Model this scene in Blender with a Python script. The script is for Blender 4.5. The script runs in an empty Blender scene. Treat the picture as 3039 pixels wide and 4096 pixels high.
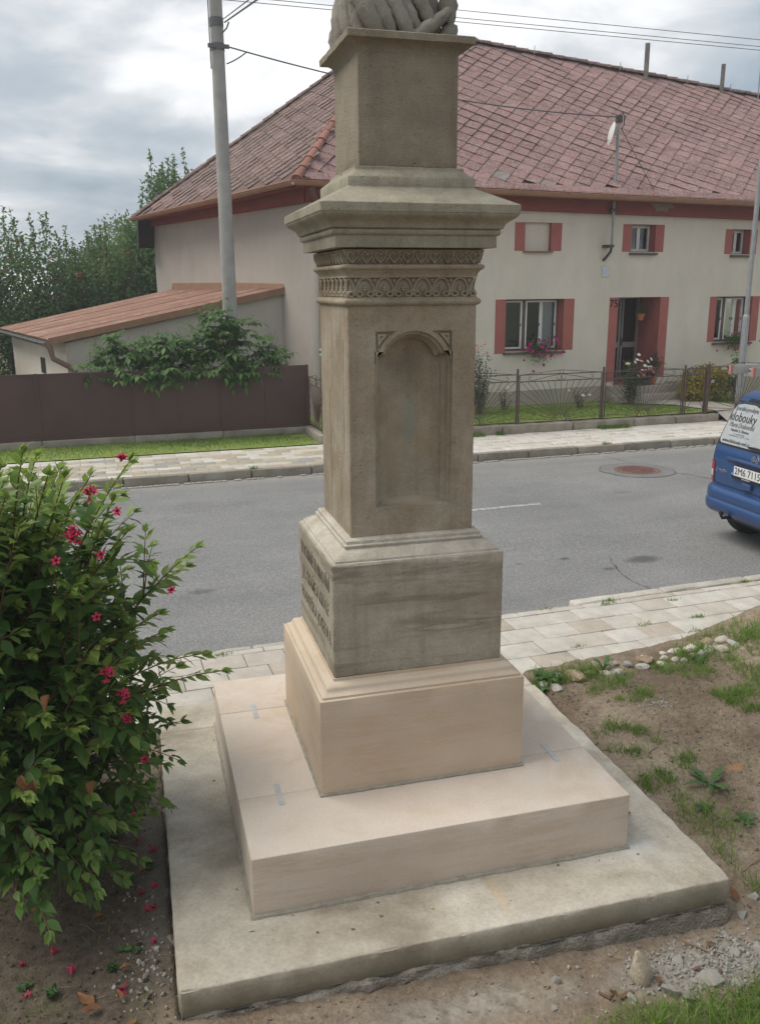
import bpy, bmesh, math, random
from mathutils import Vector, Matrix, Euler, noise, geometry
sc = bpy.context.scene
COL = sc.collection
R = random.Random(11)
PI = math.pi

# ------------------------------------------------------------------ camera
def cam_axes(yaw, pitch, roll):
    cy, sy, cp, sp = math.cos(yaw), math.sin(yaw), math.cos(pitch), math.sin(pitch)
    f = Vector((sy*cp, cy*cp, -sp)); r = Vector((cy, -sy, 0)); u = r.cross(f)
    c, s = math.cos(roll), math.sin(roll)
    return c*r + s*u, -s*r + c*u, f
CAM = Vector((-1.27453, -4.34540, 3.0))
cr_, cu_, cf_ = cam_axes(math.radians(15.3548), math.radians(14.4018), math.radians(-0.34696))
cd = bpy.data.cameras.new('camera'); cam = bpy.data.objects.new('camera', cd); COL.objects.link(cam)
mw = Matrix((cr_, cu_, -cf_)).transposed().to_4x4(); mw.translation = CAM
cam.matrix_world = mw
cd.sensor_fit = 'VERTICAL'; cd.sensor_height = 36.0; cd.lens = 30.8587; cd.clip_start = 0.05; cd.clip_end = 2000
sc.camera = cam

# ------------------------------------------------------------------ sky, sun, exposure
SUN_EL, SUN_AZ = 56.0, -72.0          # azimuth measured from +Y towards +X: high on the left, a little behind the monument
w = bpy.data.worlds.new('World'); sc.world = w; w.use_nodes = True
nt = w.node_tree; nt.nodes.clear()
def wn(t, **k):
    n = nt.nodes.new(t)
    for a, b in k.items(): setattr(n, a, b)
    return n
def wl(a, b): nt.links.new(a, b)
out = wn('ShaderNodeOutputWorld'); bg = wn('ShaderNodeBackground'); bg.inputs[1].default_value = 0.1
sky = wn('ShaderNodeTexSky', sky_type='NISHITA', sun_disc=False)
sky.sun_elevation = math.radians(SUN_EL); sky.sun_rotation = math.radians(SUN_AZ)
sky.air_density = 1.2; sky.dust_density = 2.0
tc = wn('ShaderNodeTexCoord')
sep = wn('ShaderNodeSeparateXYZ'); wl(tc.outputs['Generated'], sep.inputs[0])
zz = wn('ShaderNodeMath', operation='MAXIMUM'); wl(sep.outputs[2], zz.inputs[0]); zz.inputs[1].default_value = 0.0
za = wn('ShaderNodeMath', operation='ADD'); wl(zz.outputs[0], za.inputs[0]); za.inputs[1].default_value = 0.22
dx = wn('ShaderNodeMath', operation='DIVIDE'); wl(sep.outputs[0], dx.inputs[0]); wl(za.outputs[0], dx.inputs[1])
dy = wn('ShaderNodeMath', operation='DIVIDE'); wl(sep.outputs[1], dy.inputs[0]); wl(za.outputs[0], dy.inputs[1])
cb = wn('ShaderNodeCombineXYZ'); wl(dx.outputs[0], cb.inputs[0]); wl(dy.outputs[0], cb.inputs[1])
def wnoise(scale, detail, rough, off, dist=0.0):
    mp = wn('ShaderNodeMapping'); wl(cb.outputs[0], mp.inputs[0]); mp.inputs['Location'].default_value = off
    n = wn('ShaderNodeTexNoise'); wl(mp.outputs[0], n.inputs['Vector'])
    n.inputs['Scale'].default_value = scale; n.inputs['Detail'].default_value = detail; n.inputs['Roughness'].default_value = rough
    n.inputs['Distortion'].default_value = dist
    return n
def wramp(src, stops):
    r = wn('ShaderNodeValToRGB'); wl(src, r.inputs[0]); e = r.color_ramp.elements
    while len(e) > 1: e.remove(e[-1])
    e[0].position, e[0].color = stops[0][0], (*stops[0][1], 1)
    for p, c in stops[1:]:
        x = e.new(p); x.color = (*c, 1)
    return r
CLOUD_OFF = (3.1, 0.4, 0.0)
n1 = wnoise(0.62, 5, 0.52, CLOUD_OFF, 0.35)
n2 = wnoise(2.2, 5, 0.55, (7.3, 2.2, 1.0), 0.3)
mixn = wn('ShaderNodeMix', data_type='FLOAT'); mixn.inputs[0].default_value = 0.36
wl(n1.outputs[0], mixn.inputs[2]); wl(n2.outputs[0], mixn.inputs[3])
cl = wramp(mixn.outputs[0], [(0.37, (1.75, 2.25, 2.85)), (0.44, (2.75, 3.2, 3.7)), (0.50, (3.75, 4.1, 4.45)), (0.54, (4.8, 5.0, 5.25)), (0.575, (6.2, 6.3, 6.45)), (0.65, (8.0, 8.0, 8.05))])
cov = wramp(mixn.outputs[0], [(0.30, (0.72,)*3), (0.44, (0.92,)*3), (0.6, (1.0,)*3)])
mx = wn('ShaderNodeMix', data_type='RGBA'); wl(cov.outputs[0], mx.inputs[0]); wl(sky.outputs[0], mx.inputs[6]); wl(cl.outputs[0], mx.inputs[7])
wl(mx.outputs[2], bg.inputs[0]); wl(bg.outputs[0], out.inputs[0])

sl = bpy.data.lights.new('sun', 'SUN'); sun = bpy.data.objects.new('sun', sl); COL.objects.link(sun)
sl.energy = 2.0; sl.angle = math.radians(40); sl.color = (1.0, 0.955, 0.88)
el, az = math.radians(SUN_EL), math.radians(SUN_AZ)
sdir = Vector((math.sin(az)*math.cos(el), math.cos(az)*math.cos(el), math.sin(el)))
sun.rotation_euler = sdir.to_track_quat('Z', 'Y').to_euler()
sc.view_settings.view_transform = 'Standard'; sc.view_settings.look = 'None'
sc.view_settings.gamma = 1.0; sc.view_settings.use_curve_mapping = False
sc.view_settings.exposure = 0.66
sc.render.engine = 'CYCLES'; sc.cycles.max_bounces = 4; sc.cycles.diffuse_bounces = 3; sc.cycles.transmission_bounces = 3; sc.cycles.transparent_max_bounces = 6
sc.cycles.use_denoising = True

# ------------------------------------------------------------------ helpers
A = math.radians(3.12)                      # the street runs 3 degrees off the monument's own axes
CA, SA = math.cos(A), math.sin(A)
def W(s, t, z=0.0): return Vector((CA*s - SA*t, SA*s + CA*t, z))
def tag(o, label=None, cat=None, group=None, kind=None):
    if label: o['label'] = label
    if cat: o['category'] = cat
    if group: o['group'] = group
    if kind: o['kind'] = kind
    return o
def empty(name, loc=(0, 0, 0), rz=0.0, label=None, cat=None, group=None):
    o = bpy.data.objects.new(name, None); COL.objects.link(o); o.location = loc; o.rotation_euler = (0, 0, rz)
    o.empty_display_size = 0.1
    return tag(o, label, cat, group)
def street(name, s, t, z, label, cat, group=None, rz=0.0):
    return empty(name, W(s, t, z), A + rz, label, cat, group)
def inst(name, me, parent=None, loc=(0, 0, 0), rot=(0, 0, 0), scale=(1, 1, 1)):
    o = bpy.data.objects.new(name, me); COL.objects.link(o); o.parent = parent
    o.location = loc; o.rotation_euler = rot; o.scale = scale
    return o
class MB:
    def __init__(self): self.v = []; self.f = []; self.t = []
    def add(self, vs, fs, tint=None):
        b = len(self.v); self.v += [tuple(p) for p in vs]; self.f += [tuple(i + b for i in q) for q in fs]
        if tint is not None: self.t += [tint]*len(vs)
        return self
    def box(self, x0, x1, y0, y1, z0, z1):
        return self.add([(x0,y0,z0),(x1,y0,z0),(x1,y1,z0),(x0,y1,z0),(x0,y0,z1),(x1,y0,z1),(x1,y1,z1),(x0,y1,z1)],
                 [(0,3,2,1),(4,5,6,7),(0,1,5,4),(1,2,6,5),(2,3,7,6),(3,0,4,7)])
    def bbox(self, x0, x1, y0, y1, z0, z1, b=0.004):      # box with chamfered vertical and top edges
        p = [(x0+b,y0),(x1-b,y0),(x1,y0+b),(x1,y1-b),(x1-b,y1),(x0+b,y1),(x0,y1-b),(x0,y0+b)]
        c = ((x0+x1)/2, (y0+y1)/2)
        def ins(q): return (q[0] + (b if q[0] < c[0] else -b), q[1] + (b if q[1] < c[1] else -b))
        vs = [(x, y, z0) for x, y in p] + [(x, y, z1-b) for x, y in p] + [(*ins(q), z1) for q in p]
        fs = [(i, (i+1) % 8, 8+(i+1) % 8, 8+i) for i in range(8)] + [(8+i, 8+(i+1) % 8, 16+(i+1) % 8, 16+i) for i in range(8)]
        fs += [tuple(range(16, 24)), tuple(reversed(range(8)))]
        return self.add(vs, fs)
    def tube(self, pts, r, n=8, caps=True):
        pts = [Vector(p) for p in pts]; m = len(pts)
        rs = r if isinstance(r, (list, tuple)) else [r]*m
        vs = []; up = None
        for i, p in enumerate(pts):
            d = (pts[min(i+1, m-1)] - pts[max(i-1, 0)])
            d = d.normalized() if d.length > 1e-9 else Vector((0, 0, 1))
            if up is None: up = Vector((0, 0, 1)) if abs(d.z) < 0.9 else Vector((1, 0, 0))
            x = d.cross(up)
            if x.length < 1e-4: x = d.cross(Vector((0, 1, 0)))
            x.normalize(); y = x.cross(d).normalized(); up = y
            for k in range(n):
                a = 2*PI*k/n; vs.append(p + rs[i]*(math.cos(a)*x + math.sin(a)*y))
        fs = [(i*n+k, i*n+(k+1) % n, (i+1)*n+(k+1) % n, (i+1)*n+k) for i in range(m-1) for k in range(n)]
        if caps: fs += [tuple(reversed(range(n))), tuple(range((m-1)*n, m*n))]
        return self.add(vs, fs)
    def lathe(self, prof, n=16, c=(0, 0, 0), close=False):
        vs = [(c[0]+r*math.cos(2*PI*k/n), c[1]+r*math.sin(2*PI*k/n), c[2]+z) for r, z in prof for k in range(n)]
        fs = [(i*n+k, i*n+(k+1) % n, (i+1)*n+(k+1) % n, (i+1)*n+k) for i in range(len(prof)-1) for k in range(n)]
        if close: fs += [tuple(reversed(range(n))), tuple(range((len(prof)-1)*n, len(prof)*n))]
        return self.add(vs, fs)
    def prism(self, poly, d, fn):                          # polygon in (a,b), extruded 0..d, fn(a,b,c)->xyz
        n = len(poly); vs = [fn(a, b, 0) for a, b in poly] + [fn(a, b, d) for a, b in poly]
        return self.add(vs, [tuple(range(n)), tuple(reversed(range(n, 2*n)))] + [(i, n+i, n+(i+1) % n, (i+1) % n) for i in range(n)])
    def mesh(self, name, mat=None, smooth=False, ang=None):
        me = bpy.data.meshes.new(name); me.from_pydata(self.v, [], self.f); me.validate(); 
        if self.t and len(self.t) == len(me.vertices):
            at = me.attributes.new('tint', 'FLOAT', 'POINT'); at.data.foreach_set('value', self.t)
        if mat: me.materials.append(mat)
        fixn(me)
        if smooth:
            me.shade_smooth() if hasattr(me, 'shade_smooth') else None
            if ang: me.set_sharp_from_angle(angle=math.radians(ang))
        return me
    def build(self, name, mat, parent=None, loc=(0, 0, 0), rot=(0, 0, 0), smooth=False, ang=35):
        return inst(name, self.mesh(name, mat, smooth, ang), parent, loc, rot)
NOFIX = [False]
def fixn(me):
    if NOFIX[0] or len(me.polygons) > 60000: return
    bm = bmesh.new(); bm.from_mesh(me); bmesh.ops.recalc_face_normals(bm, faces=bm.faces); bm.to_mesh(me); bm.free()
def nz(p, f=1.0, o=0.0): return noise.noise(Vector((p[0]*f+o, p[1]*f+o*1.7, p[2]*f-o)))
def axis_pts(h0, h1, r, step):
    n = max(1, int((h1-h0-2*r)/step)); a = [h0, h0+.35*r] + [h0+r + (h1-h0-2*r)*i/n for i in range(n+1)] + [h1-.35*r, h1]
    return a
def rbox(x0, x1, y0, y1, z0, z1, r=.006, step=.04, chip=.0, amp=.0, freq=6.0, seed=0.0):
    ax, ay, az_ = axis_pts(x0, x1, r, step), axis_pts(y0, y1, r, step), axis_pts(z0, z1, r, step)
    key = {}; vs = []; fs = []
    def vid(p):
        k = (round(p[0], 6), round(p[1], 6), round(p[2], 6))
        if k not in key: key[k] = len(vs); vs.append(p)
        return key[k]
    def face(U, V, fn, flip):
        for i in range(len(U)-1):
            for j in range(len(V)-1):
                q = [vid(fn(U[i], V[j])), vid(fn(U[i+1], V[j])), vid(fn(U[i+1], V[j+1])), vid(fn(U[i], V[j+1]))]
                fs.append(q[::-1] if flip else q)
    face(ax, ay, lambda a, b: (a, b, z1), False); face(ax, ay, lambda a, b: (a, b, z0), True)
    face(ax, az_, lambda a, b: (a, y0, b), False); face(ax, az_, lambda a, b: (a, y1, b), True)
    face(ay, az_, lambda a, b: (x0, a, b), True); face(ay, az_, lambda a, b: (x1, a, b), False)
    res = []
    for p in vs:
        q = Vector((min(max(p[0], x0+r), x1-r), min(max(p[1], y0+r), y1-r), min(max(p[2], z0+r), z1-r)))
        d = Vector(p) - q; k = sum(abs(c) > 1e-7 for c in d)
        if d.length > 0:
            n = d.normalized(); pp = q + n*r
            if chip and k >= 2:
                e = max(0, nz(p, freq*2.2, seed) + .5*nz(p, freq*7, seed+3)); pp -= n*chip*e*(1.0 if k == 2 else 1.6)
            if amp: pp += n*amp*(nz(p, freq, seed+9) + .5*nz(p, freq*3.1, seed+5))
            res.append(pp)
        else: res.append(q)
    m = MB(); m.add(res, fs); return m
def sqloft(prof, nseg=20, amp=.0008, seed=0.0, r=.003, close_top=True, close_bot=False):   # square mouldings: profile of (half width, z)
    m = MB(); loops = []
    for w_, z in prof:
        L = []
        for (ax, ay), (dx_, dy_) in (((-1, -1), (1, 0)), ((1, -1), (0, 1)), ((1, 1), (-1, 0)), ((-1, 1), (0, -1))):
            for i in range(nseg):
                k = i/nseg*2*w_
                if i == 0:
                    k = r
                    x, y = ax*w_ + dx_*k, ay*w_ + dy_*k
                else: x, y = ax*w_ + dx_*k, ay*w_ + dy_*k
                e = amp*(nz((x, y, z), 14, seed) + .7*nz((x, y, z), 45, seed+2))
                s_ = 1 + e/w_
                L.append((x*s_, y*s_, z + e*.5))
            k = 2*w_ - r; L.append((ax*w_ + dx_*k, ay*w_ + dy_*k, z))
        loops.append(L)
    n = len(loops[0]); vs = [p for L in loops for p in L]
    fs = [(i*n+k, i*n+(k+1) % n, (i+1)*n+(k+1) % n, (i+1)*n+k) for i in range(len(loops)-1) for k in range(n)]
    if close_top: fs.append(tuple(range((len(loops)-1)*n, len(loops)*n)))
    if close_bot: fs.append(tuple(reversed(range(n))))
    m.add(vs, fs); return m
def copy_tree(o, parent=None):
    c = o.copy(); COL.objects.link(c); c.parent = parent
    for ch in list(o.children): copy_tree(ch, c)
    return c
def text_mesh(body, size, mat, extrude=.0005, align='CENTER', shear=0.0, bold=0.0):
    cu = bpy.data.curves.new('lettering', 'FONT'); cu.body = body; cu.size = size; cu.extrude = extrude; cu.align_x = align
    cu.align_y = 'CENTER'; cu.resolution_u = 3; cu.shear = shear; cu.offset = bold
    o = bpy.data.objects.new('lettering', cu); COL.objects.link(o)
    dg = bpy.context.evaluated_depsgraph_get(); me = bpy.data.meshes.new_from_object(o.evaluated_get(dg))
    bpy.data.objects.remove(o); bpy.data.curves.remove(cu)
    me.materials.clear(); me.materials.append(mat); return me

# ------------------------------------------------------------------ materials
class NM:
    def __init__(self, name, rough=.85, spec=.3, metal=0.0):
        self.m = bpy.data.materials.new(name); self.m.use_nodes = True; self.t = self.m.node_tree
        self.b = self.t.nodes['Principled BSDF']; self.o = self.t.nodes['Material Output']
        self.b.inputs['Roughness'].default_value = rough; self.b.inputs['Specular IOR Level'].default_value = spec
        self.b.inputs['Metallic'].default_value = metal; self._tc = None
    def n(self, t, **k):
        x = self.t.nodes.new(t)
        for a, b in k.items(): setattr(x, a, b)
        return x
    def l(self, a, b): self.t.links.new(a, b)
    def co(self, kind='Object'):
        if self._tc is None: self._tc = self.n('ShaderNodeTexCoord')
        return self._tc.outputs[kind]
    def pos(self): return self.n('ShaderNodeNewGeometry').outputs['Position']
    def mapv(self, src, scale=(1, 1, 1), rot=(0, 0, 0), loc=(0, 0, 0)):
        x = self.n('ShaderNodeMapping'); self.l(src, x.inputs[0]); x.inputs['Scale'].default_value = scale
        x.inputs['Rotation'].default_value = rot; x.inputs['Location'].default_value = loc; return x.outputs[0]
    def noise(self, src, scale, detail=5, rough=.55, dist=0.0):
        x = self.n('ShaderNodeTexNoise'); self.l(src, x.inputs['Vector']); x.inputs['Scale'].default_value = scale
        x.inputs['Detail'].default_value = min(detail, 3.5) if scale < 25 else min(detail, 2); x.inputs['Roughness'].default_value = rough; x.inputs['Distortion'].default_value = dist
        return x.outputs[0]
    def vor(self, src, scale, feat='F1', out='Distance'):
        x = self.n('ShaderNodeTexVoronoi', feature=feat); self.l(src, x.inputs['Vector']); x.inputs['Scale'].default_value = scale
        return x.outputs[out]
    def ramp(self, src, stops):
        r = self.n('ShaderNodeValToRGB'); self.l(src, r.inputs[0]); e = r.color_ramp.elements
        while len(e) > 1: e.remove(e[-1])
        def c4(c): return (c, c, c, 1) if isinstance(c, (int, float)) else (*c, 1)
        e[0].position = stops[0][0]; e[0].color = c4(stops[0][1])
        for p, c in stops[1:]: e.new(p).color = c4(c)
        return r.outputs[0]
    def mix(self, fac, a, b, mode='MIX'):
        x = self.n('ShaderNodeMix', data_type='RGBA', blend_type=mode)
        for i, s in ((0, fac), (6, a), (7, b)):
            if isinstance(s, (int, float)): x.inputs[i].default_value = s if i == 0 else (s, s, s, 1)
            elif isinstance(s, tuple): x.inputs[i].default_value = (*s, 1)
            else: self.l(s, x.inputs[i])
        return x.outputs[2]
    def math(self, op, a, b=0.0, clamp=False):
        x = self.n('ShaderNodeMath', operation=op); x.use_clamp = clamp
        for i, s in enumerate((a, b)):
            if isinstance(s, (int, float)): x.inputs[i].default_value = s
            else: self.l(s, x.inputs[i])
        return x.outputs[0]
    def blob(self, src, c, rad, soft=.5, nscale=8, namt=.3):      # 1 inside an ellipsoid with a ragged edge
        sc_ = tuple(1/q for q in rad); v = self.mapv(src, sc_, loc=tuple(-a*b for a, b in zip(c, sc_)))
        ln = self.n('ShaderNodeVectorMath', operation='LENGTH'); self.l(v, ln.inputs[0])
        d = self.math('ADD', ln.outputs['Value'], self.math('MULTIPLY', self.math('SUBTRACT', self.noise(src, nscale, 4), .5), namt*2))
        return self.ramp(d, [(max(0, 1-soft), 1.0), (1.0, 0.0)])
    def rnd(self, amt, base):                                    # per object brightness
        oi = self.n('ShaderNodeObjectInfo')
        v = self.math('ADD', self.math('MULTIPLY', oi.outputs['Random'], amt), 1-amt/2)
        return self.mix(1.0, base, self.comb(v), 'MULTIPLY')
    def comb(self, v):
        x = self.n('ShaderNodeCombineColor')
        for i in range(3): self.l(v, x.inputs[i])
        return x.outputs[0]
    def col(self, c):
        if isinstance(c, tuple): self.b.inputs['Base Color'].default_value = (*c, 1)
        else: self.l(c, self.b.inputs['Base Color'])
        return self
    def rough(self, c): self.l(c, self.b.inputs['Roughness']); return self
    def bump(self, h, strength=.3, dist=.01):
        x = self.n('ShaderNodeBump'); x.inputs['Strength'].default_value = strength; x.inputs['Distance'].default_value = dist
        prev = self.b.inputs['Normal'].links
        if prev: self.l(prev[0].from_socket, x.inputs['Normal'])
        self.l(h, x.inputs['Height']); self.l(x.outputs[0], self.b.inputs['Normal']); return self
def simple(name, c1, c2=None, scale=6, rough=.8, spec=.3, bump=0, bscale=40, metal=0, rnd=0, dist=.01, coord='Object'):
    m = NM(name, rough, spec, metal); s = m.co(coord)
    c = c1
    if c2: c = m.ramp(m.noise(s, scale, 6, .6), [(.35, c1), (.65, c2)])
    if rnd: c = m.rnd(rnd, c if not isinstance(c, tuple) else c)
    m.col(c)
    if bump: m.bump(m.noise(s, bscale, 5, .6), bump, dist)
    return m.m
def leafmat(name, dark, mid, light, trans=.35, rough=.45, spec=.35, coord='tint'):
    m = NM(name, rough, spec); at = m.n('ShaderNodeAttribute'); at.attribute_name = 'tint'
    c = m.ramp(at.outputs['Fac'], [(0.0, dark), (.5, mid), (1.0, light)])
    c = m.mix(.35, c, m.ramp(m.noise(m.pos(), 9, 3), [(.3, .45), (.7, 1.0)]), 'MULTIPLY')
    m.col(c); tr = m.n('ShaderNodeBsdfTranslucent'); m.l(c, tr.inputs[0])
    mixs = m.n('ShaderNodeMixShader'); mixs.inputs[0].default_value = trans
    m.l(m.b.outputs[0], mixs.inputs[1]); m.l(tr.outputs[0], mixs.inputs[2]); m.l(mixs.outputs[0], m.o.inputs[0])
    return m.m
# ------------------------------------------------------------------ stone materials
def old_stone(name, a, b, c, tool=(160, 160, 7), tstr=.25, niche=False, pits=True, beds=False):
    m = NM(name, .9, .15); p = m.pos()
    base = m.ramp(m.noise(p, 2.6, 6, .6, .4), [(.32, a), (.52, b), (.70, c)])
    base = m.mix(.55, base, m.ramp(m.noise(p, 13, 5, .65), [(.3, .78), (.7, 1.14)]), 'MULTIPLY')
    base = m.mix(.5, base, m.ramp(m.noise(p, 110, 3, .7), [(.3, .70), (.7, 1.22)]), 'MULTIPLY')
    drips = m.noise(m.mapv(p, (14, 14, 1.1)), 1.0, 5, .6)
    base = m.mix(m.ramp(drips, [(.5, 0.0), (.72, .5)]), base, m.mix(.5, base, (.10, .082, .06)))
    if beds:
        bd = m.noise(m.mapv(p, (.9, .9, 9)), 1.0, 4, .6, .5); base = m.mix(m.ramp(bd, [(.50, 0.0), (.60, .55), (.66, 0.0)]), base, (.135, .105, .072))
        base = m.mix(m.ramp(m.noise(m.mapv(p, (.5, .5, 3), loc=(2, 1, 4)), 1.0, 3), [(.5, 0.0), (.7, .5)]), base, (.21, .16, .105))
    if niche:
        base = m.mix(m.math('MULTIPLY', m.blob(p, (.005, -.24, 2.28), (.155, .075, .37), .4, 6, .2), .75), base, m.ramp(m.noise(p, 5, 4, .6), [(.35, (.38, .292, .188)), (.65, (.48, .40, .29))]))  # clean tan niche stone, painted lighter to offset the dim recess
        base = m.mix(m.math('MULTIPLY', m.blob(p, (.005, -.25, 1.972), (.20, .09, .034), .5, 18, .2), .8), base, (.47, .385, .285))
        base = m.mix(m.math('MULTIPLY', m.blob(p, (.02, -.26, 2.33), (.05, .3, .24), .7, 7, .35), .6), base, (.24, .275, .235))
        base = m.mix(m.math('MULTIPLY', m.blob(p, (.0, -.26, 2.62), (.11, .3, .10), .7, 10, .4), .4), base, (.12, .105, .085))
        base = m.mix(m.math('MULTIPLY', m.blob(p, (-.137, -.28, 2.46), (.016, .1, .11), .8, 14, .3), .75), base, (.36, .20, .08))
        base = m.mix(m.blob(p, (-.1465, -.28, 2.515), (.0065, .06, .034), .3, 45, .25), base, (.035, .022, .018))
        base = m.mix(m.math('MULTIPLY', m.blob(p, (-.05, -.26, 2.10), (.10, .3, .16), .8, 6, .4), .35), base, (.30, .225, .14))
    m.col(base)
    m.bump(m.noise(m.mapv(p, tool), 1.0, 2, .5), tstr, .004)
    m.bump(m.noise(p, 75, 4, .7), .55, .005)
    if pits:
        pt = m.ramp(m.vor(p, 30), [(.10, 0.0), (.22, 1.0)])
        msk = m.ramp(m.noise(p, 7, 3), [(.46, 1.0), (.56, 0.0)])
        m.bump(m.math('MAXIMUM', pt, msk), .6, .006)
    return m.m
OLD = old_stone('weathered_sandstone', (.255, .203, .140), (.315, .262, .19), (.365, .318, .245))
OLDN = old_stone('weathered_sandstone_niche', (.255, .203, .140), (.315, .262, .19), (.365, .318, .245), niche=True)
DIE = old_stone('tooled_grey_sandstone', (.315, .272, .208), (.37, .33, .262), (.415, .38, .312), (170, 170, 14), .55, beds=True)
PALE = old_stone('pale_weathered_sandstone', (.37, .33, .265), (.45, .41, .34), (.50, .465, .395), (60, 60, 60), .1, pits=False)
CORN = old_stone('weathered_cornice_sandstone', (.24, .22, .165), (.315, .285, .215), (.37, .345, .27), (90, 90, 12), .15)
def new_stone(name, a, b, vein):
    m = NM(name, .82, .2); p = m.pos()
    base = m.ramp(m.noise(p, 1.7, 5, .6, .3), [(.3, a), (.7, b)])
    v = m.mapv(p, (1.6, 1.6, 17), rot=(.0, math.radians(-17), .3))
    vein_f = m.ramp(m.noise(v, 1.0, 6, .62, .25), [(.48, 0.0), (.55, .30), (.60, .05), (.66, .32), (.74, 0.0)])
    big = m.ramp(m.noise(m.mapv(p, (1, 1, 1), loc=(3.3, 1, 2)), 2.2, 3), [(.42, 0.0), (.62, 1.0)])
    base = m.mix(m.math('MULTIPLY', vein_f, m.math('ADD', m.math('MULTIPLY', big, .8), .25)), base, vein)
    base = m.mix(m.math('MULTIPLY', m.ramp(m.noise(m.mapv(p, (1, 1, 1.8), rot=(0, math.radians(-15), 0), loc=(1.7, 2, .6)), 2.6, 4, .6), [(.54, 0.0), (.74, 1.0)]), .14), base, vein)
    base = m.mix(.5, base, m.ramp(m.noise(p, 150, 3, .7), [(.3, .78), (.7, 1.12)]), 'MULTIPLY')
    m.col(m.rnd(.06, base)); m.bump(m.noise(p, 260, 3, .6), .25, .002); m.bump(m.noise(p, 6, 3), .06, .01)
    return m.m
NEW = new_stone('fresh_pink_sandstone', (.58, .492, .412), (.65, .565, .482), (.47, .335, .20))
def slab_mat():
    m = NM('weathered_slab_stone', .88, .2); p = m.pos()
    base = m.ramp(m.noise(p, 1.6, 7, .62, .5), [(.32, (.30, .258, .198)), (.46, (.425, .375, .30)), (.56, (.50, .452, .372)), (.70, (.585, .545, .472))])
    base = m.mix(.5, base, m.ramp(m.noise(p, 9, 5, .65), [(.3, .68), (.7, 1.12)]), 'MULTIPLY')
    base = m.mix(.5, base, m.ramp(m.noise(p, 55, 3, .7), [(.3, .75), (.7, 1.15)]), 'MULTIPLY')
    crumbs = m.ramp(m.vor(p, 26), [(.05, 1.0), (.11, 0.0)]); cm = m.ramp(m.noise(p, 3.2, 3), [(.52, 0.0), (.60, 1.0)])
    base = m.mix(m.math('MULTIPLY', crumbs, m.math('MULTIPLY', cm, .75)), base, (.10, .075, .05))
    base = m.mix(m.math('MULTIPLY', m.blob(p, (.18, -1.05, .25), (.03, .24, .1), .6, 14, .4), .35), base, (.52, .36, .19))
    base = m.mix(m.math('MULTIPLY', m.blob(p, (.98, -.95, .25), (.17, .09, .1), .7, 8, .3), .5), base, (.63, .61, .57))
    # damp algae band low on the sides
    sx = m.n('ShaderNodeSeparateXYZ'); m.l(p, sx.inputs[0])
    low = m.ramp(m.math('ADD', sx.outputs[2], m.math('MULTIPLY', m.noise(p, 7, 4), .06)), [(.18, 1.0), (.262, 0.0)])
    base = m.mix(m.math('MULTIPLY', low, .65), base, m.ramp(m.noise(p, 5, 3), [(.35, (.15, .12, .08)), (.65, (.115, .118, .07))]))
    m.col(m.rnd(.1, base)); m.bump(m.noise(p, 120, 4, .65), .45, .004); m.bump(m.noise(m.mapv(p, (150, 150, 4)), 1.0, 2), .22, .004)
    return m.m
SLAB = slab_mat()
MORTAR = simple('lime_mortar', (.36, .33, .27), (.27, .25, .2), 20, .95, .1, .6, 120)
CONC = simple('rough_concrete', (.31, .28, .24), (.19, .17, .14), 9, .95, .15, .9, 60, dist=.02)
LEAD = simple('brushed_metal_clamp', (.52, .51, .49), (.44, .43, .42), 30, .55, .4, metal=.25)
CUT_SHADE = simple('engraved_letter_shadow', (.10, .088, .068), (.19, .168, .132), 60, .95, .1, .4, 150)  # dark colour stands in for shade inside engraved letters and fissures
DIRT = simple('dirt_seam', (.12, .10, .075), (.2, .17, .13), 30, 1, .05, .8, 90)

# ------------------------------------------------------------------ the monument
MON = empty('stone_monument', (0, 0, 0), 0, 'tall stepped sandstone pedestal with arched niche and carved friezes', 'monument')
rbox(-1.30, 1.305, -1.305, 1.28, -.35, .122, .03, .04, .06, .03, 8, 4).build('foundation', CONC, MON, smooth=True, ang=50)
b = rbox(-1.2905, 1.2905, -1.2905, .912, .118, .25, .009, .028, .009, .0022, 6, 2)
# knock the corners round and let the right edge wander as worn stone does
def wear(mb):
    o = []
    for x, y, z in mb.v:
        if x > 1.2:
            x += .018*nz((0, y, 0), 3.1, 3) + .012*nz((0, y, 0), 8.3, 7)
            x += .008
            if y < -1.2: x -= .2*max(0, -1.2 - y)
        if x < -1.2 and y < -1.2: x += .15*max(0, -1.24 - y)
        o.append((x, y, z))
    mb.v = o; return mb
wear(b).build('base_slab', SLAB, MON, smooth=True, ang=45)
wear(rbox(-1.285, 1.29, .919, 1.285, .126, .247, .014, .05, .012, .003, 5, 8)).build('base_slab', SLAB, MON, smooth=True, ang=45)
SH = .9385
def stepstone(x0, x1, y0, y1, seed): return rbox(x0, x1, y0, y1, .25, .549, .0035, .09, .004, .0, 9, seed).build('step_stone', NEW, MON, smooth=True, ang=30)
stepstone(-SH, SH, -SH, -.4535, 1); stepstone(-SH, -.30, -.4505, .478, 2); stepstone(.30, SH, -.4505, .478, 3); stepstone(-SH, SH, .481, SH, 4)
for s_, lbl in ((0, 0),):
    rbox(-SH-.015, SH+.015, -SH-.017, SH+.015, .24, .264, .012, .03, .01, .006, 16, 5).build('mortar_bed', MORTAR, MON, smooth=True)
for x in (-.737, .739):
    for y in (-.458, .468):
        MB().box(x-.014, x+.014, y-.095, y+.095, .5485, .5515).build('clamp', LEAD, MON)
NEWB = new_stone('ochre_plinth_sandstone', (.50, .40, .30), (.58, .475, .365), (.44, .275, .12))
rbox(-.534, .534, -.534, .534, .552, 1.058, .003, .1, .003, .0, 8, 6).build('plinth_block', NEWB, MON, smooth=True, ang=30)
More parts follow.
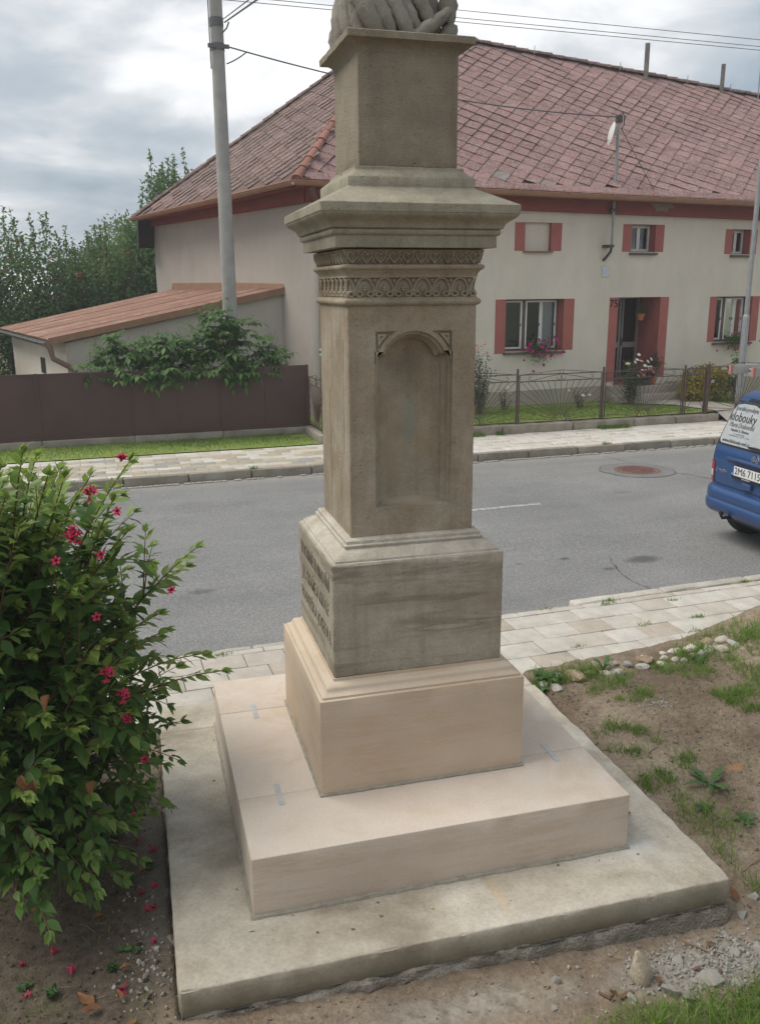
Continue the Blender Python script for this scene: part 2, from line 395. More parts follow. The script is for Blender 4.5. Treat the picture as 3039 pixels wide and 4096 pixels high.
rbox(-.546, .546, -.546, .546, .547, .561, .005, .03, .004, .003, 20, 6).build('mortar_bed', MORTAR, MON, smooth=True)
PM = new_stone('warm_moulding_sandstone', (.51, .41, .305), (.57, .475, .37), (.43, .29, .15))
sqloft([(.517,1.056),(.517,1.069),(.508,1.073),(.500,1.078),(.4935,1.084),(.4905,1.091),(.489,1.098),(.485,1.105),(.476,1.111),(.462,1.1155),(.4455,1.117),(.4455,1.131),(.40,1.132)], 26, .0012, 3).build('plinth_moulding', PM, MON, smooth=True, ang=40)
die = rbox(-.4405, .4405, -.4405, .4405, 1.130, 1.708, .007, .03, .010, .0016, 9, 12).build('inscription_block', DIE, MON, smooth=True, ang=40)
for txt, z, wd in (('K OCHRANĚ ZA PANOVÁNÍ', 1.58, .74), ('JV. CÍSAŘE A KRÁLE', 1.447, .70), ('FRANTIŠKA JOSEFA I.', 1.315, .78)):
    me = text_mesh(txt, .098, CUT_SHADE, .0015)
    xs = [v.co.x for v in me.vertices]; k = wd/(max(xs)-min(xs))
    inst('engraved_line', me, die, (-.4410, 0, z), (PI/2, 0, -PI/2), (k, 1.0, 1))
sqloft([(.436,1.704),(.434,1.711),(.4215,1.713),(.4205,1.722),(.414,1.728),(.404,1.7375),(.390,1.747),(.377,1.7535),(.367,1.757),(.3615,1.7605),(.356,1.762),(.356,1.767),(.3605,1.771),(.3605,1.778),(.355,1.782),(.349,1.7825),(.3485,1.797),(.343,1.802),(.325,1.806),(.30,1.807)], 30, .0022, 6).build('block_moulding', PALE, MON, smooth=True, ang=40)

# shaft with the arched niche
def shaft():
    m = MB(); w0, z0, z1 = .3155, 1.806, 2.915; c = .004
    XC, HW, ZB, ZS, ZC, RR = .005, .1935, 1.947, 2.702, 2.630, .167
    def outline(i, dzb=0.0):
        hw, zb, zs, rr = HW-i, ZB+dzb, ZS-i*.75, RR-i
        ex = math.sqrt(max(1e-6, rr*rr-(zs-ZC)**2)); a0 = math.atan2(zs-ZC, ex)
        pts = [(-hw, zb), (-hw*.33, zb), (hw*.33, zb), (hw, zb), (hw, zb+(zs-zb)*.5), (hw, zs)]
        for k in range(25):
            a = a0 + (PI-2*a0)*k/24; pts.append((rr*math.cos(a), ZC+rr*math.sin(a)))
        pts += [(-hw, zs), (-hw, zb+(zs-zb)*.5)]
        return [(x+XC, z) for x, z in pts]
    def spand(sgn, i=0.0):
        xl, zt, r2 = -.1885+i, 2.796-i, RR+.022+i
        a0 = math.acos(max(-1, xl/r2)); a1 = PI-math.asin((zt-ZC)/r2)
        q = 6 if i == 0 else 1
        pts = [(xl, zt)] + [(r2*math.cos(a0+(a1-a0)*k/q), ZC+r2*math.sin(a0+(a1-a0)*k/q)) for k in range(q+1)]
        return [((x if sgn < 0 else -x)+XC, z) for x, z in pts]
    O = outline(0); TL, TR = spand(-1), spand(1)
    rect = [(-w0+c, z0), (w0-c, z0), (w0-c, z1), (-w0+c, z1)]
    polys = [rect, O, TL, TR]
    flat = [p for q in polys for p in q]
    tri = geometry.tessellate_polygon([[Vector((x, z, 0)) for x, z in q] for q in polys])
    Y = -w0
    m.add([(x, Y, z) for x, z in flat], [tuple(t) for t in tri])
    loops = [(0, 0, 0), (.002, .020, .001), (.016, .022, .002), (.019, .042, .003), (.036, .066, .006), (.040, .22, .050)]
    L = [[(x, Y+d, z) for x, z in outline(i, dz)] for i, d, dz in loops]; n = len(L[0])
    for a, b_ in zip(L, L[1:]): m.add(a+b_, [(k, (k+1) % n, n+(k+1) % n, n+k) for k in range(n)])
    NX, NZ = 26, 50; g = []
    for j in range(NZ+1):
        z = 1.93 + (2.80-1.93)*j/NZ
        for i in range(NX+1):
            x = -.175 + .35*i/NX; q = abs(x)/.168
            if z > ZC: q = math.hypot(x, z-ZC)/.168
            g.append((x+XC, Y+.045+.095*math.sqrt(max(0, 1-q*q)) + .0012*nz((x, 0, z), 22), z))
    m.add(g, [(j*(NX+1)+i, j*(NX+1)+i+1, (j+1)*(NX+1)+i+1, (j+1)*(NX+1)+i) for j in range(NZ) for i in range(NX)])
    for T, sg in ((TL, -1), (TR, 1)):
        n = len(T); m.add([(x, Y, z) for x, z in T]+[(x, Y+.014, z) for x, z in T], [(k, (k+1) % n, n+(k+1) % n, n+k) for k in range(n)]+[tuple(range(n, 2*n))])
        a, b_ = spand(sg, .012), spand(sg, .022); k3 = 3
        vs = [(x, Y+.0135, z) for x, z in spand(sg, .010)]+[(x, Y+.003, z) for x, z in a]+[(x, Y+.003, z) for x, z in b_]+[(x, Y+.0135, z) for x, z in spand(sg, .024)]
        for q in range(3): m.add(vs[q*3:q*3+6], [(k, (k+1) % 3, 3+(k+1) % 3, 3+k) for k in range(3)])
    # the other three faces, worn
    def grid(fn, nu=14, nv=46):
        vs = [fn(-1+2*i/nu, z0+(z1-z0)*j/nv) for j in range(nv+1) for i in range(nu+1)]
        m.add(vs, [(j*(nu+1)+i, j*(nu+1)+i+1, (j+1)*(nu+1)+i+1, (j+1)*(nu+1)+i) for j in range(nv) for i in range(nu)])
    k = w0-c
    grid(lambda u, z: (-w0 - .001*nz((u, 0, z), 9), u*k, z)); grid(lambda u, z: (w0 + .002*nz((u, 5, z), 9), u*k, z)); grid(lambda u, z: (u*k, w0, z))
    for sx in (-1, 1):
        for sy in (-1, 1):
            vs = []
            for j in range(61):
                z = z0+(z1-z0)*j/60; e = .0035*max(0, nz((sx, sy, z), 17)) + .003*max(0, nz((sx, sy, z), 41))
                vs += [(sx*w0, sy*k, z), (sx*(w0-c*.45-e), sy*(w0-c*.45-e), z), (sx*k, sy*w0, z)]
            m.add(vs, [(j*3+i, j*3+i+1, j*3+4+i, j*3+3+i) for j in range(60) for i in (0, 1)])
    return m
NOFIX[0] = True
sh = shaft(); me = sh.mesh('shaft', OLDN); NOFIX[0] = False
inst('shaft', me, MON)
# fissures down the left face of the shaft
for y, za, zb_ in ((.10, 1.82, 2.5), (-.205, 2.2, 2.75)):
    pts = [(-.3168, y+.004*nz((y, 0, z/20), 11), z/20) for z in range(int(za*20), int(zb_*20)+1)]
    MB().tube(pts, .0007, 4).build('fissure', CUT_SHADE, MON)

# capital: mouldings, friezes, cornice
sqloft([(.30,2.906),(.3155,2.911),(.319,2.914),(.327,2.918),(.3315,2.925),(.3325,2.931),(.3315,2.937),(.327,2.943),(.319,2.9465),(.3185,2.9515),(.30,2.952)], 34, .0012, 2).build('lower_torus', OLD, MON, smooth=True, ang=50)
LF = sqloft([(.302,2.951),(.302,3.042)], 4, 0, 1).build('arcade_frieze', OLD, MON)
sqloft([(.30,3.040),(.3165,3.0405),(.317,3.0465),(.3155,3.048),(.318,3.056),(.322,3.0635),(.327,3.068),(.3275,3.071),(.333,3.0745),(.340,3.079),(.3435,3.086),(.342,3.093),(.336,3.098),(.326,3.0995),(.30,3.10)], 34, .0014, 5).build('middle_torus', OLD, MON, smooth=True, ang=50)
UF = sqloft([(.315,3.099),(.319,3.108),(.328,3.130),(.337,3.150),(.341,3.163),(.31,3.173)], 4, 0, 1).build('heart_frieze', OLD, MON)
sqloft([(.30,3.1705),(.3835,3.1715),(.3845,3.174),(.3845,3.2235),(.3925,3.2255),(.397,3.230),(.4005,3.2385),(.3985,3.247),(.392,3.2505),(.4005,3.252),(.408,3.2565),(.410,3.263),(.4155,3.2745),(.4275,3.286),(.4425,3.295),(.4545,3.3035),(.4615,3.313),(.462,3.318),(.4655,3.3195),(.466,3.3545),(.463,3.3575)], 30, .0014, 8, .005, close_top=False).build('cornice', CORN, MON, smooth=True, ang=40)
sqloft([(.4635,3.3568),(.42,3.379),(.36,3.4085),(.305,3.4365),(.3035,3.438),(.303,3.478),(.300,3.482),(.282,3.496),(.264,3.511),(.2615,3.514),(.261,3.526),(.258,3.5285),(.236,3.531),(.2,3.532)], 26, .0018, 4, .004).build('weathering_course', PALE2 if False else CORN, MON, smooth=True, ang=40)
UPD = old_stone('upper_die_sandstone', (.23, .192, .142), (.275, .235, .178), (.31, .272, .215), (14, 14, 170), .45)
rbox(-.2365, .2365, -.2365, .2365, 3.53, 4.004, .005, .05, .006, .001, 9, 22).build('upper_die', UPD, MON, smooth=True, ang=40)
sqloft([(.22,3.998),(.235,4.001),(.2355,4.009),(.2395,4.021),(.248,4.032),(.263,4.042),(.279,4.0465),(.2885,4.048),(.290,4.0485),(.2955,4.049),(.2965,4.076),(.292,4.0795),(.1,4.08)], 26, .0016, 9, .004).build('cap_moulding', UPD, MON, smooth=True, ang=40)

# carved arcade: a stem with its scrolls, tie, diamond and two half arches
PER = .0925
def arc2(cx, cz, r, a0, a1, n): return [(cx+r*math.cos(math.radians(a0+(a1-a0)*i/n)), cz+r*math.sin(math.radians(a0+(a1-a0)*i/n))) for i in range(n+1)]
def flat_tube(m, pts, r, y=0.0, n=6): m.tube([(x, y, z) for x, z in pts], r, n)
def stem_motif(xl=-1, xr=1, lim=None):
    m = MB(); H = PER/2
    for sg, lm in ((-1, xl), (1, xr)):
        pts = []
        for i in range(10):      # lancet half
            t = i/9; x = sg*H*(.08+.92*t**1.55); z = .028 + .058*math.sin(t*PI/2)**.92
            if lm is not None and abs(x) > abs(lm)*1.0 and abs(lm) < H: break
            pts.append((x, z))
        flat_tube(m, pts, .0062)
        pts2 = [(x*.80, z-.003) for x, z in pts[:8]]; flat_tube(m, pts2, .003)
        sc_ = [(sg*.003, .030), (sg*.0035, .018)] + [(sg*(.0205-.0165*math.cos(math.radians(a))*(1-.25*a/400)), .0145-.0125*math.sin(math.radians(a))*(1-.35*a/420)) for a in range(20, 400, 30)]
        flat_tube(m, [p for p in sc_], .006)
    m.box(-.015, .015, -.0075, 0, .0255, .0325)
    for a, b_ in (((0, .073), .0075),):
        x, z = a; m.add([(x, -.006, z+.011), (x+.0085, -.006, z), (x, -.006, z-.010), (x-.0085, -.006, z), (x, -.007, z+.004), (x+.003, -.007, z), (x, -.007, z-.004), (x-.003, -.007, z)], [(0, 1, 5, 4), (1, 2, 6, 5), (2, 3, 7, 6), (3, 0, 4, 7)])
        m.add([(x, -.006, z+.011), (x+.0085, -.006, z), (x, -.006, z-.010), (x-.0085, -.006, z), (x, .002, z+.012), (x+.0095, .002, z), (x, .002, z-.011), (x-.0095, .002, z)], [(k, (k+1) % 4, 4+(k+1) % 4, 4+k) for k in range(4)])
    return m.mesh('stem_ornament', OLD, True, 60)
def fleur():
    m = MB()
    flat_tube(m, [(0, .022), (0, .050), (0, .064)], [.0035, .0045, .001]); flat_tube(m, [(-.013, .044), (-.006, .041), (0, .044), (.006, .041), (.013, .044)], [.002, .0042, .0045, .0042, .002])
    for sx in (-1, 1): flat_tube(m, [(0, .030), (sx*.008, .035), (sx*.012, .031)], [.003, .004, .0025])
    return m.mesh('fleur_ornament', OLD, True, 60)
def heart():
    m = MB(); pts = []
    for i in range(25):
        t = PI*2*i/24; pts.append((.0016*16*math.sin(t)**3, .0018*(13*math.cos(t)-5*math.cos(2*t)-2*math.cos(3*t)-math.cos(4*t))))
    flat_tube(m, pts, .0046); flat_tube(m, [(0, -.026), (0, -.010), (.004, .004)], [.002, .004, .002])
    flat_tube(m, [(0, .006), (-.008, .012), (-.013, .006), (-.009, -.004)], .0025); flat_tube(m, [(0, .006), (.008, .012), (.013, .006), (.009, -.004)], .0025)
    for sx in (-1, 1): flat_tube(m, [(sx*.032, -.004), (sx*.022, -.028)], [.004, .0015]); 
    flat_tube(m, [(.032, -.030), (.032, -.008)], [.0018, .003])
    return m.mesh('heart_ornament', OLD, True, 60)
STM, FLE, HRT = stem_motif(), fleur(), heart()
STL, STR = stem_motif(xl=.034), stem_motif(xr=.034)
for q in range(4):
    a = q*PI/2; ca, sa = math.cos(a), math.sin(a)
    def place(name, me, par, x, off, z, tilt=0.0):
        return inst(name, me, par, (ca*x + sa*off, sa*x - ca*off, z), Euler((tilt, 0, a)))
    for k in range(7):
        place('stem_ornament', STL if k == 0 else STR if k == 6 else STM, LF, (k-3)*PER, .3095, 2.952)
    for k in range(6): place('fleur_ornament', FLE, LF, (k-2.5)*PER, .3085, 2.952)
    for k in range(10): place('heart_ornament', HRT, UF, (k-4.5)*.0652, .3345, 3.131, math.radians(20))

# draped foot of the statue on the cap
def statue():
    m = MB(); NT, NZ = 120, 64; vs = []
    for j in range(NZ+1):
        z = 1.15*j/NZ
        for i in range(NT):
            th = 2*PI*i/NT; c, s = math.cos(th), math.sin(th)
            rx = .200 - .05*min(1, z/.5) - .05*max(0, z-.5) + .03*math.exp(-((z-.02)/.05)**2); ry = .160 - .035*min(1, z/.5) - .03*max(0, z-.5)
            k = 1/((abs(c)**3+abs(s)**3)**(1/3)); x, y = rx*k*c, ry*k*s
            ph = th*8.5 + z*9.0 + 2.0*nz((c, s, z*1.3), 1.6, 4)
            f = (1-abs(math.sin(ph/2)))**1.2*2-1
            d = 1 + .17*f*(.55+.45*nz((c*2, s*2, z*2), 1.0, 8)) + .025*nz((x, y, z), 9) + .006*nz((x, y, z), 60)
            vs.append((x*d, y*d, z))
    m.add(vs, [(j*NT+i, j*NT+(i+1) % NT, (j+1)*NT+(i+1) % NT, (j+1)*NT+i) for j in range(NZ) for i in range(NT)] + [tuple(range(NZ*NT, NZ*NT+NT))])
    return m
ST = empty('stone_statue', (0.0, -.01, 4.078), 0, 'grey stone statue in heavy folded robe on top of the pedestal', 'statue')
STONEG = old_stone('grey_statue_stone', (.20, .18, .148), (.25, .232, .195), (.29, .272, .235), (60, 60, 14), .8)
statue().build('robe', STONEG, ST, smooth=True, ang=70)
FOLDS = [((-.115, -.205, -.02), (-.175, -.20, .075), (-.225, -.175, .17), .052), ((-.062, -.215, -.02), (-.11, -.205, .08), (-.165, -.18, .20), .040), ((.022, -.215, -.02), (-.03, -.205, .075), (-.085, -.18, .19), .043), ((.065, -.205, .0), (.02, -.20, .08), (-.03, -.18, .20), .032), ((.125, -.195, .05), (.085, -.19, .11), (.04, -.17, .22), .036), ((.0, -.215, -.01), (.10, -.215, .035), (.205, -.165, .13), .036), ((.16, -.19, -.02), (.205, -.17, .02), (.235, -.13, .07), .045), ((.215, -.12, .08), (.235, -.10, .16), (.225, -.07, .26), .05), ((-.235, -.14, -.02), (-.255, -.10, .07), (-.25, -.05, .18), .045), ((-.25, -.02, -.02), (-.26, .03, .08), (-.24, .06, .2), .05), ((-.24, .12, -.02), (-.235, .15, .05), (-.22, .14, .16), .055), ((-.20, -.19, -.02), (-.235, -.17, .06), (-.24, -.13, .18), .03)]
for a_, b_, c_, r_ in FOLDS:
    m = MB(); pts = [(1-t)**2*Vector(a_)+2*t*(1-t)*Vector(b_)+t*t*Vector(c_) for t in [i/10 for i in range(11)]]
    m.tube(pts, [r_*(.45+.45*math.sin(PI*(i+.6)/11.5)) + .006*nz((i, r_*90, a_[0]*9), .9) for i in range(11)], 9); m.v = [tuple(Vector(q)+Vector((nz(q, 40, 1), nz(q, 40, 5), nz(q, 40, 9)))*.007+Vector((nz(q, 90, 2), nz(q, 90, 4), 0))*.004) for q in m.v]; m.build('robe_fold', STONEG, ST, smooth=True, ang=50)
m = MB(); m.lathe([(.001, 1.38), (.06, 1.37), (.082, 1.32), (.085, 1.27), (.07, 1.21), (.05, 1.17), (.055, 1.13), (.14, 1.10), (.19, 1.04), (.2, .95)], 20)
m.build('head_and_shoulders', STONEG, ST, smooth=True, ang=70)
rbox(-.235, .235, -.20, .20, -.002, .018, .008, .03, .01, .006, 12, 4).build('statue_base', STONEG, ST, smooth=True)
# ------------------------------------------------------------------ ground, road, pavements
def sst(x, a, b):
    t = min(1, max(0, (x-a)/(b-a))); return t*t*(3-2*t)
def soil_z(x, y):
    t = -SA*x + CA*y
    zf = .118 - .040*(x+1.3) if x > -1.3 else .118
    zf = max(.015, min(.13, zf))
    zr = .03 + .16*sst(y, -1.45, .35) + .055*min(2.5, max(0, x-1.3))*sst(y, -1.5, -.2) + .15*sst(x, 2.7, 3.6)*sst(y, .3, 1.1)
    zl = .13 + .03*nz((x, y, 0), 1.5)
    z = zl + (zf-zl)*sst(x, -1.55, -1.25)
    k = sst(x, 1.22, 1.40); z = z*(1-k) + zr*k
    if -1.28 < x < 1.28 and -1.28 < y < 1.3: z = min(z, .05)
    z += 1.35*sst(-y, 2.1, 4.6)
    z += .016*nz((x, y, 0), 4.2, 3) + .011*nz((x, y, 0), 13, 5) + .009*max(-.3, nz((x, y, 0), 34, 6))
    e = sst(t, 1.16, 1.27)
    return z*(1-e) + .03*e
m = NM('garden_soil', .97, .1); p = m.pos()
c = m.ramp(m.noise(p, 2.0, 6, .6, .3), [(.32, (.14, .105, .075)), (.5, (.215, .165, .12)), (.66, (.295, .238, .175))])
c = m.mix(.6, c, m.ramp(m.noise(p, 38, 5, .7), [(.3, .55), (.7, 1.25)]), 'MULTIPLY')
peb = m.ramp(m.vor(p, 55), [(.14, 1.0), (.22, 0.0)]); pm_ = m.ramp(m.noise(p, 6, 3), [(.50, 0.0), (.58, 1.0)])
c = m.mix(m.math('MULTIPLY', peb, m.math('MULTIPLY', pm_, .6)), c, (.33, .29, .23))
c = m.mix(m.math('MULTIPLY', m.blob(p, (2.04, -.33, .2), (.09, .04, .2), .9, 14, .5), .55), c, (.42, .17, .07))
c = m.mix(m.math('MULTIPLY', m.blob(p, (-2.5, -.5, .1), (1.45, 2.6, .6), .25, 4, .15), .85), c, m.ramp(m.noise(p, 26, 4, .7), [(.35, (.05, .04, .031)), (.65, (.10, .08, .06))]))  # dark humus, deepened in colour to stand in for the shrub's shade
c = m.mix(m.math('MULTIPLY', m.blob(p, (1.0, -1.53, .05), (.52, .17, .3), .6, 5, .4), .75), c, m.ramp(m.noise(p, 30, 4), [(.35, (.20, .185, .16)), (.65, (.34, .325, .30))]))
c = m.mix(m.math('MULTIPLY', m.blob(p, (-.15, -1.50, .05), (.75, .14, .3), .7, 4, .5), .65), c, m.ramp(m.noise(p, 22, 4), [(.35, (.20, .175, .14)), (.65, (.36, .335, .29))]))
c = m.mix(m.math('MULTIPLY', m.blob(p, (-1.36, -.15, .1), (.10, 1.1, .3), .7, 5, .3), .6), c, (.18, .165, .14))
m.col(c); m.bump(m.noise(p, 60, 5, .7), .7, .012); m.bump(m.noise(p, 200, 3, .7), .4, .004)
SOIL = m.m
def heightfield(name, xs, ys, fn, mat, **k):
    mb = MB(); nx = len(xs)
    mb.add([(x, y, fn(x, y)) for y in ys for x in xs], [(j*nx+i, j*nx+i+1, (j+1)*nx+i+1, (j+1)*nx+i) for j in range(len(ys)-1) for i in range(nx-1)])
    return mb.build(name, mat, smooth=True, ang=80, **k)
def lin(a, b, st): n = max(1, round((b-a)/st)); return [a+(b-a)*i/n for i in range(n+1)]
xs = lin(-14, -2.6, .4) + lin(-2.6, 4.4, .022)[1:] + lin(4.4, 14, .4)[1:]
ys = lin(-12, -2.2, .4) + lin(-2.2, 1.6, .022)[1:] + [1.75, 2.0]
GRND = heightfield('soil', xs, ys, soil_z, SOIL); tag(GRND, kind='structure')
g_ = MB(); g_.add([(-160, -130, -.14), (160, -130, -.14), (160, 180, -.14), (-160, 180, -.14)], [(0, 1, 2, 3)])
tag(g_.build('ground', simple('far_meadow', (.07, .09, .03), (.11, .11, .05), .5, .95, .1)), kind='structure')

m = NM('worn_asphalt', .9, .25); p = m.co('Object')
c = m.ramp(m.noise(p, .55, 5, .6), [(.3, (.165, .163, .16)), (.7, (.212, .208, .20))])
c = m.mix(.85, c, m.ramp(m.vor(p, 70), [(.0, .5), (.35, 1.0), (.7, 1.3)]), 'MULTIPLY')
c = m.mix(.75, c, m.ramp(m.noise(p, 34, 3, .85), [(.3, .66), (.72, 1.3)]), 'MULTIPLY')
c = m.mix(.5, c, m.ramp(m.noise(m.mapv(p, (.35, 1.6, 1)), 1.3, 4, .6), [(.3, .82), (.7, 1.12)]), 'MULTIPLY')
grit = m.ramp(m.vor(p, 42, 'F1'), [(.05, 1.0), (.09, 0.0)]); c = m.mix(m.math('MULTIPLY', grit, .45), c, (.50, .49, .46))
for cx, cy, rx, ry, s_ in ((4.29, 3.75, .27, .15, .7), (3.467, 4.06, .075, .045, .8), (3.743, 3.588, .10, .055, .6), (2.888, 4.055, .06, .035, .5), (-.55, 4.3, .16, .08, .5), (5.9, 6.6, .2, .1, .25)):
    c = m.mix(m.math('MULTIPLY', m.blob(p, (cx, cy, 0), (rx, ry, 1), .55, 9, .3), s_), c, (.055, .055, .057))
dust = m.ramp(m.math('ADD', m.math('ABSOLUTE', m.math('SUBTRACT', m.math('MULTIPLY', 1.0, 0.0), 0.0)), 0.0), [(0, 0.0), (1, 1.0)])
sy_ = m.n('ShaderNodeSeparateXYZ'); m.l(p, sy_.inputs[0])
d1 = m.ramp(m.math('ADD', sy_.outputs[1], m.math('MULTIPLY', m.noise(p, 2.5, 5), .5)), [(.0, 0.0), (1.0, 1.0)])
ed = m.ramp(m.math('DIVIDE', m.math('SUBTRACT', m.math('ADD', sy_.outputs[1], m.math('MULTIPLY', m.noise(p, 3, 5), -.35)), 2.3), 0.5), [(0.05, 1.0), (.9, 0.0)])
c = m.mix(m.math('MULTIPLY', ed, .55), c, (.30, .275, .235))
ed2 = m.ramp(m.math('DIVIDE', m.math('SUBTRACT', 9.9, m.math('ADD', sy_.outputs[1], m.math('MULTIPLY', m.noise(p, 2, 5), .5))), 0.6), [(0.1, 1.0), (1.0, 0.0)])
c = m.mix(m.math('MULTIPLY', ed2, .6), c, (.31, .285, .245))
m.col(c); m.bump(m.vor(p, 95), .35, .006); m.bump(m.noise(p, 30, 4, .7), .2, .006)
ASPH = m.m
ROAD = MB(); ROAD.add([(-60, 2.3, -.012), (60, 2.3, -.012), (60, 6.1, .035), (-60, 6.1, .035), (60, 9.8, -.012), (-60, 9.8, -.012)], [(0, 1, 2, 3), (3, 2, 4, 5)])
ROAD = ROAD.build('road', ASPH, rot=(0, 0, A)); tag(ROAD, kind='structure')
def road_z(t): return -.012 + .047*(1-abs(t-6.1)/3.8)
PAINT = simple('worn_white_paint', (.44, .43, .41), (.21, .21, .20), 22, .85, .2, .3, 60)
for s0, t0, L in ((3.30, 6.345, 1.12), (-4.6, 6.36, 1.1)):
    mb = MB(); n = 14
    pts = [(s0+L*i/n, t0 + .02*i/n, .045+.012*abs(nz((i*.37, 0, 0), 1))) for i in range(n+1)]
    mb.add([(x, y-w_, road_z(y)+.004) for x, y, w_ in pts]+[(x, y+w_, road_z(y)+.004) for x, y, w_ in pts], [(i, i+1, n+2+i, n+1+i) for i in range(n)])
    mb.build('lane_marking', PAINT, ROAD)
CRACK = simple('crack_tar', (.05, .05, .05), None, rough=.95)
def crack(pts, w_=.008, seed=0):
    mb = MB(); P = []
    for a, b in zip(pts, pts[1:]):
        for i in range(12):
            k = i/12; x, y = a[0]+(b[0]-a[0])*k, a[1]+(b[1]-a[1])*k
            P.append((x+.035*nz((x, y, seed), 5)+.015*nz((x, y, seed), 19), y+.035*nz((y, x, seed+4), 5)))
    n = len(P); W_ = [w_*(.35+abs(nz((q[0], q[1], 1), 9))*1.6) for q in P]
    mb.add([(x-q, y, road_z(y)+.003) for (x, y), q in zip(P, W_)]+[(x+q, y, road_z(y)+.003) for (x, y), q in zip(P, W_)], [(i, i+1, n+i+1, n+i) for i in range(n-1)])
    mb.build('crack', CRACK, ROAD)
crack([(4.0, 4.0), (3.846, 3.632), (3.737, 3.278), (3.752, 3.058), (3.80, 2.75)], .006)
crack([(7.32, 9.3), (7.394, 8.445)], .008, 2); crack([(7.55, 7.60), (7.748, 6.925), (7.9, 6.0), (8.3, 5.2)], .008, 5)
crack([(-3.5, 6.3), (0, 6.25), (2.0, 6.3)], .004, 7); crack([(6.2, 8.9), (7.3, 9.1)], .004, 9)
PATCH = simple('asphalt_patch', (.155, .155, .153), (.19, .187, .18), 3, .9, .25, .4, 90)
def disc(n, r0, r1, c, wob=0):
    mb = MB(); vs = []
    for r in (r0, r1):
        for k in range(n):
            a = 2*PI*k/n; q = r*(1+wob*nz((math.cos(a), math.sin(a), r), 2)); x, y = c[0]+q*math.cos(a), c[1]+q*math.sin(a); vs.append((x, y, road_z(y)+.004))
    mb.add(vs, [(k, (k+1) % n, n+(k+1) % n, n+k) for k in range(n)]); return mb
MC = (7.09, 7.95)
disc(40, .30, .62, MC, .06).build('asphalt_patch', PATCH, ROAD)
disc(40, .60, .607, MC, .06).build('patch_seam', CRACK, ROAD, (0, 0, .003))
RUST = simple('rusty_cast_iron', (.20, .105, .085), (.13, .075, .065), 12, .85, .3, .4, 80)
mh = street('manhole_cover', MC[0], MC[1], road_z(MC[1]), 'round rusty cast iron manhole cover set in the asphalt', 'manhole cover')
MB().lathe([(.305, .0), (.305, .009), (.375, .011), (.38, .004)], 40).build('frame_ring', RUST, mh)
mb = MB(); mb.lathe([(.001, .005), (.298, .005)], 36); mb.build('lid', RUST, mh)
mb = MB()
for i in range(-5, 6):
    for j in range(-5, 6):
        x, y = i*.052 + (.026 if j % 2 else 0), j*.05
        if math.hypot(x, y) < .275: mb.box(x-.017, x+.017, y-.013, y+.013, .005, .010)
tag(mb.build('tread_pattern', RUST, mh), kind='stuff')

# kerbs
def kerbmat(name, a, b): 
    m = NM(name, .95, .15); p = m.pos()
    c = m.ramp(m.noise(p, 3.0, 6, .65), [(.3, a), (.7, b)]); c = m.mix(.7, c, m.ramp(m.vor(p, 70), [(0, .6), (.5, 1.15)]), 'MULTIPLY')
    m.col(m.rnd(.25, c)); m.bump(m.noise(p, 80, 4, .7), .6, .006); return m.m
KERB = kerbmat('weathered_concrete_kerb', (.20, .175, .14), (.30, .275, .235)); KERBN = kerbmat('gravelly_concrete_kerb', (.33, .30, .255), (.45, .42, .37))
KS = rbox(-.494, .494, 0, .135, -.1, .135, .016, .07, .02, .006, 7, 3).mesh('kerb_stone', KERB, True, 45)
KS2 = rbox(-.494, .494, 0, .135, -.1, .135, .018, .07, .026, .007, 7, 13).mesh('kerb_stone', KERB, True, 45)
fk = street('far_kerb', 0, 9.625, 0, None, None); tag(fk, kind='structure')
k = -8.58
while k < 16:
    o = inst('kerb_stone', KS if R.random() < .5 else KS2, fk, (k, R.uniform(-.004, .004), R.uniform(-.006, .006)), (0, 0, R.uniform(-.004, .004))); k += 1.003
mb = MB(); kx = -8.0
while kx < 15:
    L = R.uniform(.05, .12)
    if R.random() < .75: mb.box(kx, kx+L-.012, -.115+R.uniform(-.01, .01), -.022, -.02, .004+R.uniform(0, .006))
    kx += L
tag(mb.build('gutter_setts', simple('pale_setts', (.36, .34, .30), (.25, .235, .21), 20, .9, .2, .5, 60), fk), kind='stuff')
nk = street('near_kerb', 0, 2.50, 0, None, None); tag(nk, kind='structure')
KN = rbox(-.494, .494, 0, .13, -.1, .118, .018, .07, .03, .008, 8, 5).mesh('kerb_stone', KERBN, True, 45)
KN2 = rbox(-.494, .494, 0, .14, -.1, .062, .014, .06, .03, .012, 9, 6).mesh('kerb_stone', KERBN, True, 45)
k = 3.17
while k < 12: inst('kerb_stone', KN, nk, (k, R.uniform(-.006, .006), R.uniform(-.008, .004)), (0, 0, R.uniform(-.006, .006))); k += 1.004
k = 2.155
while k > -9: inst('kerb_stone', KN2, nk, (k, R.uniform(-.01, .01), R.uniform(-.012, .004)), (0, 0, R.uniform(-.008, .008))); k -= 1.004

# paving
def pavemat(name, cols, rnd=.12):
    m = NM(name, .93, .18); p = m.pos(); oi = m.n('ShaderNodeObjectInfo')
    c = m.ramp(oi.outputs['Random'], [(i/len(cols), q) for i, q in enumerate(cols)])
    for nd in m.t.nodes:
        if nd.type == 'VALTORGB': nd.color_ramp.interpolation = 'CONSTANT'
    c = m.mix(.6, c, m.ramp(m.noise(p, 7, 6, .65), [(.3, .74), (.7, 1.14)]), 'MULTIPLY')
    c = m.mix(.5, c, m.ramp(m.vor(p, 120), [(0, .7), (.5, 1.12)]), 'MULTIPLY')
    sp_ = m.ramp(m.vor(p, 34), [(.06, 1.0), (.11, 0.0)]); c = m.mix(m.math('MULTIPLY', sp_, m.math('MULTIPLY', m.ramp(m.noise(p, 5, 3), [(.5, 0.0), (.6, 1.0)]), .5)), c, (.16, .12, .08))
    m.col(c); m.bump(m.noise(p, 110, 4, .65), .35, .004); return m.m
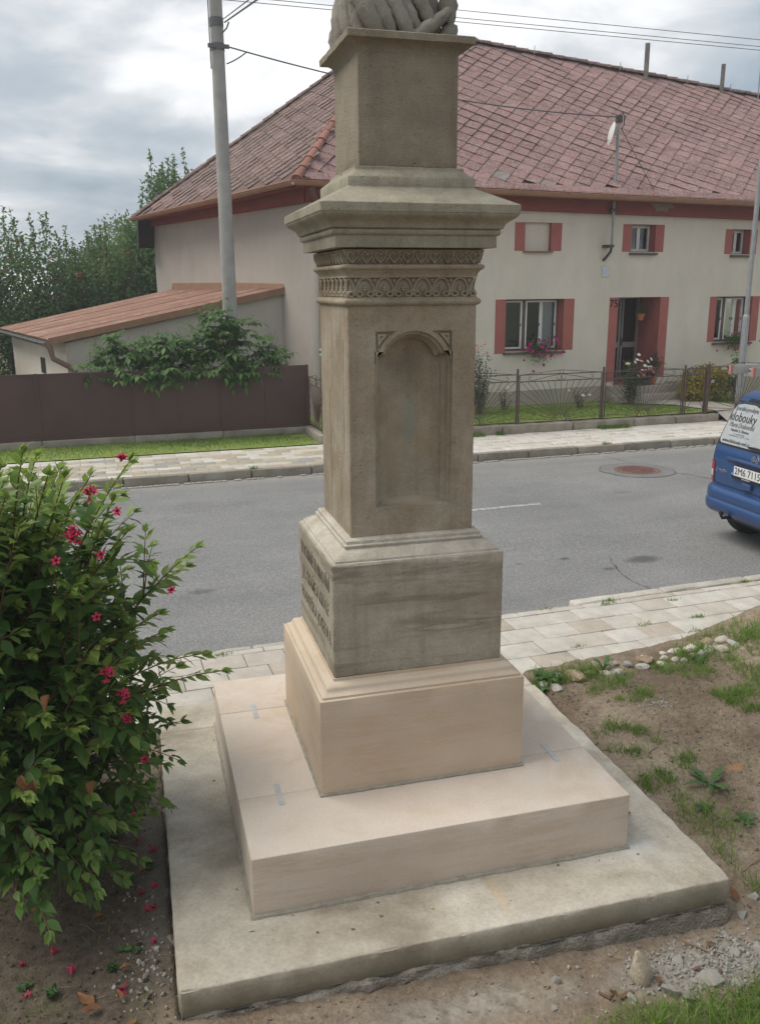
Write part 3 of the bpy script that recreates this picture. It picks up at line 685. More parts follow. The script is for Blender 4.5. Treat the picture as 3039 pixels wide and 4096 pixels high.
PAVN = pavemat('near_paving_concrete', [(.46, .425, .375), (.395, .345, .285), (.475, .445, .395), (.445, .41, .36), (.385, .335, .275), (.465, .435, .385), (.425, .385, .33)])
PAVC = pavemat('coloured_pavers', [(.49, .455, .395), (.38, .33, .25), (.53, .505, .455), (.30, .285, .265), (.47, .435, .375), (.41, .36, .28), (.50, .475, .425), (.36, .325, .265)])
PAVF = pavemat('bleached_paving', [(.52, .485, .43), (.55, .52, .47), (.50, .465, .41), (.54, .505, .455)])
JOINT = simple('joint_sand', (.20, .17, .12), (.13, .12, .075), 8, 1, .05, .6, 80)
def sheet(name, s0, s1, t0, t1, z, mat, parent=None):
    mb = MB(); mb.add([(s0, t0, z), (s1, t0, z), (s1, t1, z), (s0, t1, z)], [(0, 1, 2, 3)])
    o = mb.build(name, mat, parent, rot=(0, 0, 0 if parent else A))
    if not parent: tag(o, kind='structure')
    return o
NP = sheet('near_pavement', -14, 14, 1.17, 2.52, .088, JOINT)
PW, rows = .335, [(1.305, 1.586), (1.589, 1.861), (1.864, 2.140), (2.143, 2.400), (2.403, 2.497)]
def slabmesh(w_, d, r=.004, seed=0, h=.05): return rbox(-w_/2+.003, w_/2-.003, -d/2+.002, d/2-.002, -h, 0, r, .09, .012, .0, 9, seed)
for j, (t0, t1) in enumerate(rows):
    ms = [slabmesh(PW, t1-t0, .005, q*3.1+j).mesh('paving_slab', PAVN, True, 40) for q in range(3)]
    k = -3.3 + (.0 if j % 2 else PW*.5) + R.uniform(-.03, .03) + .95*.0
    while k < 8.2:
        inst('paving_slab', ms[R.randrange(3)], NP, (k, (t0+t1)/2, .1+R.uniform(-.003, .003)), (R.uniform(-.006, .006), R.uniform(-.006, .006), R.choice((0, PI))+R.uniform(-.004, .004))); k += PW
FP = sheet('far_pavement', -30, 30, 9.74, 11.62, .112, JOINT)
PMS = [slabmesh(.40, .2, .004, q*2.3).mesh('paver', PAVC, True, 40) for q in range(3)]
for j in range(9):
    t = 9.865+.2*j; k = -6.3+(.2 if j % 2 else 0)+R.uniform(-.02, .02)
    if j == 8: k += .0
    while k < 4.6:
        inst('paver', PMS[R.randrange(3)], FP, (k, t, .125+R.uniform(-.002, .002)), (R.uniform(-.005, .005), R.uniform(-.004, .004), R.choice((0, PI)))); k += .40
PFS = [slabmesh(.44, .295, .006, 7+q*2.3).mesh('paving_slab', PAVF, True, 40) for q in range(3)]
for j in range(6):
    t = 9.91+.297*j; k = 4.98+(.22 if j % 2 else 0)+R.uniform(-.03, .03)
    while k < 14.6:
        inst('paving_slab', PFS[R.randrange(3)], FP, (k, t, .125+R.uniform(-.004, .004)), (R.uniform(-.008, .008), R.uniform(-.006, .006), R.choice((0, PI)))); k += .44
VERGE = simple('verge_turf', (.17, .25, .05), (.235, .26, .09), 5, .97, .1, .8, 30)
sheet('verge', -30, 2.78, 11.60, 13.6, .135, VERGE); sheet('lawn', 2.79, 30, 11.56, 14.02, .315, VERGE); sheet('yard', -60, 60, 13.62, 60, .28, simple('yard_earth', (.12, .10, .07), (.09, .1, .05), 1, .97, .1))
mb = MB(); mb.add([(11.55, 11.2, .16), (12.75, 11.2, .16), (12.75, 11.6, .33), (12.25, 13.2, .352), (12.15, 13.68, .352), (10.2, 13.68, .352), (10.25, 13.3, .352), (11.25, 12.6, .345), (11.55, 11.6, .33)], [(0, 1, 2, 8), (2, 3, 7, 8), (3, 4, 5, 6, 7)])
tag(mb.build('garden_path', simple('path_concrete', (.44, .41, .36), (.36, .33, .28), 3, .92, .2, .4, 60), rot=(0, 0, A)), kind='structure')
# ------------------------------------------------------------------ the farmhouse
def plaster(name, a, b, bs=.5, sc_=90):
    m = NM(name, .95, .12); p = m.pos()
    c = m.ramp(m.noise(p, .8, 6, .6), [(.3, a), (.7, b)]); c = m.mix(.45, c, m.ramp(m.noise(m.mapv(p, (2.2, 2.2, .9)), 1.0, 5, .65), [(.3, .84), (.7, 1.06)]), 'MULTIPLY')
    c = m.mix(.4, c, m.ramp(m.noise(p, 70, 3, .7), [(.3, .75), (.7, 1.15)]), 'MULTIPLY')
    m.col(c); m.bump(m.noise(p, sc_, 3, .6), bs, .01); return m.m
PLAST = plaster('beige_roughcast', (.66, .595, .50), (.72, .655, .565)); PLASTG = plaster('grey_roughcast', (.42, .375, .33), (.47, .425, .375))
PLINTH = plaster('patched_plinth_render', (.46, .40, .31), (.36, .325, .275)); SHEDW = plaster('shed_roughcast', (.48, .44, .375), (.54, .50, .435), 1.0, 45)
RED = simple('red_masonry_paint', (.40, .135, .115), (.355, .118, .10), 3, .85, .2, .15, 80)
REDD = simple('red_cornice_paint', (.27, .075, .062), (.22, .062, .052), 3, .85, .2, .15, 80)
WHITE = simple('white_window_paint', (.74, .73, .70), (.66, .65, .62), 8, .5, .4)
BROWNP = simple('brown_sill_paint', (.105, .07, .06), (.14, .10, .085), 9, .6, .35)
GUTR = simple('brown_gutter_paint', (.36, .19, .115), (.30, .15, .095), 4, .5, .4)
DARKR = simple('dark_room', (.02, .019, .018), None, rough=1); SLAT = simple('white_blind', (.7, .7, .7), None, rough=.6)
def glassmat(name, tint=(.75, .8, .8)):
    m = NM(name); m.t.nodes.remove(m.b); fr = m.n('ShaderNodeFresnel'); fr.inputs[0].default_value = 1.6
    tr = m.n('ShaderNodeBsdfTransparent'); tr.inputs[0].default_value = (*tint, 1); gl = m.n('ShaderNodeBsdfGlossy'); gl.inputs['Roughness'].default_value = .03
    mx_ = m.n('ShaderNodeMixShader'); m.l(m.math('ADD', fr.outputs[0], .06, True), mx_.inputs[0]); m.l(tr.outputs[0], mx_.inputs[1]); m.l(gl.outputs[0], mx_.inputs[2]); m.l(mx_.outputs[0], m.o.inputs[0]); return m.m
GLASS = glassmat('window_glass')
class Th:                                             # a thing whose parts are written in street coordinates
    def __init__(self, name, s, t, z, label, cat, group=None):
        self.o = street(name, s, t, z, label, cat, group); self.off = (-s, -t, -z)
    def part(self, mb, name, mat, smooth=False, ang=35): return mb.build(name, mat, self.o, self.off, smooth=smooth, ang=ang)
    def sub(self, mb, name, mat, par, smooth=False, ang=35): return mb.build(name, mat, par, smooth=smooth, ang=ang)
H = Th('farmhouse', 9.0, 14.0, .3, 'long beige roughcast farmhouse with red window surrounds and tiled hipped roof', 'house')
TF, S0, S1 = 14.0, 3.12, 18.4
OPN = [(7.60, 9.07, 1.55, 2.705, .28), (10.50, 11.66, .68, 2.722, .86), (13.28, 14.34, 1.63, 2.715, .28), (8.015, 8.665, 3.75, 4.355, .12), (10.755, 11.40, 3.748, 4.355, .24), (13.58, 14.09, 3.71, 4.285, .24)]
def facade():
    m = MB(); ss = sorted({S0, S1} | {q for o in OPN for q in o[:2]}); zs = sorted({.25, 4.95} | {q for o in OPN for q in o[2:4]})
    for a, b in zip(ss, ss[1:]):
        for c, d in zip(zs, zs[1:]):
            if any(o[0] <= (a+b)/2 <= o[1] and o[2] <= (c+d)/2 <= o[3] for o in OPN): continue
            m.add([(a, TF, c), (b, TF, c), (b, TF, d), (a, TF, d)], [(0, 1, 2, 3)])
    return m
H.part(facade(), 'front_wall', PLAST)
for i, (a, b, c, d, dp) in enumerate(OPN):            # painted reveals and the surrounds beside each opening
    m = MB(); t0, t1 = TF-.004, TF+dp
    m.add([(a, t0, c), (a, t1, c), (a, t1, d), (a, t0, d)], [(0, 1, 2, 3)]); m.add([(b, t0, c), (b, t1, c), (b, t1, d), (b, t0, d)], [(3, 2, 1, 0)])
    m.add([(a, t0, d), (b, t0, d), (b, t1, d), (a, t1, d)], [(0, 1, 2, 3)]); m.add([(a, t0, c), (b, t0, c), (b, t1, c), (a, t1, c)], [(3, 2, 1, 0)])
    H.part(m, 'reveal', RED)
    wl_, wr_ = ((.26, .27), (.23, .24), (.20, .22), (.25, .27), (.235, .235), (.21, .21))[i]
    zl = c-.045 if i == 0 else c
    if i == 1: zl = .76
    for s0, s1, z0 in ((a-wl_, a, zl), (b, b+wr_, c if i != 1 else .84)):
        H.part(MB().box(s0, s1, TF-.005, TF+.02, z0, d), 'painted_surround', RED)
H.part(MB().box(8.0, 8.68, TF+.1, TF+.13, 3.74, 4.36), 'blind_window_infill', PLAST)
# side and rear walls
BK = (.61, 21.2)
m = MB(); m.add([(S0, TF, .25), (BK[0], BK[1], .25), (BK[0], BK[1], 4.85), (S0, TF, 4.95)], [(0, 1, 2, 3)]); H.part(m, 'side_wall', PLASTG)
m = MB(); m.add([(BK[0], BK[1], .25), (S1, BK[1], .25), (S1, BK[1], 4.9), (BK[0], BK[1], 4.9)], [(0, 1, 2, 3)])
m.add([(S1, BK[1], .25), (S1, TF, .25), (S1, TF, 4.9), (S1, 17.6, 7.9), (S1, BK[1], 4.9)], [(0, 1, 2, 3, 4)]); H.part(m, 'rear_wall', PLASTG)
m = MB(); zp = lambda s: .60+.016*(s-5)
for s0, s1 in ((S0-.02, 10.24), (11.95, S1)):
    m.add([(s0, TF-.025, .25), (s1, TF-.025, .25), (s1, TF-.025, zp(s1)), (s0, TF-.025, zp(s0)), (s0, TF+.01, .25), (s1, TF+.01, .25), (s1, TF+.01, zp(s1)), (s0, TF+.01, zp(s0))], [(0, 1, 2, 3), (3, 2, 6, 7), (0, 3, 7, 4), (1, 5, 6, 2)])
    H.part(m, 'plinth', PLINTH); m = MB()
# red eaves cornice, following the slight fall of the eaves
ze = lambda s: 5.03-.0147*(s-2.75)
def strip(s0, s1, t0, t1, za, zb):
    m = MB(); m.add([(s0, t0, za(s0)), (s1, t0, za(s1)), (s1, t1, za(s1)), (s0, t1, za(s0)), (s0, t0, zb(s0)), (s1, t0, zb(s1)), (s1, t1, zb(s1)), (s0, t1, zb(s0))],
          [(0, 3, 2, 1), (4, 5, 6, 7), (0, 1, 5, 4), (1, 2, 6, 5), (2, 3, 7, 6), (3, 0, 4, 7)]); return m
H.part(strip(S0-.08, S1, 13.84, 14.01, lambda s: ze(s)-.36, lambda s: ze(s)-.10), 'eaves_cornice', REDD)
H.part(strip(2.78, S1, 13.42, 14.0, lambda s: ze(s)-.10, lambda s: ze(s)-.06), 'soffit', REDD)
def off(p, q, d):
    v = Vector((q[0]-p[0], q[1]-p[1])).normalized(); return Vector((-v.y, v.x))*d
F_, A_, B_ = Vector((2.74, 13.42, 5.03)), Vector((6.3, 17.6, 9.0)), Vector((.12, 20.75, 4.80))
def wallstrip(p, q, z0p, z1p, z0q, z1q, d0, d1):
    o0, o1 = off(p, q, d0), off(p, q, d1); m = MB()
    c = [(p[0]+o0.x, p[1]+o0.y), (q[0]+o0.x, q[1]+o0.y), (q[0]+o1.x, q[1]+o1.y), (p[0]+o1.x, p[1]+o1.y)]; zz0 = (z0p, z0q, z0q, z0p); zz1 = (z1p, z1q, z1q, z1p)
    m.add([(*c[i], zz0[i]) for i in range(4)]+[(*c[i], zz1[i]) for i in range(4)], [(0, 3, 2, 1), (4, 5, 6, 7), (0, 1, 5, 4), (1, 2, 6, 5), (2, 3, 7, 6), (3, 0, 4, 7)]); return m
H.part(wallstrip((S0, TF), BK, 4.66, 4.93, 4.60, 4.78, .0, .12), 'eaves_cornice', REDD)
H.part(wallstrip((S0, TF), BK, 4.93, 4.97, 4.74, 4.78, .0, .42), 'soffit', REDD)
# dark boarded return of the eaves at the back corner
m = MB(); m.add([(.62, 21.2, 4.05), (.18, 20.9, 4.05), (.2, 20.8, 4.72), (.66, 21.1, 4.75), (.62, 21.5, 4.05), (.18, 21.3, 4.05), (.2, 21.3, 4.72), (.66, 21.5, 4.75)], [(0, 1, 2, 3), (1, 5, 6, 2), (4, 7, 6, 5), (0, 4, 5, 1), (0, 3, 7, 4), (3, 2, 6, 7)]); H.part(m, 'eaves_boxing', simple('dark_boards', (.03, .025, .025), None, rough=.9))

# windows
def window(a, b, c, d, dp, kind):
    t = TF+dp; fr = MB(); W_ = lambda s0, s1, z0, z1, y0=-.03, y1=.03: fr.box(s0, s1, t+y0, t+y1, z0, z1)
    root = None
    if kind == 'triple':
        out_ = MB(); out_.box(a, b, t-.02, t+.05, d-.035, d); out_.box(a, b, t-.02, t+.05, c, c+.04); out_.box(a, a+.03, t-.02, t+.05, c, d); out_.box(b-.05, b, t-.02, t+.05, c, d); m1 = a+.395*(b-a); out_.box(m1-.04, m1+.045, t-.025, t+.05, c, d)
        root = H.part(out_, 'window', BROWNP)
        sashes = [(a+.03, m1-.04), (m1+.045, m1+.045+(b-.05-m1-.045)/2), (m1+.045+(b-.05-m1-.045)/2, b-.05)]
    else:
        out_ = MB(); out_.box(a, b, t-.0, t+.05, d-.03, d); out_.box(a, b, t, t+.05, c, c+.03); out_.box(a, a+.03, t, t+.05, c, d); out_.box(b-.03, b, t, t+.05, c, d)
        root = H.part(out_, 'window', WHITE); sashes = [(a+.03, (a+b)/2), ((a+b)/2, b-.03)]
    zb, zt = (c+.04, d-.035) if kind == 'triple' else (c+.03, d-.03)
    for i, (s0, s1) in enumerate(sashes):
        f = .038; q = MB(); y0, y1 = t-.028, t+.03
        q.box(s0+.002, s0+f, y0, y1, zb, zt); q.box(s1-f, s1-.002, y0, y1, zb, zt); q.box(s0+f, s1-f, y0, y1, zb, zb+f); q.box(s0+f, s1-f, y0, y1, zt-f, zt)
        H.sub(q, 'sash', WHITE, root)
        q = MB(); q.add([(s0+f, t, zb+f), (s1-f, t, zb+f), (s1-f, t, zt-f), (s0+f, t, zt-f)], [(0, 1, 2, 3)]); H.sub(q, 'pane', GLASS, root)
        if kind == 'triple':
            q = MB(); z = zb+f+.01; tilt = .019 if i == 2 else .008; lo = 0 if i else .0
            while z < zt-f: q.add([(s0+f, t+.07, z), (s1-f, t+.07, z), (s1-f, t+.07+.006, z+tilt), (s0+f, t+.07+.006, z+tilt)], [(0, 1, 2, 3)]); z += .0205
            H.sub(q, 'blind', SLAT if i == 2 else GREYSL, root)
            q = MB(); q.box(s1-f-.012, s1-f+.006, t-.05, t-.028, (zb+zt)/2-.03, (zb+zt)/2+.03); H.sub(q, 'handle', BROWNP, root)
        elif kind == 'small':
            pass
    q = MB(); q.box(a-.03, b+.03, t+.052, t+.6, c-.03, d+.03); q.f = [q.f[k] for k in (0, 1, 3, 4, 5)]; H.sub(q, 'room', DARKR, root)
    q = MB(); q.add([(a-.04, TF-.10, c-.03), (b+.04, TF-.10, c-.03), (b+.04, TF-.10, c-.062), (a-.04, TF-.10, c-.062), (a-.04, t, c+.012), (b+.04, t, c+.012), (b+.04, TF, c-.075), (a-.04, TF, c-.075)], [(0, 1, 5, 4), (0, 3, 2, 1), (2, 3, 7, 6), (0, 4, 7, 3), (1, 2, 6, 5)])
    H.sub(q, 'sill', BROWNP, root)
GREYSL = simple('shaded_blind', (.10, .10, .10), None, rough=.6)  # darker copy of the white blind, shade put into the slat colour
window(*OPN[0], 'triple'); window(*OPN[2], 'triple'); window(*OPN[4], 'small'); window(*OPN[5], 'small')
H.part(MB().bbox(7.98, 8.70, TF-.08, TF+.11, 3.715, 3.747, .006), 'blind_window_sill', simple('rusty_sill', (.24, .12, .075), None, rough=.6))
# entrance: deep recess, glazed metal door, steps
a, b, c, d, dp = OPN[1]; t = TF+dp; ALU = simple('grey_aluminium', (.34, .335, .33), None, rough=.45, metal=.5)
q = MB(); mid = 11.17
for s0, s1 in ((a, a+.05), (mid-.06, mid-.015), (mid+.015, mid+.065), (b-.055, b)): q.box(s0, s1, t-.03, t+.03, c, d)
q.box(a, b, t-.03, t+.03, d-.05, d); q.box(mid+.065, b-.055, t-.025, t+.03, 1.50, 1.63); q.box(a+.05, mid-.06, t-.025, t+.03, 1.50, 1.63); q.box(a, b, t-.03, t+.03, c, c+.07)
door = H.part(q, 'door', ALU)
for s0, s1, z0, z1 in ((mid+.065, b-.055, 1.63, d-.05), (mid+.065, b-.055, c+.07, 1.50), (a+.05, mid-.06, 1.63, d-.05), (a+.05, mid-.06, c+.07, 1.50)):
    q = MB(); q.add([(s0, t, z0), (s1, t, z0), (s1, t, z1), (s0, t, z1)], [(0, 1, 2, 3)]); H.sub(q, 'pane', GLASS, door)
H.sub(MB().box(mid+.025, mid+.045, t-.07, t-.03, 1.55, 1.72), 'handle', BROWNP, door)
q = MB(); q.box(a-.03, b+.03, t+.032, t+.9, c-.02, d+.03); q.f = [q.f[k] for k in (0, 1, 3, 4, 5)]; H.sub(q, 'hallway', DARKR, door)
STEPM = simple('step_concrete', (.40, .36, .29), (.32, .29, .24), 4, .93, .2, .5, 60)
H.part(rbox(10.3, 11.95, 13.66, 14.86, .30, .672, .012, .2, .02, .004, 4, 3), 'doorstep', STEPM, True)
H.part(rbox(10.2, 12.1, 13.36, 13.66, .28, .50, .015, .2, .02, .004, 4, 9), 'doorstep', STEPM, True)
me = text_mesh('75', .24, simple('number_paint', (.04, .02, .02), None), .001, bold=.006); o = inst('house_number', me, H.o, (10.385-9, -.0075, 2.575-.3), (PI/2, 0, 0))
H.part(MB().bbox(10.02, 10.20, TF-.02, TF, 3.19, 3.42, .005), 'meter_plate', simple('pale_enamel', (.52, .55, .60), None, rough=.4)); H.part(MB().box(10.0, 10.22, TF-.006, TF+.001, 3.17, 3.44), 'meter_plate_frame', simple('cream_edge', (.55, .54, .36), None))
# broken plaster patch under the gutter
mb = MB(); n = 40; pts = []
for k in range(n):
    a_ = 2*PI*k/n; pts.append((11.42+.27*math.cos(a_)*(1+.5*nz((math.cos(a_), math.sin(a_), 3), 3)), 4.77+.13*math.sin(a_)*(1+.6*nz((math.cos(a_), math.sin(a_), 5), 3.5))))
mb.prism(pts, .012, lambda x, z, y: (x, 13.838-y, z)); H.part(mb, 'bare_plaster_patch', simple('bare_plaster', (.30, .25, .17), (.22, .17, .12), 12, .95, .1, .6, 40))
# downpipe at the left corner
H.part(MB().tube([(3.02, 13.36, 4.88), (3.12, 13.55, 4.72), (3.33, 13.93, 4.45), (3.33, 13.93, .45)], .052, 12), 'downpipe', simple('brown_pipe', (.15, .085, .07), None, rough=.5), True)
H.part(MB().box(3.23, 3.35, 13.86, 13.872, 1.60, 1.75), 'trail_mark', simple('white_enamel', (.75, .75, .75), None)); H.part(MB().box(3.228, 3.352, 13.855, 13.861, 1.65, 1.70), 'trail_mark_stripe', simple('green_enamel', (.02, .22, .14), None))

# roof
def tilemat(name, a, b, lich, moss):
    m = NM(name, .93, .15); p = m.pos(); at = m.n('ShaderNodeAttribute'); at.attribute_name = 'tint'; oi = m.n('ShaderNodeObjectInfo')
    v = m.math('FRACT', m.math('ADD', oi.outputs['Random'], at.outputs['Fac']))
    c = m.mix(v, a, b); c = m.mix(1.0, c, m.comb(m.math('ADD', m.math('MULTIPLY', v, .35), .82)), 'MULTIPLY')
    c = m.mix(m.math('MULTIPLY', m.ramp(m.noise(p, 9, 6, .7), [(.48, 0.0), (.62, 1.0)]), .5), c, lich)
    c = m.mix(m.math('MULTIPLY', m.ramp(m.noise(p, 1.3, 5, .6), [(.45, 0.0), (.65, 1.0)]), .5), c, moss)
    c = m.mix(m.math('MULTIPLY', m.ramp(m.noise(p, 22, 4, .7), [(.50, 0.0), (.60, 1.0)]), .6), c, (.37, .32, .30))
    c = m.mix(m.math('MULTIPLY', m.ramp(m.noise(m.mapv(p, loc=(3, 7, 2)), 16, 4, .7), [(.56, 0.0), (.64, 1.0)]), .6), c, (.11, .075, .065))
    m.col(c); m.bump(m.noise(p, 70, 4, .7), .6, .008); return m.m
TILE = tilemat('red_fibre_tile', (.275, .148, .134), (.30, .172, .158), (.35, .275, .265), (.22, .128, .116)); TILED = tilemat('mossy_dark_tile', (.145, .082, .072), (.19, .115, .10), (.22, .19, .175), (.075, .06, .05))
zr = lambda s: 9.0-.087*(s-6.3)
def fp(a_, b_):                                   # front plane: along the eaves, up the slope
    v = b_/5.78; s = a_; z0, z1 = ze(s), zr(max(s, 6.3)) if s > 2 else 9
    z1 = zr(s); return Vector((s, F_.y+(A_.y-F_.y)*v, z0+(z1-z0)*v))
m = MB()
SR = 18.7
m.add([F_, (SR, F_.y, ze(SR)), (SR, A_.y, zr(SR)), A_], [(0, 1, 2, 3)]); m.add([F_, A_, B_], [(0, 1, 2)]); m.add([B_, A_, (SR, A_.y, zr(SR)), (SR, 21.9, 4.75)], [(0, 1, 2, 3)])
roof = H.part(m, 'roof', simple('roof_boarding', (.15, .095, .08), None, rough=.95))
UX, UY, VX, VY = .282, -.141, .207, .237          # edges of one tile in the roof plane
def diamond_mesh(name, mat, sag=.0):
    mb = MB(); k = .985; top = [(-(UX+VX)/2*k, -(UY+VY)/2*k, .013), ((UX-VX)/2*k, (UY-VY)/2*k*1.04, .027), ((UX+VX)/2*k, (UY+VY)/2*k, .013), ((VX-UX)/2*k, (VY-UY)/2*k, .0)]
    mb.add(top+[(x, y, z-.013) for x, y, z in top], [(0, 1, 2, 3), (7, 6, 5, 4), (0, 4, 5, 1), (1, 5, 6, 2), (2, 6, 7, 3), (3, 7, 4, 0)]); return mb
DM = diamond_mesh('roof_tile', TILE).mesh('roof_tile', TILE); DMD = diamond_mesh('roof_tile', TILED).mesh('roof_tile', TILED)
DMG = DM.copy(); DMG.materials[0] = simple('grey_patch_tile', (.20, .17, .155), (.29, .255, .235), 9, .9, .2, .4, 60)
loc_cam = Vector((CA*CAM.x+SA*CAM.y, -SA*CAM.x+CA*CAM.y, CAM.z))
items = []
for i in range(-60, 90):
    for j in range(-60, 90):
        s, b_ = 2.5+i*UX+j*VX, .1+i*UY+j*VY
        if not (.17 < b_ < 5.72 and s < 18.55 and s > F_.x+(A_.x-F_.x)*b_/5.78-.04): continue
        p0, px, py = fp(s, b_), fp(s+.1, b_), fp(s, b_+.1); sag = .02*nz((s*.5, b_*.6, 0), 1.0, 4); items.append((p0+Vector((0, -sag*.7, sag)), (px-p0).normalized(), (py-p0).normalized(), 0))
e1 = (F_-B_).normalized(); nrm = (F_-B_).cross(A_-B_).normalized(); e2 = nrm.cross(e1).normalized()
if e2.z < 0: e2 = -e2
LB = (F_-B_).length; ax, ay = (A_-B_).dot(e1), (A_-B_).dot(e2)
for i in range(-60, 70):
    for j in range(-60, 70):
        x, y = i*UX+j*VX, .1+i*UY+j*VY
        if not (.17 < y < ay-.1 and ax*y/ay-.04 < x < LB-(LB-ax)*y/ay+.04): continue
        items.append((B_+e1*x+e2*y, e1, e2, 1))
def seen(it):
    p = it[0]; d = (p-loc_cam); 
    if it[3] == 0: return d.length if p.x < 15.0 else 99
    return d.length+3
items.sort(key=seen)
stuffA, stuffB = MB(), MB(); dv = [v.co.copy() for v in DM.vertices]; df = [tuple(q.vertices) for q in DM.polygons]
for k, (p0, ex, ey, wh) in enumerate(items):
    ez = ex.cross(ey).normalized(); ey2 = ez.cross(ex)
    jit = Euler((R.uniform(-.03, .03), R.uniform(-.035, .035), R.uniform(-.04, .04))).to_matrix(); mt = Matrix((ex, ey2, ez)).transposed() @ jit
    if k < 300:
        o = inst('roof_tile', (DMG if R.random() < .018 else DM) if wh == 0 else DMD, roof, p0); o.rotation_euler = mt.to_euler()
    else:
        mb = stuffA if wh == 0 else stuffB; mb.add([p0+mt @ v for v in dv], df, R.random())
for mb, mt in ((stuffA, TILE), (stuffB, TILED)):
    if mb.v: tag(H.sub(mb, 'roof_tiles', mt, roof), kind='stuff')
# starter course, hip and ridge caps
for s in lin(3.0, 18.6, .40)[:-1]:
    p0 = fp(s, .06); mb = MB()
    if s == 3.0: STC = rbox(-.195, .195, -.10, .12, 0, .016, .004, .2, .01, .0, 9, 2).mesh('eaves_tile', TILE)
    o = inst('eaves_tile', STC, roof, p0+Vector((.2, -.04, .018)), (math.radians(43), 0, R.uniform(-.02, .02)))
CAP = MB(); vs = []
for x, r in ((-.19, .085), (.17, .105), (.19, .112)):
    for k in range(9): a_ = PI*k/8; vs.append((x, r*math.cos(a_), r*math.sin(a_)*.9))
CAP.add(vs, [(i*9+k, i*9+k+1, (i+1)*9+k+1, (i+1)*9+k) for i in range(2) for k in range(8)]); CAP.add(vs[18:], [tuple(range(9))])
TERR = simple('terracotta_cap', (.30, .135, .095), (.22, .12, .10), 5, .9, .2, .4, 60, rnd=.4); CAPM = CAP.mesh('cap_tile', TERR, True, 40)
CAPR = CAPM.copy(); CAPR.materials[0] = TILED
def caps(p, q, name, me_):
    d = q-p; n = int(d.length/.345)
    for i in range(n):
        x = -d.normalized(); y = Vector((0, 0, 1)).cross(x).normalized(); z = x.cross(y)
        o = inst(name, me_, roof, p+d*((i+.5)/n)+Vector((0, 0, R.uniform(-.008, .008)))); o.rotation_euler = (Matrix((x, y, z)).transposed() @ Euler((R.uniform(-.05, .05), 0, R.uniform(-.03, .03))).to_matrix()).to_euler()
caps(F_, A_, 'hip_tile', CAPM); caps(B_, A_, 'hip_tile', CAPR); caps(Vector((SR, A_.y, zr(SR))), A_, 'ridge_tile', CAPR)
for s, z1, r in ((13.2, 9.12, .075), (15.63, 8.78, .07)):
    H.part(MB().tube([(s, 17.45, zr(s)-.35), (s, 17.45, z1)], r, 4), 'flue_pipe', simple('sooty_flue', (.13, .11, .10), (.2, .18, .16), 6, .8), False)
H.part(MB().tube([(16.9, 17.5, zr(16.9)-.2), (16.9, 17.5, 10.6)], .018, 6), 'aerial_pole', ALU)
for s in (9.9, 12.4, 14.5, 15.9): H.part(MB().tube([(s, 17.45, zr(s)-.05), (s, 17.43, zr(s)+.14)], .009, 5), 'lightning_rod_holder', ALU)
# gutters
def channel(p, q, r, up=.0):
    p, q = Vector(p), Vector(q); d = (q-p).normalized(); x = d.cross(Vector((0, 0, 1))).normalized(); m = MB(); n = 9
    vs = []
    for c_, rr in ((p, r), (q, r), (p, r-.006), (q, r-.006)):
        for k in range(n): a_ = PI+PI*k/(n-1); vs.append(c_+x*rr*math.cos(a_)+Vector((0, 0, rr*math.sin(a_)*1.05)))
    fs = [(k, k+1, n+k+1, n+k) for k in range(n-1)]+[(2*n+k, 3*n+k, 3*n+k+1, 2*n+k+1) for k in range(n-1)]+[(0, n, 3*n, 2*n), (n-1, 3*n-1, 4*n-1, 2*n-1)]+[(k, 2*n+k, 2*n+k+1, k+1) for k in range(n-1)]+[(n+k, n+k+1, 3*n+k+1, 3*n+k) for k in range(n-1)]
    m.add(vs, fs); m.tube([p+x*r, q+x*r], .011, 6); m.tube([p-x*r, q-x*r], .011, 6); return m
kk = 2.66
while kk < 18: H.part(channel((kk, 13.35, ze(kk)-.03), (kk+1.985, 13.35, ze(kk+1.985)-.035), .082), 'gutter', GUTR, True); kk += 2
dd = (B_-F_); 
for i in range(3):
    p_, q_ = F_+dd*(i/3), F_+dd*((i+.995)/3); o2 = off(F_, B_, .07); H.part(channel((p_.x+o2.x, p_.y+o2.y, p_.z-.03), (q_.x+o2.x, q_.y+o2.y, q_.z-.035), .08), 'gutter', GUTR, True)
m = MB()
H.part(strip(2.72, SR, 13.36, 13.50, lambda s: ze(s)+.012, lambda s: ze(s)+.03), 'eaves_flashing', GUTR)

# service mast with cable and dish
MS = Th('service_mast', 10.08, 13.75, 3.86, 'grey steel service mast rising past the gutter above the house number', 'mast')
STEEL = simple('galvanised_steel', (.33, .335, .34), (.27, .275, .28), 8, .5, .4, metal=.3); DSTEEL = simple('dark_bracket', (.07, .065, .06), None, rough=.6)
MS.part(MB().tube([(10.08, 13.75, 3.86), (10.08, 13.75, 4.75)], .03, 10), 'lower_pipe', STEEL, True); MS.part(MB().tube([(10.08, 13.75, 4.75), (10.08, 13.75, 6.62)], .036, 10), 'pipe', STEEL, True)
MS.part(MB().box(9.99, 10.13, 13.72, 14.0, 3.83, 3.89), 'bracket', DSTEEL); MS.part(MB().box(9.99, 10.13, 13.70, 13.86, 4.60, 4.66), 'bracket', DSTEEL)
MS.part(MB().tube([(10.08, 13.75, 3.86), (10.09, 13.80, 3.74), (10.06, 13.92, 3.62), (10.03, 13.99, 3.55)], .03, 8), 'elbow', DSTEEL, True)
MS.part(MB().tube([(10.08, 13.72, 6.60), (10.14, 13.72, 6.66), (10.20, 13.72, 6.58), (10.20, 13.72, 6.40), (10.14, 13.72, 6.33)], .012, 6), 'cable_loop', DSTEEL, True)
MS.part(MB().box(10.02, 10.14, 13.70, 13.80, 6.45, 6.60), 'cable_head', DSTEEL)
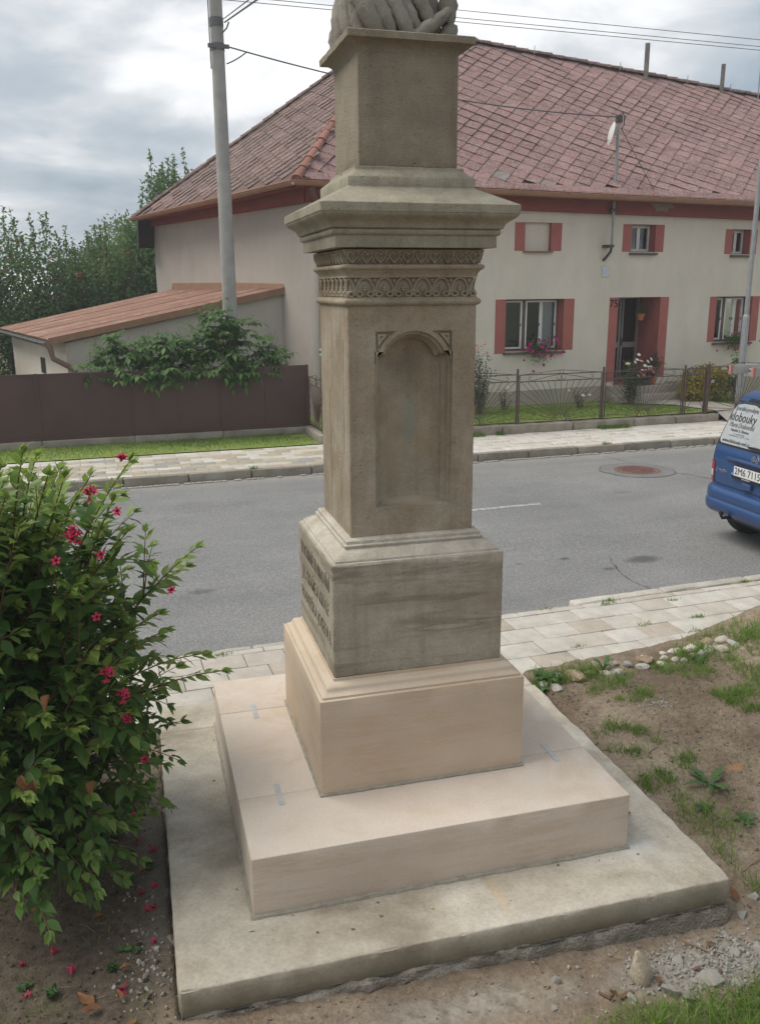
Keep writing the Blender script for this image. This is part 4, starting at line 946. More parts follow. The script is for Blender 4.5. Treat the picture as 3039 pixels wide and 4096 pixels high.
MS.part(MB().tube([(10.14, 13.75, 6.35), (11.0, 13.6, 5.05)], .008, 5), 'stay_wire', DSTEEL)
DISH = Th('satellite_dish', 9.97, 13.74, 6.22, 'white satellite dish clamped near the top of the steel mast', 'satellite dish')
m = MB(); vs = []
NR, NA = 6, 24
for i in range(NR+1):
    r = .25*i/NR
    for k in range(NA): a_ = 2*PI*k/NA; vs.append((-.06+.9*r*r*1.0*(-1)*-.9, r*.9*math.cos(a_), r*math.sin(a_)))
m.add(vs, [(i*NA+k, i*NA+(k+1) % NA, (i+1)*NA+(k+1) % NA, (i+1)*NA+k) for i in range(NR) for k in range(NA)])
o = m.build('reflector', simple('dish_white', (.66, .66, .65), None, rough=.45), DISH.o, (-.06, 0, 0), (math.radians(-8), math.radians(12), math.radians(-18)), smooth=True, ang=80)
MB().box(-.06, .08, -.02, .02, -.03, .03).build('mount', STEEL, DISH.o); MB().tube([(-.06, 0, -.2), (-.26, -.03, -.08)], .008, 6).build('feed_arm', STEEL, DISH.o)

# ------------------------------------------------------------------ lean-to shed
SHD = Th('lean_to_shed', .5, 15.1, .28, 'low roughcast lean-to with rusty brown corrugated roof behind the fence', 'shed')
RUSTY = NM('rusty_corrugated_sheet', .85, .25); p = RUSTY.pos(); c = RUSTY.ramp(RUSTY.noise(RUSTY.mapv(p, (.5, 3, 2)), 1.6, 6, .65), [(.3, (.20, .105, .072)), (.55, (.27, .15, .105)), (.72, (.33, .235, .195))])
c = RUSTY.mix(RUSTY.math('MULTIPLY', RUSTY.ramp(RUSTY.noise(RUSTY.mapv(p, (2, 6, 2)), 2.0, 6, .7), [(.56, 0.0), (.66, 1.0)]), .5), c, (.42, .36, .34)); RUSTY.col(RUSTY.rnd(.2, c)); RUSTY.bump(RUSTY.noise(p, 40, 4), .3, .005); RUSTY = RUSTY.m
FASC = simple('brown_fascia', (.30, .17, .10), (.25, .14, .085), 5, .6, .3)
fl, fr_ = Vector((-2.12, 15.0, 1.99)), Vector((2.80, 15.0, 2.97)); bl, br = Vector((-3.42, 20.3, 2.03)), Vector((.92, 20.3, 2.94))
m = MB(); m.add([(-1.80, 15.1, .2), (2.76, 15.1, .2), (2.76, 15.1, 2.86), (-1.80, 15.1, 1.92)], [(0, 1, 2, 3)]); SHD.part(m, 'front_wall', SHEDW)
m = MB(); m.add([(-1.80, 15.1, .2), (-3.14, 20.2, .2), (-3.14, 20.2, 1.95), (-1.80, 15.1, 1.92)], [(3, 2, 1, 0)]); m.add([(-3.14, 20.2, .2), (1, 20.2, .2), (1, 20.2, 2.9), (-3.14, 20.2, 1.95)], [(3, 2, 1, 0)]); SHD.part(m, 'side_wall', PLAST)
NS = 7
for k in range(NS):                                    # corrugated sheets, ridges running down the slope
    m = MB(); nu = 18; vs = []
    for e in range(2):
        for i in range(nu+1):
            v = (k+(i/nu)*1.01)/NS; a_, b_ = fl.lerp(bl, v), fr_.lerp(br, v); P = (a_ if e == 0 else b_); w_ = .012*math.cos(i/nu*2*PI*6); vs.append(P+Vector((0, 0, w_+.012+.004*(k % 2))))
    vs += [q-Vector((0, 0, .01)) for q in vs]; n = nu+1
    m.add(vs, [(i, i+1, n+i+1, n+i) for i in range(nu)]+[(2*n+i, 3*n+i, 3*n+i+1, 2*n+i+1) for i in range(nu)]+[(i, 2*n+i, 2*n+i+1, i+1) for i in range(nu)]); SHD.part(m, 'roof_sheet', RUSTY, True, 60)
m = MB(); d_ = Vector((0, 0, .105)); u_ = Vector((0, 0, .035)); y_ = Vector((0, -.03, 0))
m.add([fl+y_-d_, fr_+y_-d_, fr_+y_+u_, fl+y_+u_, fl-d_, fr_-d_, fr_+Vector((0, .1, .035)), fl+Vector((0, .1, .035))], [(0, 1, 2, 3), (3, 2, 6, 7), (4, 7, 6, 5), (0, 4, 5, 1), (0, 3, 7, 4), (1, 5, 6, 2)]); SHD.part(m, 'verge_trim', FASC)
m = MB(); q1, q2 = Vector((2.80, 15.0, 2.98)), Vector((.95, 20.25, 2.95)); m.add([q1+Vector((-.05, 0, 0)), q2+Vector((-.05, 0, 0)), q2+Vector((-.02, 0, .17)), q1+Vector((-.02, 0, .13)), q1+Vector((.04, .0, 0)), q2+Vector((.04, 0, 0)), q2+Vector((.04, 0, .17)), q1+Vector((.04, 0, .13))], [(0, 1, 2, 3), (4, 7, 6, 5), (3, 2, 6, 7), (0, 3, 7, 4)]); SHD.part(m, 'wall_flashing', FASC)
SHD.part(channel(fl+Vector((-.06, -.02, -.06)), bl+Vector((-.06, 0, -.04)), .06), 'gutter', simple('grey_gutter', (.09, .085, .085), (.16, .15, .15), 6, .6), True)
SHD.part(MB().tube([(-2.16, 15.02, 1.95), (-2.10, 15.0, 1.83), (-2.06, 14.98, 1.62), (-1.72, 14.96, 1.42), (-1.66, 14.96, 1.35), (-1.66, 14.96, .4)], [.075, .06, .055, .055, .055, .055], 10), 'downpipe', simple('brown_downpipe', (.20, .12, .095), None, rough=.5), True)
m = MB(); v = (bl-fl); 
wn_ = lambda a_, z: (-1.80-1.34*a_-.012, 15.1+5.1*a_, z); m.add([wn_(.44, 1.15), wn_(.36, 1.15), wn_(.36, 1.50), wn_(.44, 1.50)], [(0, 1, 2, 3)]); SHD.part(m, 'small_window', simple('dusty_dark_glass', (.04, .035, .03), None, rough=.3))

# ------------------------------------------------------------------ brown sheet metal fence
FNC = Th('metal_fence', -.2, 13.0, .13, 'dark brown sheet metal fence panels below the leafy vine', 'fence')
BRN = NM('dark_brown_enamel', .42, .4); p = BRN.pos(); BRN.col(BRN.rnd(.15, BRN.ramp(BRN.noise(p, 1.5, 4), [(.3, (.075, .04, .036)), (.7, (.095, .052, .046))]))); BRN.bump(BRN.noise(p, 1.1, 3), .25, .02); BRN = BRN.m
edges = [-7.35, -5.68, -4.01, -2.335, -.672, 1.002, 2.735]
for a, b in zip(edges, edges[1:]):
    c_ = (a+b)/2
    for s0, s1 in ((a+.02, c_-.0015), (c_+.0015, b-.02)):
        m = MB(); zb_, zt_ = .275, 1.482; y = 13.0                     # each half sheet has a faint diagonal crease
        m.add([(s0, y, zb_), (s1, y, zb_), (s1, y, zt_), (s0, y, zt_), ((s0+s1)/2, y-.012, (zb_+zt_)/2), (s0, y+.02, zb_), (s1, y+.02, zb_), (s1, y+.02, zt_), (s0, y+.02, zt_)], [(0, 1, 4), (1, 2, 4), (2, 3, 4), (3, 0, 4), (5, 8, 7, 6), (3, 2, 7, 8), (0, 5, 6, 1), (0, 3, 8, 5), (1, 6, 7, 2)]); FNC.part(m, 'panel', BRN)
    FNC.part(MB().box(c_-.02, c_+.02, 13.021, 13.04, .28, 1.47), 'stiffener', BRN)
    FNC.part(MB().box(a+.03, b-.03, 12.985, 13.025, 1.455, 1.492), 'top_rail', BRN); FNC.part(MB().box(a+.03, b-.03, 12.98, 13.02, .265, .30), 'bottom_rail', BRN)
for a in edges: FNC.part(MB().box(a-.027, a+.027, 12.985, 13.045, .13, 1.497), 'post', BRN)
for a, b in zip(edges, edges[1:]): FNC.part(rbox(a+.004, b-.004, 12.93, 13.10, .05, .262, .012, .15, .02, .008, 6, a), 'footing', KERB, True)

# ------------------------------------------------------------------ wrought iron garden fence
IRON = simple('brown_iron_paint', (.075, .048, .042), (.10, .062, .05), 20, .55, .35)
def rod(m, pts, r=.0065, n=5): m.tube(pts, r, n, caps=False)
def panel_meshes(w, h=.965, h2=.83, fan=True):
    P = {}; m = MB(); r = .011
    for x in (0, w): rod(m, [(x, 0, 0), (x, 0, h)], r, 6)
    for z in (.012, h2, h): rod(m, [(0, 0, z), (w, 0, z)], r if z != .012 else .009, 6)
    P['panel_frame'] = m.mesh('panel_frame', IRON); bars = []; c = w/2
    if fan:
        ends = [(x, h2) for x in [c+w*.5*k/6.2 for k in range(-6, 7)]] + [(0, z) for z in (.10, .27, .46, .66)] + [(w, z) for z in (.10, .27, .46, .66)]
        for ex_, ez_ in ends:
            d = Vector((ex_-c, ez_-.02)).normalized(); m = MB(); rod(m, [(c+d.x*.13, 0, .02+d.y*.13), (ex_, 0, ez_)], .0058); bars.append(m.mesh('ray_bar', IRON))
        for rr in (.13, .062): m = MB(); rod(m, [(c+rr*math.cos(PI*k/12), 0, .02+rr*math.sin(PI*k/12)) for k in range(13)], .007); bars.append(m.mesh('hub_arc', IRON))
    m = MB(); rod(m, [(0, 0, h), (c, 0, h+.075), (w, 0, h)], .006); bars.append(m.mesh('crest_bar', IRON))
    k = min(1, w/1.875)
    m = MB(); rod(m, [(c+.042*k*math.cos(2*PI*i/16), 0, h+.037*k+.036*k*math.sin(2*PI*i/16)) for i in range(17)], .0058); bars.append(m.mesh('crest_ring', IRON))
    for sx in (-1, 1):
        m = MB(); rod(m, [(c+sx*w*.25, 0, h), (c+sx*w*.25, 0, h+.037)], .0055); bars.append(m.mesh('crest_strut', IRON))
        m = MB(); tip = .70*k
        rod(m, [(c+sx*.02, 0, h-.01), (c+sx*.3*k, 0, h-.05), (c+sx*(tip-.08*k), 0, h2+.022), (c+sx*tip, 0, h2+.02), (c+sx*(tip+.035*k), 0, h2+.045), (c+sx*(tip+.03*k), 0, h2+.085), (c+sx*tip, 0, h2+.098), (c+sx*(tip-.025*k), 0, h2+.08)], .006); bars.append(m.mesh('scroll', IRON))
        m = MB(); rod(m, [(c+sx*.005, 0, h-.02)]+[(c+sx*(.052+.048*k*math.cos(math.radians(a_))), 0, h-.07+.05*math.sin(math.radians(a_))) for a_ in range(150, 380, 22)], .0058); bars.append(m.mesh('scroll', IRON))
    P['bars'] = bars; return P
IF = Th('iron_garden_fence', 8.6, 11.5, .3, 'brown wrought iron garden fence with sunray panels in front of the house', 'fence')
def put_panel(T, P, s, t, z, rz=0.0):
    fr = inst('panel_frame', P['panel_frame'], T.o, Vector((s, t, z))+Vector(T.off), (0, 0, rz))
    for b_ in P['bars']: inst(b_.name.split('.')[0], b_, fr)
PP = panel_meshes(1.875)
for k, s in enumerate((2.80, 4.78, 6.70, 8.68)): put_panel(IF, PP, s, 11.5, .335-.011*k)
PG = panel_meshes(.46, fan=False); put_panel(IF, PG, 10.67, 11.5, .305)
MB0 = MB()
for s, z0, z1 in ((4.72, .3, 1.41), (6.655, .3, 1.40), (8.62, .3, 1.38), (10.61, .3, 1.352)): IF.part(MB().tube([(s, 11.5, z0), (s, 11.5, z1)], .024, 8), 'post', IRON, True)
for s0, s1 in ((4.72, 6.63), (6.68, 8.60), (8.64, 10.59)):
    for z in (.38, 1.24): IF.part(MB().tube([(s1-.01, 11.5, z), (s1+.09, 11.5, z)], .008, 5), 'link', IRON)
IF.part(MB().bbox(11.155, 11.235, 11.46, 11.54, .25, 1.35, .006), 'gate_post', IRON)
IF.part(MB().tube([(10.70, 11.5, .40), (11.14, 11.5, 1.12)], .006, 5), 'gate_brace', IRON); IF.part(MB().tube([(11.13, 11.5, .40), (10.69, 11.5, 1.12)], .006, 5), 'gate_brace', IRON)
GT = Th('iron_gate', 11.25, 11.5, .3, 'open wrought iron gate leaf beside the path behind the van roof', 'gate')
put_panel(GT, PP, 11.26, 11.52, .31, math.radians(6))
GT.part(MB().box(11.27, 11.35, 11.47, 11.50, .95, 1.01), 'latch', STEEL)
wallm = simple('fence_plinth_concrete', (.33, .295, .235), (.23, .205, .165), 4, .95, .15, .8, 50)
FW = Th('fence_plinth_wall', 8, 11.45, .13, 'low crumbling concrete wall under the iron garden fence', 'wall')
for s0, s1 in ((2.86, 4.6), (4.62, 6.3), (6.32, 7.9), (7.92, 9.35), (9.37, 10.4), (10.42, 11.5)): FW.part(rbox(s0, s1, 11.40, 11.60, .05, .325-.004*s0, .02, .11, .035, .012, 5, s0), 'wall_block', wallm, True)
SG = Th('iron_side_panel', 2.74, 12.4, .28, 'narrow iron sunray panel between the brown fence and its round post', 'fence panel')
PS = panel_meshes(1.12); put_panel(SG, PS, 2.76, 12.93, .30, -PI/2)
SG.part(MB().tube([(2.74, 11.78, .2), (2.74, 11.78, 1.36)], .042, 10), 'post', IRON, True); SG.part(rbox(2.62, 2.90, 11.62, 12.92, .1, .285, .015, .1, .02, .008, 6, 2), 'footing', KERB, True)
OB = Th('orange_sign', 2.96, 12.35, .5, 'narrow orange board fixed behind the round fence post', 'sign'); OB.part(MB().bbox(2.90, 3.10, 12.34, 12.36, .55, 1.02, .004), 'board', simple('orange_board', (.62, .13, .03), None, rough=.5)); OB.part(MB().tube([(3.0, 12.37, .3), (3.0, 12.37, 1.0)], .015, 6), 'stake', IRON)
# ------------------------------------------------------------------ concrete utility pole and wires
PC = simple('pole_concrete', (.37, .36, .34), (.29, .28, .265), 3, .92, .18, .4, 70)
UP = Th('utility_pole', 1.42, 14.0, .28, 'tall tapering concrete utility pole rising out of the vine', 'utility pole')
UP.part(MB().lathe([(.152, .2), (.150, 1.6), (.135, 5.0), (.122, 8.0), (.115, 9.6), (.0, 9.62)], 20, (1.42, 14.0, 0)), 'shaft', PC, True, 60)
BANDM = simple('dark_band', (.13, .13, .135), None, rough=.6)
UP.part(MB().box(1.22, 1.62, 13.87, 13.91, 7.36, 7.43), 'cross_bracket', BANDM); UP.part(MB().lathe([(.128, 7.33), (.132, 7.33), (.132, 7.46), (.128, 7.46)], 16, (1.42, 14.0, 0)), 'strap', BANDM)
UP.part(MB().lathe([(.126, 7.74), (.130, 7.74), (.130, 7.90), (.126, 7.90)], 16, (1.42, 14.0, 0)), 'strap', BANDM)
UP.part(MB().tube([(1.27, 13.92, 9.4), (1.265, 13.92, 7.6), (1.27, 13.92, 7.0)], .012, 6), 'cable_duct', BANDM, True)
UP.part(MB().tube([(1.50, 13.88, 7.62), (1.58, 13.84, 7.70), (1.62, 13.8, 7.80)], .014, 6), 'clamp_arm', BANDM, True)
m = MB(); vs = []
for k in range(9):
    a_ = math.radians(-118+k*9)
    for z in (1.80, 1.985): vs.append((1.42+.1535*math.cos(a_), 14.0+.1535*math.sin(a_), z))
m.add(vs, [(2*k, 2*k+2, 2*k+3, 2*k+1) for k in range(8)]); UP.part(m, 'number_patch', simple('yellowed_paint', (.42, .38, .27), (.36, .33, .25), 20, .9))
me = text_mesh('48/1', .125, simple('black_stencil', (.03, .03, .03), None), .001); inst('pole_number', me, UP.o, (1.42-1.42-.02, -.158, 1.893-.28), (PI/2, 0, math.radians(-8)))
WIRE = simple('black_cable', (.10, .10, .105), None, rough=.6)
def wire(p, q, sag, r, label, n=24):
    a_, b_ = Vector(p), Vector(q); pts = [a_.lerp(b_, i/n)-Vector((0, 0, sag*4*(i/n)*(1-i/n))) for i in range(n+1)]
    c_ = W(*a_); o = empty('overhead_wire', c_, 0, label, 'wire', 'overhead wires'); m = MB(); m.tube([W(*q_)-c_ for q_ in pts], r, 5); m.build('cable', WIRE, o)
wire((1.58, 13.9, 7.40), (10.05, 13.72, 6.56), .22, .014, 'dark service cable from the concrete pole to the steel mast')
wire((1.55, 13.86, 7.80), (.83, 4.0, 5.84), .0, .014, 'lower thick cable leaving the pole towards the upper edge')
wire((1.535, 13.87, 7.86), (.63, 4.0, 5.77), .0, .009, 'upper thin cable leaving the pole towards the upper edge')
for z, lb in ((7.245, 'topmost of the parallel wires above the tiled roof'), (7.135, 'second of the parallel wires above the tiled roof'), (7.076, 'lowest of the parallel wires above the tiled roof')):
    wire((-14, 10, z), (26, 10, z), .0, .0055, lb, 4)
wire((1.56, 13.9, 7.10), (1.95, 13.89, 7.33), .02, .012, 'short cable tail curling from the pole to the service cable', 8)

# ------------------------------------------------------------------ street lamp post
LP = Th('street_lamp', 12.31, 11.8, .3, 'stepped galvanised street lamp post behind the blue van', 'street lamp')
LP.part(MB().lathe([(.074, .25), (.074, 2.30), (.066, 2.345), (.054, 2.36)], 16, (12.31, 11.8, 0)), 'lower_tube', STEEL, True, 40)
LP.part(MB().lathe([(.052, 2.355), (.050, 4.2), (.046, 6.6)], 16, (12.31, 11.8, 0)), 'upper_tube', STEEL, True, 40)
LP.part(MB().tube([(12.31, 11.8, 6.58), (12.31, 11.7, 6.9), (12.31, 11.2, 7.1), (12.31, 10.7, 7.13)], .03, 8), 'arm', STEEL, True)
LP.part(rbox(12.22, 12.40, 10.2, 10.75, 7.09, 7.19, .03, .1), 'lamp_head', STEEL, True)

# ------------------------------------------------------------------ blue van
VB = NM('van_blue_paint', .35, .5); VB.col((.015, .055, .165)); VB.b.inputs['Coat Weight'].default_value = .6; VB.b.inputs['Coat Roughness'].default_value = .12; VB.bump(VB.noise(VB.co(), 3, 2), .02, .01); VB = VB.m
BLK = simple('black_trim', (.018, .018, .019), None, rough=.55); RUB = simple('tyre_rubber', (.022, .022, .022), None, rough=.85, bump=.2, bscale=60); CHR = simple('chrome', (.62, .62, .63), None, rough=.2, metal=1.0)
VAN = street('parked_van', 5.5, 3.58, .0, 'blue delivery van with lettered rear window seen from behind', 'van', rz=math.radians(-4))
KZ = [(.30, .12, 4.02, .78, .18), (.45, .07, 4.10, .835, .17), (.62, .05, 4.12, .85, .16), (.85, .045, 4.10, .857, .15), (1.00, .05, 4.02, .857, .15), (1.08, .062, 3.72, .853, .15), (1.15, .085, 3.2, .85, .15), (1.30, .129, 2.98, .825, .15), (1.50, .187, 2.70, .785, .16), (1.68, .240, 2.44, .735, .17), (1.745, .268, 2.33, .70, .19), (1.79, .31, 2.24, .65, .22), (1.82, .38, 2.15, .58, .25), (1.838, .50, 2.0, .48, .28), (1.845, .75, 1.8, .30, .25)]
def vk(z):
    for a_, b_ in zip(KZ, KZ[1:]):
        if a_[0] <= z <= b_[0]:
            k = (z-a_[0])/(b_[0]-a_[0]); return [a_[i]+(b_[i]-a_[i])*k for i in range(5)]
    return list(KZ[0] if z < KZ[0][0] else KZ[-1])
def vloop(z, grow=0.0):
    _, x0, x1, hw, rc = vk(z); x0 -= grow; x1 += grow; hw += grow; pts = []
    for cx_, cy_, a0 in ((x0+rc, -hw+rc, 180), (x1-rc*2, -hw+rc, 270), (x1-rc*2, hw-rc, 0), (x0+rc, hw-rc, 90)):
        kx = 2 if a0 in (270, 0) else 1
        for i in range(9): a_ = math.radians(a0+90*i/8); pts.append((cx_+rc*kx*math.cos(a_), cy_+rc*math.sin(a_), z))
    return pts
m = MB(); zs = sorted({z for z in lin(.30, 1.845, .035)} | {k[0] for k in KZ}); L = [vloop(z) for z in zs]; n = len(L[0])
m.add([p for q in L for p in q], [(i*n+k, i*n+(k+1) % n, (i+1)*n+(k+1) % n, (i+1)*n+k) for i in range(len(L)-1) for k in range(n)]+[tuple(range((len(L)-1)*n, len(L)*n)), tuple(reversed(range(n)))])
body = m.build('body', VB, VAN, smooth=True, ang=50)
def vx(y, z, out_=0.0):                                 # rear skin of the body
    _, x0, x1, hw, rc = vk(z); d = abs(y)-(hw-rc)
    return x0-out_ if d <= 0 else x0+rc-math.sqrt(max(0, rc*rc-min(d, rc)**2))-out_
def patch(outline, name, mat, out_, parent=VAN, rings=6, smooth=True):
    cy_ = sum(p[0] for p in outline)/len(outline); cz_ = sum(p[1] for p in outline)/len(outline); n = len(outline); m = MB(); vs = [(vx(cy_, cz_, out_), cy_, cz_)]
    for r in range(1, rings+1):
        for y, z in outline: yy, z2 = cy_+(y-cy_)*r/rings, cz_+(z-cz_)*r/rings; vs.append((vx(yy, z2, out_), yy, z2))
    fs = [(0, 1+k, 1+(k+1) % n) for k in range(n)]+[(1+(r-1)*n+k, 1+r*n+k, 1+r*n+(k+1) % n, 1+(r-1)*n+(k+1) % n) for r in range(1, rings) for k in range(n)]
    m.add(vs, fs); return m.build(name, mat, parent, smooth=smooth, ang=60)
def rrect(pts, r, nn=6):                                # rounded polygon
    out_ = []; N_ = len(pts)
    for i in range(N_):
        p0, p1, p2 = Vector(pts[i-1]), Vector(pts[i]), Vector(pts[(i+1) % N_]); a_ = p1+(p0-p1).normalized()*r; b_ = p1+(p2-p1).normalized()*r
        for k in range(nn+1): t_ = k/nn; out_.append(tuple((1-t_)**2*a_+2*t_*(1-t_)*p1+t_*t_*b_))
        q = p2+(p1-p2).normalized()*r
        for k in range(1, 6): out_.append(tuple(b_.lerp(q, k/6)))
    return out_
WO = rrect([(-.70, 1.172), (.70, 1.172), (.745, 1.22), (.66, 1.685), (-.66, 1.685), (-.745, 1.22)], .06)
VG = simple('dark_van_glass', (.035, .038, .04), None, rough=.08, spec=.6)
patch(rrect([(-.73, 1.155), (.73, 1.155), (.775, 1.20), (.685, 1.705), (-.685, 1.705), (-.775, 1.20)], .07), 'window_seal', BLK, .003); win = patch(WO, 'rear_window', VG, .006)
BAN = NM('faded_window_banner', .14, .6); p = BAN.co(); BAN.col(BAN.ramp(BAN.noise(p, 5, 5, .6), [(.3, (.36, .375, .38)), (.7, (.46, .47, .47))])); BAN = BAN.m
bo = rrect([(-.69, 1.18), (.69, 1.18), (.732, 1.225), (.685, 1.545), (.61, 1.63), (.50, 1.652), (.30, 1.655), (.22, 1.63), (.0, 1.65), (-.5, 1.645), (-.66, 1.60), (-.735, 1.225)], .018, 3)
patch(bo, 'window_banner', BAN, .009, win)
LETT = simple('charcoal_lettering', (.035, .036, .038), None, rough=.5); LETG = simple('grey_lettering', (.15, .155, .165), None, rough=.5)
tilt = math.atan2(.155, .53)
def vtext(txt, y0, y1, z, mat, hgt, shear=0.0, z1=None):
    me = text_mesh(txt, hgt, mat, .0006, 'CENTER', shear); xs_ = [v.co.x for v in me.vertices]; k = (y0-y1)/(max(xs_)-min(xs_))
    inst('lettering', me, win, (vx(.1, z, .0125), (y0+y1)/2, z), (PI/2-tilt, 0, -PI/2), (k, 1, 1))
vtext('klobouky', .672, .205, 1.495, LETT, .155); vtext('Speciální prodejna', .63, .22, 1.596, LETG, .075, .25); vtext('Marie Drahovská', .64, .20, 1.405, LETG, .085, .25)
vtext('Pekařská 15, Olomouc', .585, .26, 1.345, LETT, .045); vtext('v pasáži', .52, .32, 1.307, LETG, .026); vtext('otevřeno po - pá 9 - 17 h', .59, .225, 1.284, LETG, .024); vtext('www.klobouky-md.cz', .675, .185, 1.218, LETT, .062)
patch(rrect([(-.62, 1.25), (-.02, 1.25), (-.05, 1.56), (-.58, 1.56)], .05), 'hat_photo', simple('banner_picture', (.22, .17, .15), (.35, .30, .28), 5, .4), .0105, win)
m = MB(); m.tube([(vx(.17, 1.20, .02), .175, 1.20), (vx(.0, 1.21, .03), .06, 1.205), (vx(0, 1.20, .025), -.35, 1.195)], [.012, .016, .012], 6); m.build('wiper', BLK, VAN, smooth=True)
# tailgate garnish, emblem, plate, handle, lamps
m = MB(); pr = [(.0, 1.045), (-.028, 1.052), (-.036, 1.035), (-.02, 1.005), (.0, .995)]; ys_ = [(-.52, .2), (-.46, 1), (-.2, 1), (0, 1), (.2, 1), (.46, 1), (.52, .2)]
vs = [(vx(y, z)+x*k-.002, y, z if k == 1 else 1.02+(z-1.02)*k) for y, k in ys_ for x, z in pr]; m.add(vs, [(i*5+j, i*5+j+1, (i+1)*5+j+1, (i+1)*5+j) for i in range(6) for j in range(4)]); m.build('tailgate_garnish', VB, VAN, smooth=True, ang=50)
for dz in (0, -.035):                                   # double chevron emblem
    m = MB(); m.prism([(-.055, 1.085+dz), (0, 1.135+dz), (.055, 1.085+dz), (.055, 1.065+dz), (0, 1.109+dz), (-.055, 1.065+dz)], .012, lambda a_, b_, c_: (vx(0, 1.1, .004)-c_, a_+.02, b_)); m.build('chevron_emblem', CHR, VAN)
me = text_mesh('CITROËN', .05, CHR, .003); inst('lettering', me, VAN, (vx(.58, .853, .004), .582, .853), (PI/2, 0, -PI/2))
MB().box(.018, .04, -.265, .345, .825, .975).build('plate_recess', BLK, VAN)
PLW = simple('plate_white', (.66, .66, .64), None, rough=.4); PLB = simple('plate_blue', (.02, .07, .30), None, rough=.4)
plate = MB().box(.010, .018, -.18, .302, .858, .968).build('number_plate', PLW, VAN); MB().box(.008, .0098, .3025, .342, .858, .968).build('plate_band', PLB, plate)
me = text_mesh('2M6 7115', .115, LETT, .0008); xs_ = [v.co.x for v in me.vertices]; inst('plate_characters', me, plate, (.0085, .06, .913), (PI/2, 0, -PI/2), (.44/(max(xs_)-min(xs_)), 1, 1))
me = text_mesh('CZ', .026, PLW, .0008); inst('plate_country', me, plate, (.007, .322, .874), (PI/2, 0, -PI/2))
MB().box(.012, .019, -.26, .342, .828, .852).build('plate_holder', BLK, VAN)
me = text_mesh('ČESKÁ REPUBLIKA', .018, PLW, .0008); inst('plate_frame_text', me, plate, (.0105, .08, .840), (PI/2, 0, -PI/2))
MB().bbox(.005, .05, -.01, .14, .735, .80, .01).build('tailgate_handle', VB, VAN)
TL_ = NM('tail_lamp_red', .25, .5); TL_.col((.32, .02, .02)); TL_ = TL_.m; TLW = simple('tail_lamp_clear', (.5, .45, .42), None, rough=.3)
for sg in (1, -1):
    def lampo(z0, z1): return [(sg*(.705+.0*z), z) for z in lin(z0, z1, .03)]+[(sg*(.80), z) for z in reversed(lin(z0, z1, .03))]
    lamp = patch(lampo(.69, .955), 'tail_lamp', TL_, .008, rings=3); patch([(sg*.715, .77), (sg*.715, .85), (sg*.775, .85), (sg*.775, .77)], 'reversing_lens', TLW, .011, lamp, 3)
sm = MB(); so = rrect([(-.70, .70), (.70, .70), (.775, 1.15), (.69, 1.715), (-.69, 1.715), (-.775, 1.15)], .06); sm.tube([(vx(y, z, .001), y, z) for y, z in so]+[(vx(so[0][0], so[0][1], .001), *so[0])], .005, 5, False); sm.build('tailgate_seam', BLK, VAN)
patch(rrect([(-.2, 1.735), (.2, 1.735), (.19, 1.762), (-.19, 1.762)], .008), 'brake_light', TL_, .006)
# bumper wrapping the corners
m = MB(); prof = [(-.0, .67), (-.04, .665), (-.075, .64), (-.085, .60), (-.085, .55), (-.075, .525), (-.095, .505), (-.10, .46), (-.085, .40), (-.04, .36), (.05, .345)]; P_ = []
for i in range(41):
    u_ = -1+2*i/40; y = .868*math.sin(u_*PI/2) if abs(u_) < 1 else .868*u_
    y = .868*(abs(u_)**.9)*(1 if u_ > 0 else -1); bend = .16*max(0, (abs(y)-.62)/.248)**2.2; P_.append((y, bend))
P_ = [(-.872, .75), (-.872, .45)]+P_+[(.872, .45), (.872, .75)]
vs = [((.05+x*1.0+b_), y*(1+(.012 if x < -.03 else 0)), z) for y, b_ in P_ for x, z in prof]; k_ = len(prof); m.add(vs, [(i*k_+j, i*k_+j+1, (i+1)*k_+j+1, (i+1)*k_+j) for i in range(len(P_)-1) for j in range(k_-1)]); m.build('rear_bumper', VB, VAN, smooth=True, ang=55)
MB().tube([(.12, .31, .345), (-.08, .31, .35), (-.10, .31, .385)], .018, 8).build('tow_bar', BLK, VAN, smooth=True); MB().lathe([(.001, .0), (.025, .01), (.028, .03), (.018, .05), (.001, .055)], 10, (-.10, .31, .385)).build('tow_ball', BLK, VAN, smooth=True)
MB().box(.25, 1.2, -.6, .6, .22, .34).build('underbody', BLK, VAN); MB().tube([(.15, -.35, .27), (.9, -.35, .27)], .035, 8).build('exhaust', STEEL, VAN)
TY = MB(); TY.lathe([(.19, -.09), (.27, -.095), (.298, -.085), (.305, -.06), (.305, .06), (.298, .085), (.27, .095), (.19, .09)], 32); TYM = TY.mesh('tyre', RUB, True, 40)
RM = MB(); RM.lathe([(.001, .06), (.06, .06), (.16, .04), (.19, .075), (.19, -.075), (.001, -.075)], 24); RMM = RM.mesh('rim', STEEL, True, 40)
for x in (.63, 3.32):
    for y in (.735, -.735):
        wh = inst('wheel', TYM, VAN, (x, y, .305), (-PI/2 if y > 0 else PI/2, 0, 0)); inst('rim', RMM, wh)
        a_ = [(x+.36*math.cos(PI*k/14), .36*math.sin(PI*k/14)+.305) for k in range(15)]; m = MB(); sgn = 1 if y > 0 else -1; m.prism(a_, .012, lambda q, z, c_: (q, sgn*(vk(z)[3]-.004+c_), z)); m.build('wheel_arch', BLK, VAN)
